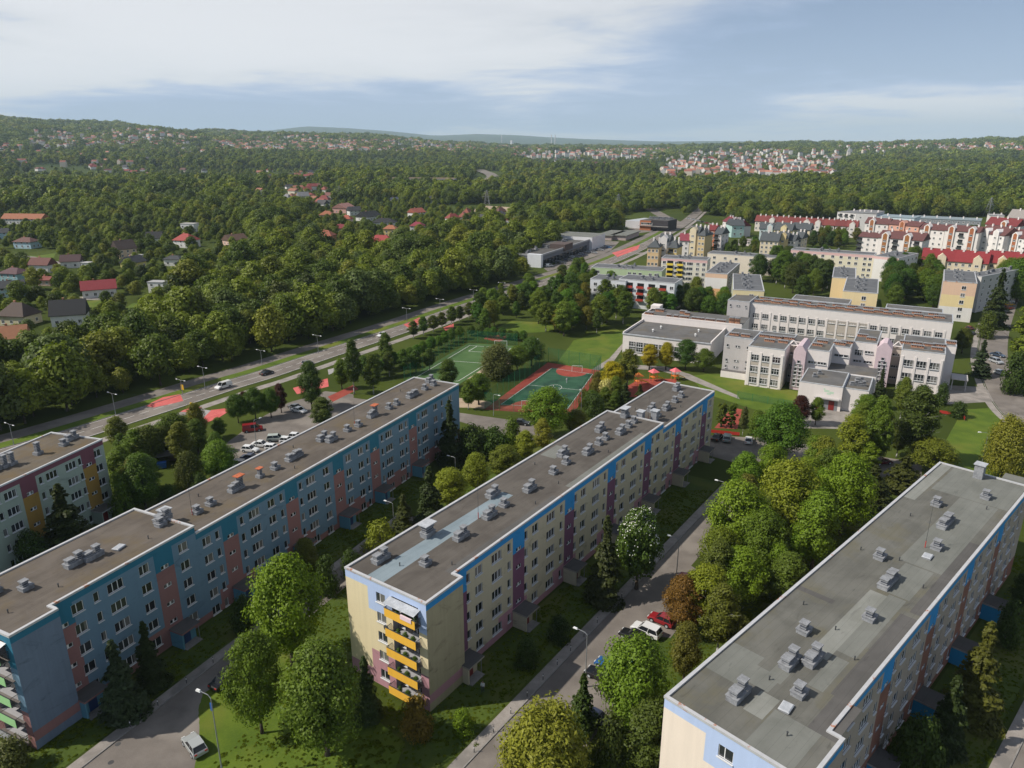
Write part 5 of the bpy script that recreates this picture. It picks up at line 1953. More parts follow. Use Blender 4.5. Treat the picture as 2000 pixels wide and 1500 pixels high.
# ------------------------------------------------------------------ new estate on the right
ORD = ['first', 'second', 'third', 'fourth', 'fifth', 'sixth', 'seventh', 'eighth', 'ninth', 'tenth', 'eleventh', 'twelfth']
def estate(nl, nr, depth, z, wall, roof, rise, label, gables=(), gcol=None, rows=3, cols=6, flat=False, group='apartment houses of the new estate', bal=(), side=None, wdir=None, hip=0.0, dormers=0, name='apartment_house'):
    a, b = Vector(at(*nl, z)), Vector(at(*nr, z))
    d = b - a
    L = d.length
    t = thing(name, label, 'building', (a.x, a.y, 0), math.atan2(d.y, d.x), group)
    m = MB()
    m.box(0, 0, 0, L, depth, z, 0)
    if not flat and not hip:
        for x in (.002, L - .002):
            m.poly([(x, 0, z), (x, depth, z), (x, depth / 2, z + rise * .95)][::(1 if x > 1 else -1)], 0)
    obj('wall', m.mesh('wall', tintw), t, color=wall)
    m = MB()
    if flat:
        m.box(-.25, -.25, z + .003, L + .25, depth + .25, z + .4)
    else:
        gable_roof(m, L, depth, z + .2, rise, .5, hip)
    gr_ = sum(roof) / 3
    roof = tuple(.60 * (.84 * c + .16 * gr_) for c in roof)
    rf = obj('roof', m.mesh('roof', tiles), t, color=roof)
    for k in range(2 + int(L / 14)):
        m = MB()
        x = L * (k + .6) / (2 + int(L / 14))
        m.box(x, depth * .42, z + rise * .3, x + .9, depth * .42 + .9, z + rise + (1.2 if not flat else 1.6))
        obj('chimney', m.mesh('chimney', sch_w), rf)
    step = (z - .6) / rows
    occupied = [(g * L, 2.2) for g in gables] + [(q * L, 1.8) for q in bal]
    for r_ in range(rows):
        zz_ = z - step * (r_ + .5) + .1
        for c in range(cols):
            x = L * (c + .5) / cols
            if all(abs(x - q) > w_ for q, w_ in occupied):
                far_window(t, 1.3, 1.4, (x, 0, zz_), 0)
        if side:
            for c in range(side):
                far_window(t, 1.2, 1.3, (L, depth * (c + .5) / side, zz_), R(90))
                far_window(t, 1.2, 1.3, (0, depth * (c + .5) / side, zz_), R(-90))
    for g in gables:
        m = MB()
        x, w_, zt = g * L, 2.0, z + min(2.2, rise * .6)
        P = [(x - w_, 0), (x + w_, 0), (x + w_, zt), (x, zt + 1.7), (x - w_, zt)]
        m.poly([(p, -.9, q) for p, q in P], 0)
        for i in range(1, 5):
            p, q = P[i], P[(i + 1) % 5]
            m.poly([(p[0], -.9, p[1]), (p[0], depth * .4, p[1]), (q[0], depth * .4, q[1]), (q[0], -.9, q[1])], 0)
        go = obj('gable_bay', m.mesh('gable_bay', tintw), t, color=wall)
        m = MB()
        m.poly([(x - w_ * .62, -.906, .8), (x + w_ * .62, -.906, .8), (x + w_ * .62, -.906, zt - .1), (x, -.906, zt + .9), (x - w_ * .62, -.906, zt - .1)], 0)
        obj('bay_panel', m.mesh('bay_panel', tintw), go, color=gcol or (.34, .14, .06))
        for r_ in range(rows):
            far_window(go, 1.6, 1.0, (x, -.92, z - step * (r_ + .5) + .1), 0)
    for q in bal:
        for r_ in range(rows):
            zz_ = z - step * (r_ + .5)
            m = MB()
            m.box(q * L - 1.6, -1.2, zz_ - 1.1, q * L + 1.6, -.003, zz_ - .95, 0)
            m.box(q * L - 1.6, -1.26, zz_ - 1.1, q * L + 1.6, -1.203, zz_ - .1, 1)
            m.poly([(q * L - 1.5, -.004, zz_ - .9), (q * L + 1.5, -.004, zz_ - .9), (q * L + 1.5, -.004, zz_ + 1.1), (q * L - 1.5, -.004, zz_ + 1.1)], 2)
            obj('balcony', m.mesh('balcony', [concrete, steel_d, darkm]), t)
    for k in range(dormers):
        x = L * (k + .5) / dormers
        m = MB()
        m.box(x - 1.5, -.3, z, x + 1.5, depth * .3, z + 2.0, 0)
        m.poly([(x - 1.5, -.3, z + 2), (x + 1.5, -.3, z + 2), (x, -.3, z + 3.1)], 0)
        do = obj('dormer', m.mesh('dormer', tintw), t, color=wall)
        m = MB()
        for s in (-1, 1):
            m.poly([(x + s * 1.8, -.6, z + 1.85), (x, -.6, z + 3.25), (x, depth * .45, z + 3.25), (x + s * 1.8, depth * .45, z + 1.85)][::s])
        obj('dormer_roof', m.mesh('dormer_roof', tiles), do, color=roof)
        for dx in (-.7, .7):
            far_window(do, .9, 1.2, (x + dx, -.3, z + 1.0), 0)
    return t


RR, RB, SL = (.34, .045, .05), (.24, .09, .085), (.13, .15, .165)
W1, WC, WY = (.74, .70, .68), (.72, .62, .46), (.74, .58, .30)
estate((1678, 462), (1716, 465), 13, 13, W1, RB, 2.4, 'white house with plain left gable and small brown roof', rows=4, cols=3, bal=(.06,), side=3)
estate((1716, 464), (1802, 471), 13, 14, W1, RB, 4, 'white apartment house with brown pointed bays and balconies', gables=(.16, .66), gcol=(.32, .14, .05), rows=4, cols=6, bal=(.4, .88), side=2)
estate((1690, 436), (1735, 439), 12, 12, W1, RB, 4, 'white stepped gables behind the brown bayed house', gables=(.3,), rows=3, cols=4)
estate((1737, 438), (1795, 443), 12, 13, (.66, .36, .28), RB, 3, 'brick red house with white pointed bay behind the front row', gables=(.45,), gcol=(.34, .13, .06), rows=3, cols=5)
estate((1797, 447), (1845, 451), 12, 12, W1, RB, 3.5, 'white house with one rust coloured pointed bay', gables=(.3,), rows=3, cols=4)
estate((1846, 450), (1912, 455), 12, 13, W1, RB, 3.5, 'white house with two rust coloured pointed bays beside poplars', gables=(.2, .8), gcol=(.36, .13, .06), rows=3, cols=5, bal=(.5,))
estate((1912, 455), (1962, 461), 14, 12, (.78, .75, .74), RB, 5, 'white house with curved dark edged gables', gables=(.3, .7), gcol=(.70, .67, .66), rows=3, cols=4)
estate((1960, 462), (2030, 470), 14, 11, (.78, .75, .74), RB, 5, 'white house with rust bay cut by the right edge', gables=(.35,), gcol=(.36, .13, .06), rows=3, cols=5, bal=(.7,))
estate((1925, 438), (1985, 443), 14, 12, W1, RR, 5, 'white house with red roof slopes behind the right edge house', gables=(.6,), rows=2, cols=5)
estate((1968, 425), (2040, 430), 14, 14, (.76, .70, .66), (.5, .45, .42), 6, 'tall cream gable at the far right edge', rows=3, cols=4)
estate((1801, 507), (1862, 511), 12, 9.5, WC, (.44, .03, .04), 5.5, 'cream house under a bright red roof with one gabled bay', gables=(.62,), gcol=WC, rows=3, cols=5, dormers=0, bal=())
estate((1862, 511), (1929, 516), 12, 9.5, WC, (.46, .03, .04), 5.4, 'cream row house under bright red roof with middle bay', gables=(.7,), gcol=WC, rows=3, cols=5)
estate((1930, 513), (2040, 521), 12, 9.8, WC, (.44, .03, .04), 5.6, 'right end of the bright red roofed row', gables=(.25, .7), gcol=WY, rows=3, cols=7)
# long modern building before the wood
estate((1636, 414), (1672, 417), 40, 13, (.66, .64, .64), (.36, .36, .37), .5, 'white colonnaded end of the long modern building', flat=True, rows=3, cols=6, bal=(.2, .5, .8))
estate((1672, 416), (1712, 418), 30, 15, (.55, .54, .54), (.36, .36, .37), .5, 'plain grey bay of the long modern building', flat=True, rows=2, cols=2)
estate((1712, 423), (1786, 427), 24, 13, (.56, .66, .72), (.42, .55, .62), .5, 'pale blue section of the long modern building', flat=True, rows=3, cols=8)
estate((1786, 426), (1916, 432), 24, 11, (.24, .26, .28), (.40, .50, .55), .5, 'dark glazed section of the long modern building', flat=True, rows=3, cols=14)
estate((1933, 421), (1962, 422), 16, 10, W1, (.5, .5, .5), .5, 'small white flat roofed house left of the cream gable', flat=True, rows=2, cols=3)
# yellow and tan houses with slate roofs
estate((1485, 470), (1520, 472), 13, 9, WC, SL, 5, 'cream house with broad slate roof left of the yellow gable', rows=3, cols=4, side=2)
estate((1520, 466), (1538, 467), 13, 10, WY, SL, 4, 'narrow yellow house with pointed gable and red awning', gables=(.5,), gcol=WY, rows=3, cols=2)
estate((1538, 470), (1552, 471), 12, 8.5, W1, SL, 4, 'narrow white house beside the yellow gable', rows=3, cols=2)
estate((1552, 466), (1566, 467), 13, 9, WC, SL, 4.5, 'small cream house at the end of the slate roofed row', rows=3, cols=2, side=2)
estate((1484, 447), (1510, 448), 12, 9, (.56, .66, .68), SL, 4, 'pale blue white house behind the slate roofed row', gables=(.75,), gcol=W1, rows=2, cols=3)
estate((1512, 449), (1546, 451), 12, 9, (.74, .62, .36), SL, 5, 'yellow gable with slate roof in the second row', gables=(.55,), gcol=(.74, .62, .36), rows=3, cols=4)
estate((1547, 448), (1582, 450), 12, 9, WC, SL, 4.5, 'tan balconied house in the second row', rows=3, cols=4, bal=(.75,))
# tan and brick houses by the junction
estate((1265, 483), (1287, 484), 12, 12, (.74, .52, .30), SL, 4, 'tan house with slate hip at the left of the junction group', rows=3, cols=3, hip=4)
estate((1287, 472), (1306, 473), 13, 14, W1, SL, 4, 'white house with pointed gable in the junction group', gables=(.5,), gcol=W1, rows=4, cols=2)
estate((1306, 484), (1322, 485), 12, 11, (.74, .56, .26), SL, 4.5, 'yellow house with grey roof in the junction group', rows=3, cols=3, hip=3, bal=(.3,))
estate((1326, 470), (1346, 471), 12, 10, W1, (.42, .06, .10), 4, 'white house with crimson roof edge in the junction group', rows=3, cols=2, side=2)
estate((1348, 455), (1364, 456), 12, 15, (.72, .62, .44), SL, 4, 'cream stepped house with round slate turret', rows=4, cols=2, gables=(.4,), gcol=(.72, .62, .44))
estate((1364, 460), (1377, 461), 12, 14, (.58, .44, .24), SL, 5, 'olive tan house under a steep slate roof', rows=4, cols=2, hip=4)
estate((1380, 449), (1396, 450), 12, 15, (.52, .18, .09), RR, 3, 'tall brick red house in the junction group', rows=4, cols=2)
estate((1396, 457), (1409, 458), 12, 13, (.74, .68, .66), SL, 4, 'pale house with yellow balcony beside the brick one', rows=4, cols=2, bal=(.3,), side=2)
estate((1430, 441), (1454, 441), 16, 9, (.40, .56, .54), SL, 4.5, 'mint green gabled house', rows=2, cols=2)
estate((1442, 469), (1472, 471), 9, 3.6, (.74, .64, .64), (.5, .45, .42), .5, 'low pale building with arched openings', flat=True, rows=1, cols=5)
# row of red roofed terraced houses
for k in range(9):
    x0 = 1475 + k * 22.4
    y0 = 432 + k * 1.35
    estate((x0, y0), (x0 + 20, y0 + 1.0), 11, 8, (.72, .66, .60), (.30, .055, .05) if k % 2 else (.36, .07, .06), 4.5, ORD[k] + ' red roofed terraced house from the left in the row before the wood', gables=(.5,) if k in (1, 4, 5, 8) else (), gcol=W1, rows=2, cols=3, group='red roofed terrace before the wood', name='terraced_house')
for k in range(3):
    estate((1412 + k * 10, 432 + k * 4), (1421 + k * 10, 434 + k * 4), 11, 8, (.74, .7, .68), (.30, .04, .06), 4, ORD[k] + ' dark red gabled terraced house left of the mint green one', rows=2, cols=2, group='dark red terrace by the junction', name='terraced_house')


# ------------------------------------------------------------------ retail hall, kiosks, depot, townhouses, viaduct
def retail():
    a, b = Vector(at(1056, 499, 7)), Vector(at(1152, 468, 7))
    d = b - a
    L = d.length
    t = thing('retail_hall', 'long dark flat roofed retail hall with cars parked in front', 'building', (a.x, a.y, 0), math.atan2(d.y, d.x))
    D = 46
    m = MB()
    m.box(0, 0, 0, L, D, 6.4, 0, 1)
    obj('wall', m.mesh('wall', [fpaint((.16, .17, .20)), feltK]), t)
    m = MB()
    m.box(-.3, -.3, 6.402, L + .3, .5, 7.4, 0)
    m.box(-.3, .5, 6.402, .3, D, 7.2, 0)
    m.box(.3, D - .5, 6.402, L, D + .3, 7.2, 0)
    obj('parapet', m.mesh('parapet', fpaint((.30, .31, .33))), t)
    m = MB()
    m.box(-1.2, -.8, 0, 1.6, 8, 7.6, 0)
    obj('corner_pylon', m.mesh('corner_pylon', fpaint((.66, .68, .72))), t)
    m = MB()
    m.box(L * .42, -1.2, 5.4, L * .58, 9, 9.2, 0)
    obj('sign_box', m.mesh('sign_box', fpaint((.10, .075, .07))), t)
    m = MB()
    m.box(L - 1, -2, 0, L + 26, D, 8.6, 0, 1)
    obj('end_hall', m.mesh('end_hall', [fpaint((.68, .68, .70)), feltM]), t)
    for k in range(14):
        m = MB()
        x = 3 + k * (L - 8) / 14
        m.poly([(x, -.02, .3), (x + 5, -.02, .3), (x + 5, -.02, 4.0), (x, -.02, 4.0)])
        obj('shop_window', m.mesh('shop_window', glass_dark), t)
    for k in range(16):
        obj('roof_unit', vent_mesh(('double', 'long')[k % 2]), t, (8 + (k % 8) * L / 9, 12 + 18 * (k // 8) + 3 * math.sin(k), 6.4), .4 * k, 1.4)
    for i, (px, py) in enumerate(((1194, 470), (1222, 470))):
        a = at(px, py)
        k_ = thing('kiosk', ('left', 'right')[i] + ' one of two long low dark roofed pavilions past the retail hall', 'building', (a[0], a[1], 0), R(64))
        m = MB()
        m.box(0, 0, 0, 34, 11, 3.4, 0)
        obj('wall', m.mesh('wall', fpaint((.42, .34, .33))), k_)
        m = MB()
        m.box(-1, -1, 3.4, 35, 12, 3.9, 0)
        obj('roof', m.mesh('roof', feltM), k_)
    a, b = Vector(at(1222, 428, 7)), Vector(at(1262, 431, 7))
    t = thing('depot_hall', 'pale grey low hall beside the dark timber depot', 'building', (a.x, a.y, 0), math.atan2((b - a).y, (b - a).x))
    m = MB()
    m.box(0, 0, 0, (b - a).length, 30, 6, 0, 1)
    obj('wall', m.mesh('wall', [fpaint((.5, .5, .52)), galv]), t)
    a, b = Vector(at(1250, 430, 8)), Vector(at(1304, 433, 8))
    L = (b - a).length
    t = thing('timber_depot', 'black and rust coloured two storey hall by the road junction', 'building', (a.x, a.y, 0), math.atan2((b - a).y, (b - a).x))
    m = MB()
    m.box(0, 0, 0, L * .4, 20, 8, 0, 2)
    m.box(L * .4 + .02, 1, 0, L, 22, 8.6, 1, 2)
    obj('wall', m.mesh('wall', [fpaint((.36, .13, .06)), fpaint((.05, .045, .05)), feltK]), t)
    for k in range(6):
        far_window(t, 2.0, 1.6, (2 + k * L * .4 / 6, 0, 5.5), 0)
    m = MB()
    m.box(-1, -1.5, 3.6, L + 1, -.01, 3.9)
    obj('canopy', m.mesh('canopy', concrete), t)
    for k in range(4):
        obj('roof_unit', vent_mesh('long'), t, (L * .3 + k * 5, 10, 8.65), .3, 1.8)
    # terrace of white townhouses
    for k in range(9):
        x0 = 850 + k * 11.2
        y0 = 398 - k * .9
        q = at(x0, y0)
        house_at(q[0], q[1], 13.0, 14.0, 5.6, 3.4, 97, (.72, .72, .73), (.05, .055, .065), 'gable', ORD[k] + ' white townhouse from the left in the dark roofed terrace', 'white townhouse terrace', 1)
    # motorway viaduct
    a, b = ground_px(770, 361), ground_px(890, 366)
    v = Vector((b[0] - a[0], b[1] - a[1]))
    t = thing('viaduct', 'long motorway bridge on dark piers crossing the trees', 'bridge', (a[0], a[1], float(terrain(*a))), math.atan2(v.y, v.x))
    m = MB()
    m.box(0, -8, 9, v.length, 8, 11, 0, 1)
    obj('deck', m.mesh('deck', [concrete, asphalt]), t)
    for k in range(8):
        m = MB()
        x = v.length * (k + .5) / 8
        m.box(x - 1, -6, -4, x + 1, 6, 8.99)
        obj('pier', m.mesh('pier', fpaint((.15, .15, .16))), t)
    m = MB()
    m.box(0, -8.3, 11, v.length, -8.05, 12.6)
    obj('barrier', m.mesh('barrier', fpaint((.5, .36, .26))), t)
    # long flat halls further out
    for px, py, L, D, z, col, rc_, lab in ((665, 345, 90, 30, 8, (.5, .5, .5), (.35, .37, .4), 'long pale grey hall far among the trees'), (712, 351, 80, 26, 8, (.7, .6, .55), (.52, .2, .14), 'long hall with orange roof far among the trees'), (700, 343, 60, 24, 8, (.75, .7, .68), (.6, .5, .48), 'white hall beside the orange roofed one'),
                                           (1930, 338, 220, 90, 9, (.55, .55, .56), (.5, .52, .54), 'wide pale warehouse at the far right'), (1985, 341, 160, 80, 9, (.5, .5, .52), (.42, .45, .5), 'second wide warehouse at the far right'), (1790, 342, 120, 60, 10, (.2, .2, .22), (.12, .13, .15), 'dark hall among the woods far right'), (1565, 322, 110, 40, 9, (.6, .6, .6), (.6, .62, .64), 'pale flat hall in the red roofed town')):
        q = ground_px(px, py)
        house_at(q[0], q[1], L, D, z, 1, 97, col, rc_, 'flat', lab, None, 0, float(terrain(*q)), 'warehouse')


retail()


# ------------------------------------------------------------------ pylons, towers on the skyline
def pylon_mesh(h):
    def mk():
        m = MB()
        lv = [0, .18, .34, .48, .60, .70, .80, .88, 1.0]
        wd = lambda t: 3.2 * (1 - t) ** 1.1 + .35
        for i in range(len(lv) - 1):
            a, b = lv[i], lv[i + 1]
            for k in range(4):
                c = [(1, 1), (-1, 1), (-1, -1), (1, -1)]
                p, q = c[k], c[(k + 1) % 4]
                m.tube((p[0] * wd(a), p[1] * wd(a), a * h), (p[0] * wd(b), p[1] * wd(b), b * h), .16, .14, 4)
                m.tube((p[0] * wd(a), p[1] * wd(a), a * h), (q[0] * wd(b), q[1] * wd(b), b * h), .09, .09, 3)
        for t in (.64, .78, .90):
            for s in (-1, 1):
                m.tube((0, 0, t * h + .6), (s * 6.5 * (1.4 - t), 0, t * h), .14, .1, 4)
                m.tube((0, 0, t * h - .8), (s * 6.5 * (1.4 - t), 0, t * h), .1, .1, 4)
        return m.mesh('lattice', steel)
    return cached(('pylon', h), mk)


for px, py, yt, lab in ((1003 * .35 + 600, 406, 370, 'steel lattice power pylon near the white terrace'), (1207, 412, 378, 'steel lattice power pylon before the right hand wood'), (1930, 424, 385, 'steel lattice power pylon behind the white estate'), (664, 390, 362, 'small lattice pylon in the middle distance')):
    q = at(px, py)
    h = height_at(px, py, yt)
    t = thing('power_pylon', lab, 'pylon', (q[0], q[1], 0), .3)
    obj('lattice', pylon_mesh(round(h)), t)
for px, py, w_, h_, lab in ((1077, 284, 16, 95, 'red and white power station chimney on the horizon'), (1084, 284, 16, 105, 'taller striped chimney on the horizon'), (1000, 284, 60, 50, 'pale storage tower on the horizon'), (980, 284, 12, 90, 'thin mast on the horizon')):
    r_ = ray(px, 283)
    s_ = 8200 / r_[1]
    x, y = r_[0] * s_, 8200
    z = float(terrain(x, y))
    t = thing('tower', lab, 'tower', (x, y, z))
    m = MB()
    top = CAM_H + (284 - 268) / FPX * 8200 + 10 if w_ < 50 else CAM_H + 4 / FPX * 8200 + 22
    m.tube((0, 0, -2), (0, 0, top - z), w_ / 2 * .7, w_ / 2 * .5, 10)
    obj('shaft', m.mesh('shaft', fpaint((.62, .60, .62))), t)
q = ground_px(1645, 316)
t = thing('church', 'white church with tower on the far wooded rise', 'church', (q[0], q[1], float(terrain(*q))), R(-10))
m = MB()
m.box(-28, -9, 0, 12, 9, 12, 0)
m.box(12.02, -6, 0, 22, 6, 34, 0)
obj('wall', m.mesh('wall', fpaint((.66, .62, .58))), t)
m = MB()
gable_roof(m, 40, 18, 12, 8)
ro = obj('roof', m.mesh('roof', fpaint((.25, .22, .22))), t, (-28, -9, 0))
m = MB()
m.frust(11.5, -6.5, 34, 22.5, 6.5, 50, 5, 6)
obj('spire', m.mesh('spire', fpaint((.35, .36, .36))), t)
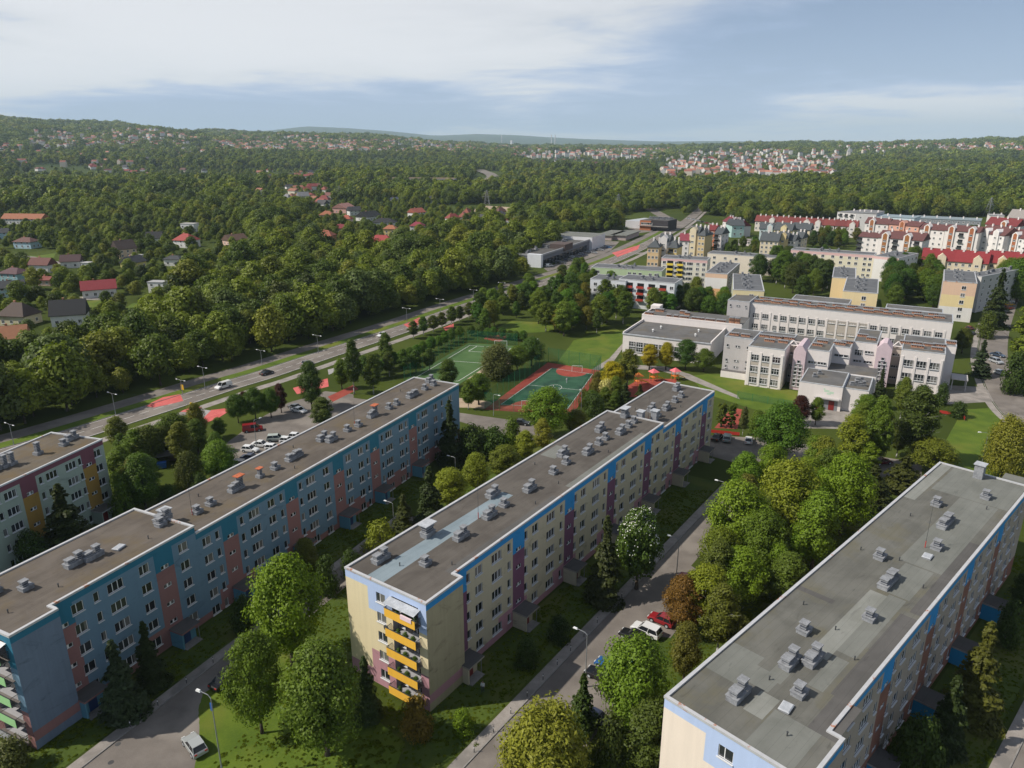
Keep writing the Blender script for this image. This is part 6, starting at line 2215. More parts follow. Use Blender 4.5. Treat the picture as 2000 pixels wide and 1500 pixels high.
# ------------------------------------------------------------------ trees one can tell apart
for a in (
    # between the blue block and the cream block
    (572, 1092, 1300, 160, 'round', BRIGHT, 'large bright green tree between the blue and the cream block'),
    (512, 1240, 1432, 120, 'round', MID, 'darker broad tree left of the large bright one, over the parked car'),
    (640, 1262, 1475, 175, 'round', (.062, .105, .022), 'broad mid green tree in front of the cream block end'),
    (718, 1275, 1405, 66, 'spruce', (.03, .055, .026), 'small dark spruce against the cream end wall'),
    (815, 1365, 1440, 78, 'bush', (.11, .085, .028), 'copper tinged shrub under the yellow balconies'),
    (905, 1388, 1432, 48, 'bush', BRIGHT, 'small bright shrub beside the first cream porch'),
    (245, 1242, 1398, 92, 'spruce', BLU, 'tall blue green spruce before the blue block'),
    (300, 1207, 1340, 70, 'spruce', SPR, 'dark spruce right of the blue green one before the blue block'),
    (22, 1448, 1505, 90, 'bush', GREY, 'grey green shrub under the green balconies'),
    (600, 1052, 1118, 62, 'oval', OLIVE, 'dark olive tree at the blue block facade below the fourth porch'),
    (640, 1090, 1160, 60, 'bush', DARK, 'dark shrub at the foot of the blue facade'),
    (745, 1018, 1075, 66, 'bush', LIME, 'rounded lime green shrub behind the cream block'),
    (842, 905, 1030, 72, 'spruce', SPR, 'tall dark spruce behind the cream block'),
    (790, 960, 1040, 56, 'spruce', (.035, .048, .02), 'smaller olive spruce left of the tall dark one'),
    (878, 915, 990, 80, 'oval', LIME, 'yellow green round tree behind the cream block roof'),
    (930, 885, 962, 70, 'oval', (.10, .135, .022), 'second yellow green tree in the row behind the cream block'),
    (985, 868, 940, 64, 'oval', (.085, .115, .026), 'olive green tree in the row behind the cream block'),
    (1025, 840, 905, 66, 'loose', LIME, 'light loose birch by the service road'),
    (1060, 815, 890, 60, 'loose', (.12, .135, .03), 'yellowish birch below the large bright tree'),
    (880, 775, 905, 62, 'spruce', SPR, 'tall dark spruce at the far corner of the blue block'),
    (925, 832, 900, 74, 'bush', DARK, 'dark shrub mass behind the blue block corner'),
    (968, 836, 900, 62, 'bush', (.03, .062, .015), 'dark green shrub beside the service road'),
    (1000, 818, 872, 46, 'bush', MID, 'mid green shrub at the service road bend'),
    (1068, 758, 856, 98, 'round', (.075, .14, .02), 'large bright tree before the green court'),
    (690, 1075, 1130, 50, 'bush', DARK, 'dark shrub beside the fifth blue porch'),
    (480, 1165, 1230, 60, 'bush', DARK, 'dark hedge shrub by the third blue porch'),
    # east side of the cream block
    (1180, 998, 1172, 78, 'spruce', (.03, .042, .02), 'tall brownish spruce before the cream facade'),
    (1243, 992, 1150, 92, 'blossom', (.045, .085, .024), 'round tree dotted with white blossom before the cream facade'),
    (1030, 1248, 1300, 60, 'bush', DARK, 'dark shrub between the first two cream porches'),
    (1090, 1205, 1250, 46, 'bush', (.02, .04, .015), 'low dark shrub by the second cream porch'),
    # between the cream block and the right block
    (1432, 942, 1092, 130, 'round', (.095, .155, .02), 'bright green tree by the street right of the cream block'),
    (1530, 900, 1060, 140, 'round', LIME, 'yellow green tree in the middle of the right hand group'),
    (1640, 890, 1045, 120, 'round', BRIGHT, 'tall bright green tree nearest the right block'),
    (1585, 960, 1110, 110, 'oval', (.08, .14, .02), 'bright tree below the tall one by the right block'),
    (1480, 1000, 1140, 110, 'round', MID, 'mid green tree in the right hand group'),
    (1395, 1050, 1190, 100, 'loose', (.06, .085, .025), 'dull green birch above the red parked car'),
    (1530, 1080, 1190, 100, 'oval', (.055, .09, .02), 'shaded green tree beside the right block parapet'),
    (1330, 1130, 1235, 90, 'round', RUST, 'reddish brown tree beside the parked white car'),
    (1400, 1140, 1280, 110, 'loose', OLIVE, 'olive birch left of the right block'),
    (1335, 1215, 1330, 80, 'oval', (.075, .082, .025), 'olive tree close to the right block corner'),
    (1232, 1250, 1440, 165, 'round', (.075, .135, .02), 'bright green rounded tree over the blue parked car'),
    (1265, 1370, 1520, 130, 'oval', (.045, .07, .02), 'dark green tree against the right block end wall'),
    (1065, 1380, 1560, 190, 'willow', (.125, .145, .032), 'yellow green weeping tree at the bottom edge'),
    (1136, 1310, 1430, 66, 'pine', DARK, 'dark pine behind the weeping tree'),
    (1190, 1400, 1520, 90, 'bush', (.04, .06, .02), 'dark shrub between the weeping tree and the right block'),
    (1440, 1200, 1290, 70, 'loose', (.06, .075, .024), 'thin birch at the right block parapet'),
    (1600, 850, 960, 90, 'loose', (.10, .125, .028), 'pale birch before the school yard'),
    (1520, 790, 905, 108, 'round', (.042, .095, .016), 'large dark green maple before the school annex'),
    (1655, 806, 925, 90, 'loose', LIME, 'light birch right of the school yard'),
    (1705, 770, 915, 80, 'loose', MID, 'tall green birch before the school front'),
    (1778, 755, 905, 118, 'loose', (.038, .06, .018), 'broad dark birch before the right school wing'),
    (1560, 772, 830, 50, 'oval', PURP, 'small dark purple tree left of the school annex'),
    (1592, 775, 830, 34, 'oval', MID, 'slim green tree right of the purple one'),
    (1713, 715, 800, 34, 'spruce', SPR, 'slim dark spruce at the annex corner'),
    (1408, 785, 834, 22, 'thuja', (.06, .085, .018), 'left one of two column thujas at the cream block end'),
    (1428, 786, 836, 24, 'thuja', (.055, .09, .018), 'right one of two column thujas at the cream block end'),
    (1450, 792, 850, 26, 'loose', GREY, 'thin grey green tree beside the thujas'),
    (1475, 800, 860, 40, 'oval', MID, 'green tree at the street corner beside the thujas'),
    (1815, 858, 925, 96, 'round', (.085, .11, .022), 'flat topped yellow green tree above the right block roof'),
    (1760, 888, 960, 90, 'pine', (.035, .045, .018), 'dark brownish pine beside the right block roof'),
    (1700, 905, 985, 80, 'pine', (.03, .042, .018), 'dark pine above the right block parapet'),
    (1955, 812, 930, 88, 'willow', (.115, .13, .03), 'yellow green weeping willow on the east lawn'),
    (1910, 660, 735, 44, 'spruce', BLU, 'blue spruce beside the east street'),
    (1878, 640, 690, 42, 'oval', (.055, .075, .018), 'small olive tree at the school end wall'),
    (1838, 750, 790, 34, 'bush', DARK, 'dark round shrub at the school side door'),
    (1800, 752, 785, 40, 'bush', DARK, 'dark shrub under the right school windows'),
    (1760, 745, 780, 36, 'bush', (.025, .05, .015), 'low dark shrub left of the school side door'),
    (1870, 785, 815, 40, 'bush', DARK, 'dark shrub inside the red planter'),
    # around the playground and the hall
    (1195, 705, 768, 56, 'oval', YEL, 'bright yellow tree beside the green court'),
    (1182, 742, 778, 40, 'bush', PALE, 'white flowering shrub below the yellow tree'),
    (1225, 680, 760, 60, 'loose', (.09, .11, .03), 'light birch left of the sports hall'),
    (1268, 672, 722, 44, 'oval', (.19, .17, .012), 'left one of two golden trees before the sports hall'),
    (1300, 668, 722, 42, 'oval', (.17, .165, .014), 'right one of two golden trees before the sports hall'),
    (1338, 664, 722, 50, 'round', (.03, .07, .018), 'dark green tree before the sports hall'),
    (1374, 682, 726, 46, 'round', (.06, .10, .022), 'green tree at the sports hall corner'),
    (1220, 745, 800, 40, 'spruce', SPR, 'dark spruce at the playground edge'),
    (1248, 748, 792, 30, 'pine', (.035, .05, .02), 'small pine in front of the playground'),
    (1160, 768, 815, 44, 'bush', DARK, 'dark shrub right of the green court'),
    (1125, 800, 850, 60, 'oval', OLIVE, 'olive tree at the near corner of the green court'),
    # round the fields
    (970, 672, 735, 84, 'willow', GREY, 'grey green willow between the two pitches'),
    (1038, 660, 715, 60, 'round', (.035, .075, .018), 'dark tree left of the green court'),
    (1010, 676, 725, 48, 'round', MID, 'tree at the corner of the turf pitch'),
    (935, 728, 790, 54, 'oval', (.06, .11, .018), 'bright tree at the far corner of the blue block'),
    (875, 700, 760, 46, 'oval', (.045, .08, .02), 'tree before the turf pitch'),
    (915, 742, 800, 44, 'loose', MID, 'slim tree beside the blue block far end'),
    (610, 705, 800, 60, 'oval', (.032, .06, .018), 'tall dark tree by the car park exit'),
    (632, 775, 840, 70, 'loose', (.05, .075, .024), 'feathery tree at the car park edge'),
    (692, 660, 770, 56, 'loose', (.04, .07, .02), 'tall narrow tree beside the road'),
    (730, 690, 770, 50, 'loose', (.05, .08, .02), 'light tree right of the tall narrow one'),
    (755, 648, 720, 46, 'loose', (.05, .085, .02), 'roadside tree at the car lane'),
    (668, 700, 760, 40, 'oval', MID, 'roadside tree near the red path'),
    (466, 770, 826, 44, 'round', (.035, .075, .014), 'left tree of the clump beside the red crossing'),
    (500, 758, 820, 48, 'round', (.038, .08, .015), 'middle tree of the clump beside the red crossing'),
    (530, 760, 816, 44, 'round', (.04, .085, .016), 'right green tree of the clump beside the red crossing'),
    (550, 748, 806, 30, 'oval', PURP, 'purple leaved tree at the end of the clump'),
    (478, 764, 800, 20, 'oval', PURP, 'small purple leaved tree inside the clump'),
    # left of the blue block
    (235, 812, 880, 66, 'loose', (.085, .11, .03), 'pale willowy tree behind the left edge block'),
    (292, 830, 905, 84, 'willow', (.06, .085, .025), 'drooping tree behind the left edge block'),
    (342, 806, 880, 74, 'oval', (.055, .09, .02), 'tree beside the bus shelter'),
    (388, 818, 885, 54, 'oval', (.05, .085, .018), 'tree left of the red crossing'),
    (430, 815, 855, 34, 'oval', (.05, .09, .018), 'small tree right of the red crossing'),
    (433, 862, 945, 76, 'round', (.07, .13, .02), 'bright green tree by the car park corner'),
    (286, 885, 1000, 86, 'oval', (.045, .085, .018), 'green tree before the bin shelter'),
    (374, 880, 960, 60, 'willow', (.045, .06, .02), 'dark drooping tree beside the bin shelter'),
    (245, 925, 1010, 50, 'bush', MID, 'hedge shrub at the left block corner'),
    (330, 950, 990, 40, 'bush', DARK, 'low shrub behind the blue block roof'),
    (395, 925, 970, 40, 'bush', DARK, 'dark shrub behind the blue block parapet'),
    (140, 938, 1082, 106, 'spruce', (.024, .036, .016), 'large dark spruce before the left edge block'),
    (70, 1040, 1110, 60, 'bush', DARK, 'dark shrub below the left edge block'),
    # right block side
    (1895, 1205, 1400, 110, 'spruce', (.055, .065, .02), 'tall sunlit spruce beside the right block porch'),
    (1840, 1310, 1470, 90, 'spruce', SPR, 'dark spruce before the right block facade'),
    (1780, 1400, 1520, 90, 'bush', DARK, 'dark shrub at the bottom right facade'),
    (1960, 1180, 1260, 60, 'bush', DARK, 'dark hedge shrub near the bright blue porch'),
    (1990, 1120, 1200, 60, 'oval', DARK, 'dark tree at the right edge below the right block'),
    # right edge
    (1992, 590, 735, 70, 'poplar', (.085, .125, .022), 'tall bright poplar at the right edge'),
    (1975, 690, 770, 60, 'bush', DARK, 'dark shrub mass at the right edge street'),
    (1985, 505, 590, 90, 'round', (.05, .105, .018), 'broad green tree at the right edge above the street'),
    (1938, 520, 640, 50, 'pine', SPR, 'dark conifer beside the pink and cream block'),
    (1925, 612, 660, 44, 'bush', (.05, .075, .018), 'olive shrub at the foot of the dark conifer'),
    (1930, 560, 640, 44, 'spruce', (.03, .045, .02), 'second dark conifer beside the east street'),
):
    T(*a)


# hedge row of small lindens along the football pitch, and other counted rows
def row(p, q, n, hpx, wpx, kind, tint, what, group, jit=2.0):
    for i in range(n):
        t = (i + .5) / n
        x, y = p[0] + (q[0] - p[0]) * t, p[1] + (q[1] - p[1]) * t
        sc_ = 1 - .0012 * (p[1] - y) if p[1] > y else 1
        T(x + random.uniform(-jit, jit), y - hpx * sc_ * random.uniform(.9, 1.1), y, wpx * sc_, kind, tuple(c * random.uniform(.85, 1.15) for c in tint), (ORD[i] if i < 12 else 'further') + ' ' + what, group)


row((735, 735), (905, 660), 12, 30, 24, 'round', (.045, .10, .014), 'small tree from the near end of the row along the pitch', 'row of small trees by the pitch')
row((915, 655), (1030, 668), 8, 20, 22, 'round', (.04, .085, .016), 'hedge tree from the left behind the turf pitch', 'hedge behind the turf pitch')
row((800, 665), (945, 612), 8, 36, 34, 'loose', (.045, .075, .02), 'roadside tree from the near end beyond the pitch', 'roadside trees beyond the pitch')
row((700, 745), (850, 722), 6, 50, 40, 'loose', (.045, .075, .022), 'tree from the left behind the blue block roof', 'trees behind the blue block')


def cluster(poly, n, kinds, tints, hr, label, group, seed=1):
    g = random.Random(seed)
    xs, ys = [p[0] for p in poly], [p[1] for p in poly]
    k = 0
    got = []
    for _ in range(4000):
        if k >= n:
            break
        x, y = g.uniform(min(xs), max(xs)), g.uniform(min(ys), max(ys))
        inside = False
        j = len(poly) - 1
        for i in range(len(poly)):
            if (poly[i][1] > y) != (poly[j][1] > y) and x < (poly[j][0] - poly[i][0]) * (y - poly[i][1]) / (poly[j][1] - poly[i][1]) + poly[i][0]:
                inside = not inside
            j = i
        if not inside:
            continue
        q = at(x, y)
        if any(math.hypot(q[0] - a, q[1] - b) < 4.2 for a, b in got):
            continue
        got.append(q)
        h = g.uniform(*hr)
        tree(q[0], q[1], h, h * g.uniform(.6, .85), g.choice(kinds), tuple(c * g.uniform(.85, 1.2) for c in g.choice(tints)), label, group)
        k += 1


GT = [MID, (.045, .09, .016), (.07, .12, .02), (.035, .07, .018), (.08, .11, .024)]
cluster([(1040, 640), (1060, 590), (1150, 575), (1235, 600), (1225, 640), (1150, 655), (1085, 660)], 44, ['round', 'oval', 'loose'], GT, (9, 14), 'broadleaf tree in the grove behind the sports fields', 'grove behind the sports fields', 3)
cluster([(905, 640), (960, 590), (1040, 575), (1050, 600), (1000, 628), (930, 660)], 24, ['oval', 'loose'], GT, (7, 11), 'roadside tree between the main road and the north lawn', 'trees by the north lawn', 4)
cluster([(1240, 600), (1330, 585), (1420, 600), (1415, 625), (1250, 615)], 20, ['round', 'oval'], GT, (9, 12), 'tree between the brick vent hall and the red balcony block', 'trees behind the sports hall', 5)
cluster([(1445, 560), (1500, 520), (1610, 520), (1625, 575), (1560, 592), (1525, 560)], 36, ['round', 'oval', 'loose'], [DARK, MID, (.035, .065, .018), (.05, .085, .018)], (11, 15), 'tree in the dark grove between the yellow block ends', 'dark grove behind the school', 6)
cluster([(1722, 560), (1760, 530), (1835, 530), (1840, 618), (1740, 608)], 32, ['round', 'oval'], [(.045, .09, .016), (.03, .065, .016), (.06, .095, .02)], (11, 15), 'tree in the big grove left of the pink and cream block', 'grove beside the pink block', 7)
cluster([(1535, 492), (1600, 470), (1672, 468), (1672, 486), (1560, 486)], 24, ['round', 'oval'], [MID, OLIVE, DARK], (8, 12), 'tree before the red roofed terrace', 'trees before the terrace', 8)
cluster([(1320, 515), (1380, 500), (1480, 482), (1490, 496), (1400, 500)], 12, ['round', 'oval', 'bush'], GT, (6, 10), 'tree among the tan houses near the junction', 'trees by the junction houses', 9)
cluster([(1920, 560), (1990, 530), (2060, 540), (2060, 640), (1990, 600), (1950, 590)], 10, ['round', 'pine'], [DARK, MID], (10, 14), 'tree at the right edge beyond the east street', 'trees beyond the east street', 10)
cluster([(1860, 480), (1890, 470), (1905, 482), (1870, 490)], 5, ['poplar'], [(.035, .06, .025)], (12, 15), 'poplar between the white estate houses', 'poplars in the estate', 11)
cluster([(1080, 560), (1140, 530), (1160, 560), (1100, 575)], 8, ['round', 'oval'], GT, (8, 12), 'tree left of the pale blue white block', 'trees by the pale blue block', 12)


cluster([(1385, 1110), (1440, 985), (1520, 935), (1610, 915), (1700, 925), (1665, 1020), (1575, 1130), (1450, 1260), (1385, 1320), (1345, 1250)], 16, ['round', 'oval', 'loose'], [(.07, .115, .018), (.085, .135, .018), (.06, .09, .02), (.095, .13, .022)], (8, 12), 'tree filling the dense group between the cream and the right block', 'dense group between the blocks', 13)
cluster([(1130, 775), (1175, 755), (1215, 765), (1215, 800), (1150, 815)], 8, ['oval', 'bush', 'round'], [MID, (.05, .085, .018), OLIVE], (4, 7), 'small tree between the green court and the playground', 'small trees by the playground', 16)
cluster([(215, 905), (300, 860), (420, 850), (440, 900), (330, 985), (230, 1010)], 10, ['oval', 'loose', 'round'], [MID, (.05, .08, .018), (.075, .105, .022)], (7, 11), 'tree filling the grove between the left edge block and the car park', 'grove beside the left edge block', 14)
cluster([(1640, 850), (1760, 800), (1800, 860), (1700, 930)], 6, ['loose', 'oval'], [(.05, .08, .02), (.08, .11, .025)], (8, 12), 'tree in the birch grove before the school', 'birch grove before the school', 15)


# ------------------------------------------------------------------ woodland
def inpoly(px, py, poly):
    c = np.zeros(px.shape, bool)
    j = len(poly) - 1
    for i in range(len(poly)):
        xi, yi, xj, yj = *poly[i], *poly[j]
        c ^= ((yi > py) != (yj > py)) & (px < (xj - xi) * (py - yi) / (yj - yi + 1e-9) + xi)
        j = i
    return c


ESTATE_ZONE = [(-1500, 1170), (-250, 962), (100, 862), (450, 752), (640, 691), (900, 603), (1000, 571), (1090, 543), (1180, 515), (1240, 489), (1292, 462), (1322, 444), (1420, 436), (1470, 437), (1640, 427), (1920, 424), (2100, 421), (2600, 415), (2600, 1700), (-1500, 1700)]
CLEAR = [[(1005, 520), (1150, 455), (1300, 440), (1270, 470), (1200, 510), (1070, 555)], [(1205, 420), (1335, 405), (1335, 460), (1215, 462)], [(1318, 452), (1380, 376), (1402, 376), (1372, 425), (1350, 445)],
         [(1290, 430), (1345, 418), (1420, 424), (1420, 440), (1300, 450)], [(240, 600), (262, 590), (318, 590), (308, 615), (250, 628)], [(160, 588), (200, 580), (210, 604), (175, 608)], [(0, 485), (115, 490), (125, 516), (0, 512)],
         [(845, 402), (1020, 396), (1150, 402), (1150, 412), (1040, 422), (860, 412)], [(930, 330), (985, 340), (985, 362), (890, 372), (760, 366), (760, 358), (920, 356)], [(780, 420), (860, 408), (870, 416), (790, 428)],
         [(640, 425), (700, 418), (740, 432), (690, 445)], [(85, 645), (110, 645), (108, 670), (85, 670)], [(135, 575), (245, 575), (245, 590), (135, 590)], [(380, 482), (420, 470), (430, 500), (390, 505)]]
TOWN = [[(1280, 318), (1400, 292), (1640, 308), (1645, 356), (1280, 358)], [(70, 322), (295, 325), (295, 356), (70, 352)], [(300, 332), (625, 332), (625, 362), (300, 358)], [(1000, 300), (1290, 298), (1290, 332), (1050, 330)], [(480, 368), (660, 360), (660, 412), (490, 405)]]
NEIGH = [[(-200, 470), (60, 405), (240, 440), (480, 440), (500, 500), (420, 530), (380, 590), (250, 670), (120, 720), (-200, 760)], [(560, 460), (640, 395), (860, 400), (1000, 410), (1000, 440), (860, 470), (790, 500), (690, 520)]]


def scatter(r0, r1, sp, seed, half=41):
    g = np.random.default_rng(seed)
    xm = r1 * math.sin(R(half))
    gx, gy = np.meshgrid(np.arange(-xm, xm, sp), np.arange(r0 * .5, r1, sp))
    x = gx.ravel() + g.uniform(-.45, .45, gx.size) * sp
    y = gy.ravel() + g.uniform(-.45, .45, gy.size) * sp
    r = np.hypot(x, y)
    k = (r >= r0) & (r < r1) & (np.abs(np.arctan2(x, y)) < R(half))
    return x[k], y[k]


def project(x, y, z):
    d = np.stack([x, y, z - CAM_H], 1)
    k = d @ cF
    return 1000 + FPX * d[:, 0] / k, 750 - FPX * (d @ cU) / k


def keep_mask(x, y, seed):
    g = np.random.default_rng(seed)
    z = terrain(x, y)
    px, py = project(x, y, z)
    k = ~inpoly(px, py, ESTATE_ZONE)
    for c in CLEAR:
        k &= ~inpoly(px, py, c)
    main = np.array(MAIN)
    d = np.full(x.shape, 1e9)
    for i in range(len(main) - 1):
        a, b = main[i], main[i + 1]
        ab = b - a
        t = np.clip(((x - a[0]) * ab[0] + (y - a[1]) * ab[1]) / (ab @ ab), 0, 1)
        d = np.minimum(d, np.hypot(x - a[0] - t * ab[0], y - a[1] - t * ab[1]))
    k &= d > 17.2
    for nb in NEIGH:
        k &= ~(inpoly(px, py, nb) & (g.random(x.size) > .66))
    for nb in TOWN:
        k &= ~(inpoly(px, py, nb) & (g.random(x.size) > .52))
    for hx, hy, hr in HOUSE_XY:
        reach = hr + 48
        near = np.nonzero(k & (np.abs(x - hx) < reach) & (np.abs(y - hy) < reach))[0]
        if not len(near):
            continue
        X, Y = x[near], y[near]
        bad = np.hypot(X - hx, Y - hy) < hr + 2.2
        n_ = math.hypot(hx, hy)      # the garden side towards the viewpoint is open
        s = ((hx - X) * hx + (hy - Y) * hy) / n_
        off = np.abs((X - hx) * hy / n_ - (Y - hy) * hx / n_)
        bad |= (s > 0) & (s < hr + (15 if hy < 1200 else 45)) & (off < hr)
        k[near[bad]] = False
    return k, z


# far houses first, so the wood leaves room for them
FARCOL = [((.70, .66, .62), (.42, .10, .06)), ((.72, .70, .68), (.36, .06, .05)), ((.66, .56, .46), (.20, .09, .07)), ((.72, .70, .70), (.09, .09, .10)), ((.68, .62, .52), (.46, .17, .09)), ((.74, .72, .70), (.26, .09, .08)), ((.6, .6, .62), (.30, .30, .32))]


def far_houses(poly, n, label, group, seed, size=(9, 13)):
    g = random.Random(seed)
    xs, ys = [p[0] for p in poly], [p[1] for p in poly]
    k = 0
    cand = np.array([(g.uniform(min(xs), max(xs)), g.uniform(min(ys), max(ys))) for _ in range(n * 12)])
    cand = cand[inpoly(cand[:, 0], cand[:, 1], poly)]
    for q in ground_many(cand[:, 0], cand[:, 1]).tolist():
        if k >= n:
            break
        if math.isnan(q[0]) or any(math.hypot(q[0] - a, q[1] - b) < c + 7 for a, b, c in HOUSE_XY):
            continue
        wl, rf = g.choice(FARCOL)
        L = round(g.uniform(*size))
        house_at(q[0], q[1], L, round(L * .75), g.choice((3.5, 5.5)), g.choice((3.0, 4.0, 5.0)), g.choice((20, 55, 97, 120)), wl, rf, g.choice(('gable', 'gable', 'hip')), label, group, 1 if L < 12 else 0, float(terrain(*q)) + (1.0 if q[1] > 900 else 0))
        HOUSE_XY.append((q[0], q[1], L * .6))
        k += 1


far_houses([(330, 398), (480, 388), (560, 405), (560, 440), (420, 432)], 8, 'house in the tree belt right of the red roofed villa', 'houses in the tree belt', 29)
far_houses([(860, 425), (1000, 422), (1080, 440), (1040, 455), (900, 452)], 8, 'house among the gardens left of the retail hall', 'garden houses left of the retail hall', 30)
far_houses([(75, 325), (290, 328), (290, 352), (75, 345)], 14, 'small house in the row below the left hillside', 'houses below the left hillside', 21, (11, 16))
far_houses([(300, 335), (620, 335), (620, 356), (300, 352)], 16, 'small house half hidden in trees left of the orange roofed hall', 'houses in the trees left of centre', 22, (11, 15))
far_houses([(480, 372), (640, 365), (640, 405), (490, 400)], 14, 'house among trees above the pink gable', 'houses above the pink gable', 23)
far_houses([(560, 385), (660, 385), (640, 412), (575, 410)], 8, 'house at the left end of the mid distance village', 'houses of the mid distance village', 24)
far_houses([(1290, 312), (1400, 296), (1560, 312), (1630, 340), (1560, 352), (1300, 350)], 95, 'small house in the dense far town right of centre', 'houses of the far town', 25, (10, 14))
far_houses([(1000, 306), (1290, 302), (1290, 328), (1050, 325)], 34, 'small house on the far slope left of the dense town', 'houses left of the far town', 26, (10, 14))
far_houses([(1640, 300), (1800, 312), (1800, 350), (1640, 340)], 14, 'house among the far woods around the church', 'houses around the church', 27)
far_houses([(0, 285), (90, 285), (100, 312), (0, 310)], 14, 'small house on the far left slope', 'houses on the far left slope', 28, (12, 16))


def forest_points():
    out = []
    for r0, r1, sp, seed in ((170, 950, 7.0, 31), (950, 1750, 9.6, 32), (1750, 3000, 14.5, 33), (3000, 9000, 40.0, 34)):
        x, y = scatter(r0, r1, sp, seed)
        k, z = keep_mask(x, y, seed + 50)
        g = np.random.default_rng(seed)
        fld = np.sin(x / 97 + 1.1 * np.sin(y / 143)) + np.sin(y / 121 + 1.3 * np.sin(x / 171)) + .5 * np.sin((x + y) / 57)
        if r0 > 900:
            k &= ~((fld > 1.0) & (g.random(x.size) < .85))
        if r0 >= 3000:
            k &= g.random(x.size) < .8
        s = {170: 1.0, 950: 1.05, 1750: 1.25, 3000: 1.0}[r0] * np.clip(.92 * np.exp(g.normal(size=x.size) * .28), .45, 1.7)
        pxx, pyy = project(x, y, z)
        for nb in NEIGH + TOWN:       # garden trees are smaller than the wood's
            s = np.where(inpoly(pxx, pyy, nb), s * .56, s)
        out.append((x[k], y[k], z[k], s[k]))
    return out


FP = forest_points()


def gn_scatter(name, label, x, y, z, s, sources):
    me = bpy.data.meshes.new(name)
    me.from_pydata(list(zip(x.tolist(), y.tolist(), z.tolist())), [], [])
    a = me.attributes.new('size', 'FLOAT', 'POINT')
    a.data.foreach_set('value', s.astype(np.float32))
    o = tag(obj(name, me), label, 'woodland', None, 'stuff')
    ng = bpy.data.node_groups.new(name, 'GeometryNodeTree')
    ng.interface.new_socket('Geometry', in_out='INPUT', socket_type='NodeSocketGeometry')
    ng.interface.new_socket('Geometry', in_out='OUTPUT', socket_type='NodeSocketGeometry')
    N, Lk = ng.nodes, ng.links
    gi, go = N.new('NodeGroupInput'), N.new('NodeGroupOutput')
    iop = N.new('GeometryNodeInstanceOnPoints')
    jn = N.new('GeometryNodeGeometryToInstance')
    for so in sources:
        oi = N.new('GeometryNodeObjectInfo')
        oi.transform_space = 'ORIGINAL'
        oi.inputs['Object'].default_value = so
        oi.inputs['As Instance'].default_value = False
        Lk.new(oi.outputs['Geometry'], jn.inputs[0])
    iop.inputs['Pick Instance'].default_value = True
    rv = N.new('FunctionNodeRandomValue')
    rv.data_type = 'FLOAT_VECTOR'
    rv.inputs[0].default_value = (-.06, -.06, 0)
    rv.inputs[1].default_value = (.06, .06, 6.283)
    ri = N.new('FunctionNodeRandomValue')
    ri.data_type = 'INT'
    ri.inputs[4].default_value = 0
    ri.inputs[5].default_value = len(sources) - 1
    ri.inputs[8].default_value = 5
    na = N.new('GeometryNodeInputNamedAttribute')
    na.data_type = 'FLOAT'
    na.inputs[0].default_value = 'size'
    Lk.new(gi.outputs[0], iop.inputs['Points'])
    Lk.new(jn.outputs[0], iop.inputs['Instance'])
    Lk.new(ri.outputs[2], iop.inputs['Instance Index'])
    Lk.new(rv.outputs[0], iop.inputs['Rotation'])
    Lk.new(na.outputs[0], iop.inputs['Scale'])
    Lk.new(iop.outputs[0], go.inputs[0])
    md = o.modifiers.new('scatter', 'NODES')
    md.node_group = ng
    return o


def woodland():
    x, y, z, s = FP[0]
    order = np.argsort(np.hypot(x, y))
    n_ind = 130
    src = []
    px, py = project(x, y, z)
    seen = [i for i in order if -40 < px[i] < 2040 and py[i] < 1000][:n_ind]
    for c, i in enumerate(seen):
        h, wd = 12.0 * s[i], 10.6 * s[i]
        t = tree(float(x[i]), float(y[i]), h, wd, 'wood', (1, 1, 1), 'broadleaf tree in the dense wood edge beyond the main road', 'wood edge beyond the main road', 'woodland_tree', 0.0, c % 4)
        if c < 4:
            src.append([o for o in t.children if o.name.startswith('crown')][0])
    rest = np.ones(x.size, bool)
    rest[seen] = False
    gn_scatter('near_wood', 'dense mass of broadleaf wood left of and beyond the main road', x[rest], y[rest], z[rest], s[rest], src)
    x, y, z, s = FP[1]
    # three simpler trees stand for the far sorts
    cs = []
    for k in range(3):
        t = tree(float(x[k]), float(y[k]), 12 * s[k], 12 * s[k], 'copse', (1, 1, 1), 'tree standing in the middle distance wood', 'middle distance wood', 'woodland_tree', float(z[k]), k)
        cs.append([o for o in t.children if o.name.startswith('crown')][0])
    gn_scatter('middle_wood', 'continuous middle distance wood around the far houses', x[3:], y[3:], z[3:], s[3:], cs)
    x, y, z, s = FP[2]
    gn_scatter('far_wood', 'far woods stretching to the foot of the hills', x, y, z, s, cs)
    x, y, z, s = FP[3]
    t = tree(float(x[0]), float(y[0]), 12, 46, 'stand', (1, 1, 1), 'stand of trees on the distant slope', 'distant stands', 'tree_stand', float(z[0]), 0)
    ss = [[o for o in t.children if o.name.startswith('crown')][0]]
    gn_scatter('hill_wood', 'hazy wooded slopes on the horizon', x[1:], y[1:], z[1:], s[1:], ss)


woodland()


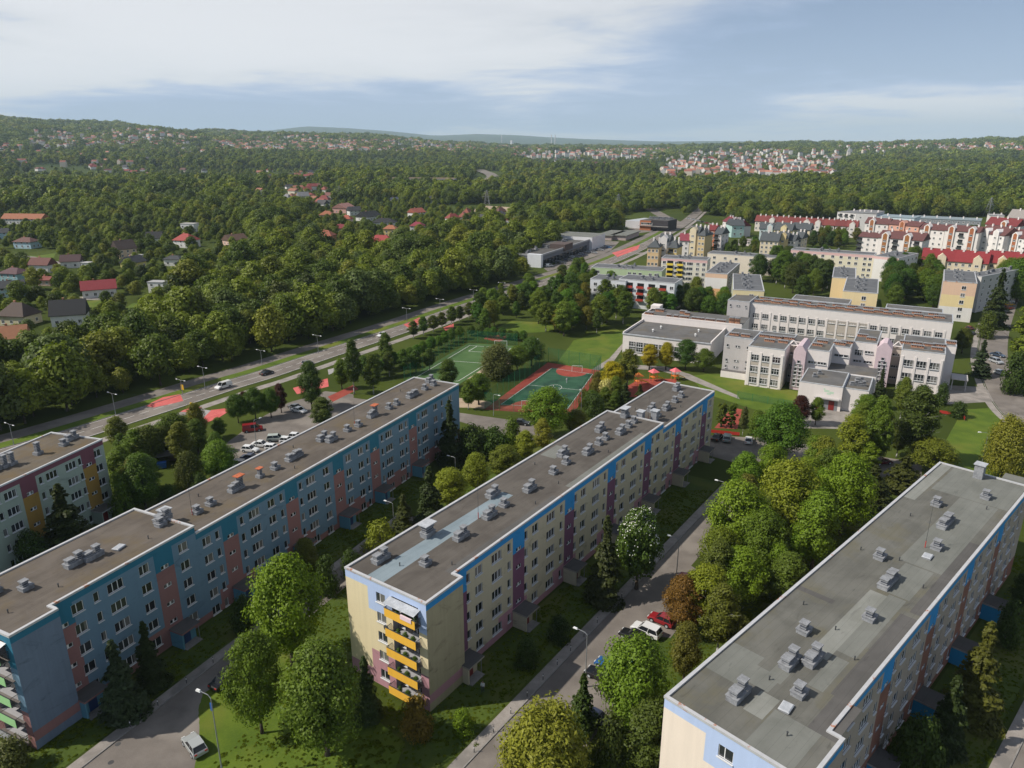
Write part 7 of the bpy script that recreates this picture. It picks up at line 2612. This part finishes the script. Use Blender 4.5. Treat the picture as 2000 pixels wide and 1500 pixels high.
# far-off towns no one could count: one mass of tiny houses
def town_mass():
    g = random.Random(77)
    m = MB()
    for (x0, x1, y0, y1, n) in ((420, 1000, 276, 302, 560), (60, 720, 256, 290, 330), (1290, 1640, 292, 350, 260), (1000, 1300, 288, 312, 200), (1640, 2000, 282, 300, 200), (0, 420, 290, 330, 60)):
        for q in ground_many([g.uniform(x0, x1) for _ in range(n)], [y0 + (y1 - y0) * g.random() for _ in range(n)]).tolist():
            if math.isnan(q[0]) or math.hypot(*q) < 1500 or math.hypot(*q) > 9500:
                continue
            z = float(terrain(*q)) + 6
            L, D, h = g.uniform(9, 20), g.uniform(8, 11), g.uniform(5, 8)
            th = g.choice((.1, .5, 1.4, -.4))
            c, s = math.cos(th), math.sin(th)
            P = lambda a, b, zz_: (q[0] + a * c - b * s, q[1] + a * s + b * c, zz_)
            mw, mr = g.choice((0, 0, 1)), g.choice((2, 2, 3, 4))
            k = [P(-L / 2, -D / 2, z - 5), P(L / 2, -D / 2, z - 5), P(L / 2, D / 2, z - 5), P(-L / 2, D / 2, z - 5)]
            t = [(p[0], p[1], z + h) for p in k]
            for i in range(4):
                m.poly([k[i], k[(i + 1) % 4], t[(i + 1) % 4], t[i]], mw)
            r0, r1 = P(-L / 2, 0, z + h + 4), P(L / 2, 0, z + h + 4)
            m.poly([t[0], t[1], r1, r0], mr)
            m.poly([t[2], t[3], r0, r1], mr)
            m.poly([t[1], t[2], r1], mw)
            m.poly([t[3], t[0], r0], mw)
    o = obj('distant_town', m.mesh('distant_town', [fpaint((.62, .60, .58)), fpaint((.56, .50, .42)), fpaint((.27, .11, .085)), fpaint((.12, .12, .13)), fpaint((.44, .2, .14))]))
    tag(o, 'scattered tiny houses of distant towns below the horizon', 'town', None, 'stuff')


town_mass()


# ------------------------------------------------------------------ rough grass on the near lawns
def tufts():
    g = np.random.default_rng(5)
    n = 42000
    r = 48 + 95 * np.sqrt(g.random(n))
    a = g.uniform(-.72, .80, n)
    x, y = r * np.sin(a), r * np.cos(a)
    k = np.ones(n, bool)
    for org, az, L, s0, s1, d0, d1 in ((CO, CAZ, 0, -7.6, 94, -13, 1.0), (BO, BAZ, 0, -6.4, 99, -13, 1.0), (DO, DAZ, 0, -8, 75, -14, 1.0), (AO, AAZ, 0, -8, 48, -13, 1.0),
                                       (CO, CAZ, 0, -60, 90, 8.4, 20.6), (BO, BAZ, 0, -60, 90, 6.6, 13.6), (BO, BAZ, 0, -60, 9, 13.4, 21.8), (DO, DAZ, 0, -60, 90, 8.8, 22)):
        u = (math.sin(R(az)), math.cos(R(az)))
        s = (x - org[0]) * u[0] + (y - org[1]) * u[1]
        d = (x - org[0]) * u[1] - (y - org[1]) * u[0]
        k &= ~((s > s0) & (s < s1) & (d > d0) & (d < d1))
    x, y = x[k], y[k]
    clump = np.sin(x * .55 + 1.7 * np.sin(y * .31)) * np.sin(y * .47 + x * .13)
    s = g.uniform(.10, .24, x.size) * (1 + .7 * (clump > .35))
    src = [[o for o in bpy.data.objects if o.name.startswith('crown') and o.data is VARIANTS['tuft'][0][0]][0]]
    gn_scatter('grass_tufts', 'rough grass tufts on the near lawns', x, y, np.zeros(x.size), s, src)


def tuft_mesh():
    g = np.random.default_rng(3)
    n = 46
    a, r = g.uniform(0, 6.28, n), np.sqrt(g.random(n))
    P = np.stack([r * np.cos(a), r * np.sin(a), .10 + .28 * g.random(n) * (1.2 - r)], 1)
    N = np.stack([np.cos(a) * r * .7, np.sin(a) * r * .7, np.ones(n)], 1) + g.normal(size=(n, 3)) * .45
    return quads_mesh('crown_tuft', P, N, .5 * (.6 + .6 * g.random(n)), grassm, 1.9, 4)


VARIANTS['tuft'] = [(tuft_mesh(), VARIANTS['bush'][0][1])]
KINDS['tuft'] = (1.0, 2.0)
q = at(930, 1455)
tree(q[0], q[1], .3, .8, 'tuft', (1, 1, 1), 'small grassy plant on the lawn beside the bottom pavement', None, 'bush')
tufts()
# ------------------------------------------------------------------ cars
def car_meshes(kind):
    def mk():
        L, Wd, hb, ht = {'hatch': (4.0, 1.72, .92, 1.48), 'sedan': (4.5, 1.78, .88, 1.42), 'suv': (4.5, 1.85, 1.02, 1.66), 'van': (4.9, 1.92, 1.1, 1.95)}[kind]
        h = L / 2
        body = MB()
        # side profile, front at +X
        prof = {'hatch': [(-h, .34), (-h, .72), (-h + .10, hb), (h - 1.25, hb), (h - .25, hb - .16), (h, .58), (h, .34)],
                'sedan': [(-h, .34), (-h, .76), (-h + .12, hb), (h - 1.2, hb), (h - .2, hb - .16), (h, .56), (h, .34)],
                'suv': [(-h, .42), (-h, .85), (-h + .08, hb), (h - 1.2, hb), (h - .2, hb - .12), (h, .68), (h, .42)],
                'van': [(-h, .36), (-h, .9), (-h + .04, hb), (h - 1.0, hb), (h - .18, hb - .2), (h, .66), (h, .36)]}[kind]
        rows_ = [(-Wd / 2 + .07, 0.0), (-Wd / 2, .04), (Wd / 2, .04), (Wd / 2 - .07, 0.0)]
        n = len(prof)
        body.v += [(x * (1 - .012 * (1 if i in (0, 3) else 0)), y, z - (.05 if i in (0, 3) and z > .7 else 0)) for i, (y, _) in enumerate([(-Wd / 2, 0), (-Wd / 2 + .09, 0), (Wd / 2 - .09, 0), (Wd / 2, 0)]) for x, z in prof]
        for i in range(3):
            for j in range(n):
                a, b = i * n + j, i * n + (j + 1) % n
                body.f.append((a, b, b + n, a + n))
                body.m.append(0)
        body.f.append(tuple(range(n))[::-1])
        body.m.append(0)
        body.f.append(tuple(3 * n + j for j in range(n)))
        body.m.append(0)
        for x in (-h * .60, h * .62):           # dark wheel arches
            for s in (-1, 1):
                body.tube((x, s * (Wd / 2 - .2), .36), (x, s * (Wd / 2 + .006), .36), .39, .39, 14, 1)
        cab = MB()
        xr, xf, tr, tf = {'hatch': (-h + .12, h - 1.2, .45, .75), 'sedan': (-h + .75, h - 1.15, .75, .75), 'suv': (-h + .08, h - 1.15, .35, .7), 'van': (-h + .05, h - .95, .15, .7)}[kind]
        iy = .16
        y0, y1 = -Wd / 2 + .06, Wd / 2 - .06
        B = [(xr, y0, hb - .01), (xf, y0, hb - .01), (xf, y1, hb - .01), (xr, y1, hb - .01)]
        T_ = [(xr + tr, y0 + iy, ht), (xf - tf, y0 + iy, ht), (xf - tf, y1 - iy, ht), (xr + tr, y1 - iy, ht)]
        cab.v += B + T_
        for a in [(0, 1, 5, 4), (1, 2, 6, 5), (2, 3, 7, 6), (3, 0, 4, 7)]:
            cab.f.append(a)
            cab.m.append(1)
        cab.poly([(p[0] + (.06 if k in (0, 3) else -.06) * -1, p[1] + (.05 if k > 1 else -.05), ht + .012) for k, p in enumerate(T_)], 0)
        cab.poly([(p[0] + (.06 if k in (0, 3) else -.06) * -1, p[1] + (.05 if k > 1 else -.05), ht - .03) for k, p in enumerate(T_)][::-1], 0)
        for s, yb, yt in ((-1, y0, y0 + iy), (1, y1, y1 - iy)):       # painted pillars
            for xb, xt in ((xr, xr + tr), (xf, xf - tf), ((xr + xf) / 2, (xr + tr + xf - tf) / 2)):
                cab.tube((xb, yb, hb - .02), (xt, yt, ht), .045, .045, 5, 0)
        if kind == 'van':
            for s, yb, yt in ((-1, y0 - .012, y0 + iy - .012), (1, y1 + .012, y1 - iy + .012)):
                q = [(xr + .02, yb, hb + .02), (xr + 2.0, yb, hb + .02), (xr + 2.0, yt, ht - .04), (xr + tr, yt, ht - .04)]
                cab.poly(q if s < 0 else q[::-1], 0)
        wh = MB()
        wh.tube((0, -.11, 0), (0, .11, 0), .32, .32, 14, 0)
        wh.tube((0, -.118, 0), (0, .118, 0), .2, .2, 10, 1)
        li = MB()
        li.box(-.04, -.2, -.07, .04, .2, .07, 0)
        return dict(body=body.mesh('car_body', [carp, blackm]), cab=cab.mesh('car_cabin', [carp, glass_dark]), wheel=cached('wheel', lambda: wh.mesh('car_wheel', [blackm, galv])), light=cached('hl', lambda: li.mesh('headlight', lampw)), tail=cached('tl', lambda: _tail()), L=L, W=Wd, z=hb)
    return cached(('car', kind), mk)


def _tail():
    m = MB()
    m.box(-.03, -.16, -.09, .03, .16, .09, 0)
    return m.mesh('tail_light', redp)


def car(x, y, az, kind, col, label, group='parked cars'):
    M = car_meshes(kind)
    t = thing('car' if kind != 'van' else 'van', label, 'car' if kind != 'van' else 'van', (x, y, .03), azrot(az), group)
    obj('body', M['body'], t, color=col)
    obj('cabin', M['cab'], t, color=col)
    h = M['L'] / 2
    for wx in (-h * .60, h * .62):
        for s in (-1, 1):
            obj('wheel', M['wheel'], t, (wx, s * (M['W'] / 2 - .08), .32))
    for s in (-1, 1):
        obj('headlight', M['light'], t, (h - .03, s * (M['W'] / 2 - .32), .62))
        obj('tail_light', M['tail'], t, (-h + .02, s * (M['W'] / 2 - .26), .74))


def carp_(px, py, az, kind, col, label, group='parked cars'):
    q = at(px, py)
    car(q[0], q[1], az, kind, col, label, group)


CW, CS, CB, CR, CN, CG, CBL = (.78, .78, .78), (.42, .44, .46), (.012, .012, .014), (.30, .015, .02), (.02, .03, .07), (.10, .105, .11), (.02, .11, .32)
for a in (
    (381, 1462, -44, 'hatch', (.40, .42, .42), 'silver grey hatchback parked on the pale drive at the bottom'),
    (442, 1332, 28, 'sedan', CB, 'black car under the trees beside the blue block street'),
    (1262, 1238, -52, 'suv', CW, 'white car parked nose to the middle street'),
    (1292, 1216, -52, 'hatch', CR, 'red car partly hidden behind the white one'),
    (1236, 1248, -52, 'hatch', CB, 'black car in the shade before the white one'),
    (1190, 1306, -52, 'hatch', CBL, 'blue car half under the bright tree'),
    (1174, 1326, -52, 'sedan', CB, 'black car beside the blue one under the bright tree'),
    (1218, 1308, -52, 'hatch', (.02, .18, .22), 'teal car hidden deeper under the bright tree'),
    (1160, 1408, -52, 'sedan', CN, 'dark blue car beside the weeping tree'),
    (1346, 1136, -50, 'hatch', CR, 'red car at the far end of the middle street'),
    (1358, 1150, -50, 'suv', CW, 'white car behind the red one on the middle street'),
    (494, 842, 70, 'van', CR, 'dark red van alone on the car park'),
    (489, 882, 100, 'hatch', CW, 'white car nearest the blue block on the car park'),
    (510, 872, 100, 'sedan', CW, 'second white car on the car park beside the lamp'),
    (540, 861, 80, 'suv', (.45, .5, .46), 'pale green grey car in the middle of the car park'),
    (535, 879, 100, 'hatch', CW, 'third white car peeking over the blue block roof'),
    (563, 865, 100, 'hatch', CW, 'fourth white car behind the blue block roof edge'),
    (580, 857, 100, 'hatch', CW, 'farthest white car along the blue block roof edge'),
    (584, 805, 118, 'sedan', CW, 'white car under the trees at the car park exit'),
    (578, 799, 118, 'sedan', CG, 'dark car behind the white one at the exit'),
    (490, 898, 100, 'sedan', CN, 'dark blue car by the blue block roof'),
    (474, 912, 100, 'suv', CB, 'black car at the near end of the car park'),
    (457, 922, 100, 'sedan', (.02, .03, .06), 'navy car at the very near end of the car park'),
    (1017, 829, 105, 'sedan', CB, 'black car on the service road'),
    (1401, 858, 35, 'sedan', CB, 'black car at the end of the cream block'),
    (1420, 860, 20, 'suv', (.30, .36, .35), 'grey green car beside the red fence'),
    (1462, 864, 20, 'hatch', CW, 'white car by the street corner tree'),
    (1722, 906, 75, 'sedan', (.12, .01, .02), 'maroon car on the rear street'),
    (1945, 709, 170, 'suv', CS, 'silver car on the east street'),
    (1948, 696, 150, 'sedan', (.04, .07, .12), 'dark blue car above the silver one'),
    (1954, 732, 160, 'hatch', (.5, .52, .52), 'small silver car nearer on the east street'),
    (1893, 644, 60, 'sedan', CR, 'red car beside the school end'),
    (1896, 654, 60, 'sedan', CN, 'dark car below the red one by the school end'),
    (1966, 612, 80, 'hatch', CB, 'black car at the far end of the east street'),
    (1970, 604, 80, 'hatch', (.5, .06, .02), 'orange red car at the far end of the east street'),
    (1972, 597, 80, 'hatch', (.6, .35, .02), 'yellow car at the far end of the east street'),
    (1970, 592, 80, 'van', CW, 'white van at the far end of the east street'),
    (1966, 585, 80, 'sedan', CN, 'navy car behind the white van'),
    (1376, 600, 100, 'sedan', (.04, .05, .1), 'dark blue car before the orange striped block'),
    (1386, 602, 100, 'sedan', CS, 'silver car before the orange striped block'),
    (1082, 632, 95, 'van', CW, 'white van behind the north lawn'),
    (1072, 521, 60, 'van', CW, 'white van at the near end of the retail yard'),
):
    carp_(*a)
carp_(437, 758, 212, 'van', CW, 'white van driving on the main road', 'cars on the main road')
carp_(521, 731, 32, 'sedan', CB, 'black car driving on the main road', 'cars on the main road')
carp_(746, 657, 212, 'hatch', CW, 'white car driving on the main road behind trees', 'cars on the main road')
carp_(600, 712, 32, 'hatch', (.3, .3, .32), 'grey car driving on the main road beyond the black one', 'cars on the main road')
g_ = random.Random(5)
for i in range(14):
    t_ = i / 14
    carp_(1090 + 108 * t_ + g_.uniform(-2, 2), 514 - 36 * t_ + (4 if i % 2 else 0), 100, g_.choice(('hatch', 'sedan', 'suv')), g_.choice((CW, CS, CB, CN, (.05, .15, .35), CG)), 'car parked in the yard before the retail hall', 'cars before the retail hall')
for i in range(7):
    carp_(1345 + 9 * i, 428 + 2.2 * i, 120, 'sedan', g_.choice((CW, CS, CR, CB)), 'car queueing at the far road junction', 'cars at the far junction')


# ------------------------------------------------------------------ street lamps, signs, bollards
def lamp(px, py, ytop, face, label, col=None, double=False, group='street lamps', sign=False):
    q = at(px, py)
    h = height_at(px, py, ytop)
    s_ = h / 8.0
    t = thing('street_lamp', label, 'street lamp', (q[0], q[1], 0), azrot(face), group, (1, 1, s_))

    def pole():
        m = MB()
        m.tube((0, 0, 0), (0, 0, 1.2), .11, .10, 8)
        m.tube((0, 0, 1.2), (0, 0, 7.7), .085, .05, 8)
        return m.mesh('lamp_pole', steel)

    def arm():
        m = MB()
        m.tube((0, 0, 7.7), (.35, 0, 7.95), .045, .04, 6)
        m.tube((.35, 0, 7.95), (1.5, 0, 8.0), .04, .035, 6)
        return m.mesh('lamp_arm', steel)

    def head():
        m = MB()
        m.frust(1.4, -.13, 7.93, 2.1, .13, 8.1, .1, .05, 0)
        return m.mesh('lamp_head', lampw)
    obj('pole', cached('lpole', pole), t)
    a = obj('arm', cached('larm', arm), t)
    obj('lamp_head', cached('lhead', head), a)
    if double:
        a = obj('arm', cached('larm', arm), t, (0, 0, 0), math.pi)
        obj('lamp_head', cached('lhead', head), a)
    return t


for a in (
    (436, 1520, 1358, -65, 'tall grey street lamp on the lawn at the bottom'),
    (1143, 1342, 1236, -55, 'street lamp in front of the cream block near the first parked cars'),
    (1320, 1138, 1052, -55, 'street lamp beside the red car on the middle street'),
    (1410, 1012, 942, -55, 'street lamp at the far end of the middle street'),
    (1916, 912, 845, -80, 'street lamp behind the right block roof'),
    (770, 1035, 982, -60, 'street lamp in the shade behind the cream block'),
    (890, 935, 893, -60, 'street lamp beside the corner spruce of the blue block'),
    (152, 1075, 1034, -60, 'street lamp before the left edge block'),
    (502, 878, 820, 40, 'street lamp between the white cars on the car park'),
    (964, 812, 770, 120, 'lamp post at the near corner of the green court'),
    (1135, 806, 757, 200, 'floodlight post at the right side of the green court'),
    (1052, 702, 660, 200, 'floodlight post behind the turf pitch'),
):
    lp = lamp(*a)
    if a[0] == 436:
        m = MB()
        m.box(-.03, -.09, 6.5, .32, .0, 7.2)
        obj('sign_plate', m.mesh('sign_plate', bluep), lp)
for i, a in enumerate(((27, 868, 828), (226, 810, 768), (401, 761, 717), (512, 713, 684), (622, 690, 655), (357, 772, 742), (795, 633, 602), (860, 612, 584), (925, 590, 566), (980, 573, 552))):
    lamp(a[0], a[1], a[2], 120, ORD[i] + ' roadside lamp from the list along the main road verge' if False else 'roadside lamp on the main road verge', None, True, 'lamps along the main road verge')


def signpost(px, py, kind, label):
    q = at(px, py)
    t = thing('traffic_sign', label, 'sign', (q[0], q[1], 0), R(-20))
    m = MB()
    m.tube((0, 0, 0), (0, 0, 2.9), .035, .035, 6)
    obj('post', m.mesh('post', steel), t)
    m = MB()
    if kind == 'yellow':
        m.box(-.45, -.03, 1.3, .45, -.0, 2.9)
    else:
        m.box(-1.3, -.05, 1.6, 1.3, -.0, 3.6)
    obj('panel', m.mesh('panel', yellowp if kind == 'yellow' else bluep), t)


signpost(376, 806, 'yellow', 'yellow sign on the refuge beside the red crossing')
signpost(358, 770, 'yellow', 'small yellow sign by the verge path')
signpost(258, 884, 'blue', 'blue panel behind the left edge block')


def bollards(org, az, ss, d, label, group):
    def mk():
        m = MB()
        m.tube((0, 0, 0), (0, 0, .95), .055, .05, 7, 0)
        m.tube((0, 0, .6), (0, 0, .8), .06, .06, 7, 1)
        m.tube((0, 0, .95), (0, 0, 1.0), .05, .02, 7, 0)
        return m.mesh('bollard_post', [steel_d, whitep])
    me = cached('bollard', mk)
    for s in ss:
        x, y = along(org, az, s, d)
        o = obj('bollard', me, None, (x, y, .06))
        tag(o, label, 'bollard', group)


bollards(CO, CAZ, [-9, -5.2, -1.5, 2.2, 6, 9.6, 13.2, 17, 21, 25, 29, 33], 9.9, 'short white banded bollard along the cream block pavement', 'bollards before the cream block')
bollards(BO, BAZ, [1.5, 5.5, 10, 14.5], 8.2, 'short white banded bollard along the blue block pavement', 'bollards before the blue block')


# ------------------------------------------------------------------ fences, goals, playground
def fence(pts, h, label, post=greenp, net=net_green, step=4.0, name='mesh_fence'):
    P = [at(*p) for p in pts]
    t = thing(name, label, 'fence', (P[0][0], P[0][1], 0))
    o = P[0]

    def pm():
        m = MB()
        m.tube((0, 0, 0), (0, 0, h), .05, .05, 6)
        return m.mesh('fence_post', post)
    pmesh = cached(('fpost', h, post.name), pm)
    for i in range(len(P) - 1):
        a, b = Vector(P[i]), Vector(P[i + 1])
        n = max(1, round((b - a).length / step))
        for k in range(n):
            p, q = a + (b - a) * k / n, a + (b - a) * (k + 1) / n
            obj('post', pmesh, t, (p.x - o[0], p.y - o[1], 0))
            m = MB()
            m.poly([(p.x - o[0], p.y - o[1], .08), (q.x - o[0], q.y - o[1], .08), (q.x - o[0], q.y - o[1], h - .05), (p.x - o[0], p.y - o[1], h - .05)])
            obj('net_panel', m.mesh('net_panel', net), t)
    obj('post', pmesh, t, (P[-1][0] - o[0], P[-1][1] - o[1], 0))


fence([(947, 800), (1071, 707), (1173, 724), (1119, 813), (947, 800)], 5.0, 'tall green mesh fence round the green court')
fence([(790, 744), (914, 668), (1010, 675)], 4.5, 'tall green mesh fence along the turf pitch')
fence([(1440, 778), (1560, 800)], 2.2, 'low green mesh fence before the school lawn')


def goal(px, py, az, wd, label):
    q = at(px, py)
    t = thing('goal', label, 'goal', (q[0], q[1], 0), azrot(az))
    m = MB()
    h = wd * .6
    m.tube((-wd / 2, 0, 0), (-wd / 2, 0, h), .06, .06, 6)
    m.tube((wd / 2, 0, 0), (wd / 2, 0, h), .06, .06, 6)
    m.tube((-wd / 2 - .06, 0, h), (wd / 2 + .06, 0, h), .06, .06, 6)
    for s in (-1, 1):
        m.tube((s * wd / 2, 0, h), (s * wd / 2, 1.1, 0), .03, .03, 5)
    obj('frame', m.mesh('frame', whitep), t)
    m = MB()
    m.poly([(-wd / 2, .02, h), (wd / 2, .02, h), (wd / 2, 1.1, 0), (-wd / 2, 1.1, 0)])
    obj('net', m.mesh('net', net_white), t)


goal(1127, 726, 97, 3.2, 'white goal at the far end of the green court')
goal(1030, 796, 97, 3.2, 'white goal at the near end of the green court')
goal(978, 680, 95, 4.4, 'white goal on the turf pitch')


def playground(px, py, label, roofc):
    q = at(px, py)
    t = thing('playground_tower', label, 'playground', (q[0], q[1], 0), R(25))
    m = MB()
    for x in (-.8, .8):
        for y in (-.8, .8):
            m.tube((x, y, 0), (x, y, 2.9), .07, .07, 6)
    m.box(-.85, -.85, 1.3, .85, .85, 1.4)
    obj('frame', m.mesh('frame', orangep), t)
    m = MB()
    m.frust(-1.3, -1.3, 2.9, 1.3, 1.3, 3.9, 1.25, 1.25)
    obj('roof', m.mesh('roof', roofc), t)
    m = MB()
    m.poly([(.85, -.35, 1.4), (.85, .35, 1.4), (3.6, .35, .25), (3.6, -.35, .25)])
    for s in (-.35, .35):
        m.poly([(.85, s, 1.4), (3.6, s, .25), (3.6, s, .5), (.85, s, 1.7)])
    obj('slide', m.mesh('slide', yellowp), t)


playground(1276, 744, 'playground tower with pink roof and slide, the left one', pinkp)
playground(1318, 742, 'playground tower with pink roof and slide, the right one', pinkp)
playground(1246, 752, 'low orange climbing tower left of the pink roofed ones', orangep)


def low_fence(pts, label):
    P = [at(*p) for p in pts]
    o = P[0]
    t = thing('low_fence', label, 'fence', (*o, 0))
    for i in range(len(P) - 1):
        a, b = Vector(P[i]), Vector(P[i + 1])
        n = max(1, int((b - a).length / 2.0))
        d = (b - a) / n
        for k in range(n):
            p = a + d * k - Vector(o)
            q = p + d
            m = MB()
            m.tube((p.x, p.y, 0), (p.x, p.y, 1.1), .05, .05, 5)
            nn = Vector((d.y, -d.x)).normalized() * .03
            m.poly([(*(p + nn), .2), (*(q + nn), .2), (*(q + nn), 1.0), (*(p + nn), 1.0)])
            m.poly([(*(p - nn), .2), (*(p - nn), 1.0), (*(q - nn), 1.0), (*(q - nn), .2)])
            obj('fence_panel', m.mesh('fence_panel', redp), t)


low_fence([(1388, 846), (1444, 852)], 'low red fence behind the cars at the cream block end')
low_fence([(1835, 808), (1880, 815), (1884, 822)], 'low red fence at the school planting bed')

# bin shelter, garage, sheds
q = at(325, 905)
t = thing('bin_shelter', 'dark roofed bin shelter with a blue container', 'shelter', (q[0], q[1], 0), R(20))
m = MB()
m.box(-4, -1.8, 2.3, 4, 1.8, 2.5)
obj('roof', m.mesh('roof', feltK), t)
m = MB()
for x in (-3.7, 3.7):
    m.box(x - .1, -1.5, 0, x + .1, 1.5, 2.298)
m.box(-3.6, 1.3, 0, 3.6, 1.45, 2.298)
obj('wall', m.mesh('wall', fpaint((.22, .16, .12))), t)
m = MB()
m.frust(-1.6, -2.9, .1, .2, -1.9, 1.3, -.08, -.06)
m.box(-1.7, -3.0, 1.3, .3, -1.8, 1.4)
o = obj('waste_container', m.mesh('waste_container', bluep), None, (q[0], q[1], 0), R(20))
tag(o, 'blue waste container before the bin shelter', 'container')
q = at(1948, 965)
t = thing('garage', 'flat grey garage behind the far end of the right block', 'garage', (q[0], q[1], 0), azrot(134))
m = MB()
m.box(0, 0, 0, 11, 5.5, 2.6)
obj('wall', m.mesh('wall', fpaint((.34, .33, .34))), t)
m = MB()
m.box(-.2, -.2, 2.602, 11.2, 5.7, 2.8)
obj('roof', m.mesh('roof', feltM), t)


# ------------------------------------------------------------------ people
def person(px, py, shirt, trousers, label, az=180, swing=.0):
    q = at(px, py)
    V = [(0, 0, .98), (0, 0, 1.22), (0, 0, 1.43), (0, .01, 1.53), (0, .02, 1.62), (0, .02, 1.72),
         (.10, 0, .92), (.11, .05 + swing, .50), (.11, -.04 + swing, .08), (.11, .10 + swing, .05),
         (-.10, 0, .92), (-.11, .03 - swing, .50), (-.11, -.06 - swing, .08), (-.11, .08 - swing, .05),
         (.20, 0, 1.40), (.25, .02, 1.13), (.26, .12, .90), (-.20, 0, 1.40), (-.25, .0, 1.13), (-.25, .10, .90)]
    E_ = [(0, 1), (1, 2), (2, 3), (3, 4), (4, 5), (0, 6), (6, 7), (7, 8), (8, 9), (0, 10), (10, 11), (11, 12), (12, 13), (2, 14), (14, 15), (15, 16), (2, 17), (17, 18), (18, 19)]
    rad = [.15, .14, .15, .06, .095, .08, .09, .065, .045, .04, .09, .065, .045, .04, .065, .05, .04, .065, .05, .04]
    me = bpy.data.meshes.new('person_form')
    me.from_pydata(V, E_, [])
    tmp = bpy.data.objects.new('person_form', me)
    COL.objects.link(tmp)
    sk = tmp.modifiers.new('skin', 'SKIN')
    for i, r_ in enumerate(rad):
        me.skin_vertices[0].data[i].radius = (r_, r_)
    me.skin_vertices[0].data[0].use_root = True
    tmp.modifiers.new('sub', 'SUBSURF').levels = 1
    dg = bpy.context.evaluated_depsgraph_get()
    fm = bpy.data.meshes.new_from_object(tmp.evaluated_get(dg))
    bpy.data.objects.remove(tmp)
    fm.materials.clear()
    for mm in (plain('shirt', shirt), plain('trousers', trousers), skinm, plain('hair', (.05, .035, .025))):
        fm.materials.append(mm)
    for p in fm.polygons:
        c = p.center
        p.material_index = 3 if (c.z > 1.70 or (c.z > 1.6 and c.y < .0)) else 2 if (c.z > 1.46 or (abs(c.x) > .2 and c.z < 1.02)) else 0 if c.z > .93 else 1
        p.use_smooth = True
    o = obj('person', fm, None, (q[0], q[1], .03), azrot(az) - R(90))
    tag(o, label, 'person')


person(1107, 748, (.75, .75, .75), (.45, .45, .5), 'person in white standing on the green court', 160, .12)
person(1081, 762, (.6, .62, .6), (.1, .1, .12), 'person in light clothes near the half line of the green court', 100, .1)
person(943, 1352, (.7, .7, .72), (.06, .07, .12), 'person in a white top outside the first porch of the cream block', 200, .08)

# ------------------------------------------------------------------ on the balconies of the cream block
def on_block(org, az, s, y, z):
    p = along(org, az, s, -y)
    return (p[0], p[1], z)


g_ = random.Random(9)
for i, z in enumerate(ROWS):
    zf = z - 1.2
    for k in range(3):
        y = .3 + 1.5 * k + g_.uniform(-.3, .3)
        p = on_block(CO, CAZ, -7.5, y, zf)
        t = thing('potted_plant', '%s potted plant on the %s yellow balcony from the top' % (('right', 'middle', 'left')[k], ORD[i]), 'plant', p, 0, 'balcony plants')
        m = MB()
        m.tube((0, 0, 0), (0, 0, .35), .16, .2, 8)
        obj('pot', cached('pot', lambda: m.mesh('pot', brickv)), t)
        obj('foliage', VARIANTS['bush'][k % 3][0], t, (0, 0, .3), g_.random() * 6, (.24, .24, .30), (.05, .10, .02))
p = on_block(CO, CAZ, -8.09, 1.0, ROWS[0] - 1.2 + 1.15)
m = MB()
m.box(-.09, -.9, -.55, -.06, .9, .02, 0)
m.box(-.06, -.9, 0, .10, .9, .03, 0)
m.box(.08, -.9, -.6, .11, .9, .0, 0)
o = obj('blanket', m.mesh('blanket', fpaint((.80, .62, .68))), None, p, azrot(CAZ))
tag(o, 'pale pink blanket hung over the top yellow balcony', 'blanket')
m = MB()
n = 14
ring = [(.45 * math.cos(2 * math.pi * k / n), .45 * math.sin(2 * math.pi * k / n)) for k in range(n)]
for k in range(n):
    a, b = ring[k], ring[(k + 1) % n]
    m.poly([(0, 0, 0), (.12, a[0], a[1]), (.12, b[0], b[1])])
    m.poly([(-.02, 0, 0), (.10, b[0], b[1]), (.10, a[0], a[1])])
m.tube((0, 0, 0), (.45, 0, -.15), .02, .02, 5)
d_ = obj('satellite_dish', m.mesh('satellite_dish', steel_d), None, on_block(CO, CAZ, -7.75, 4.95, ROWS[1] - .6), azrot(CAZ))
d_.rotation_euler = (0, 0, azrot(CAZ))
tag(d_, 'dark satellite dish beside the second yellow balcony', 'satellite dish')
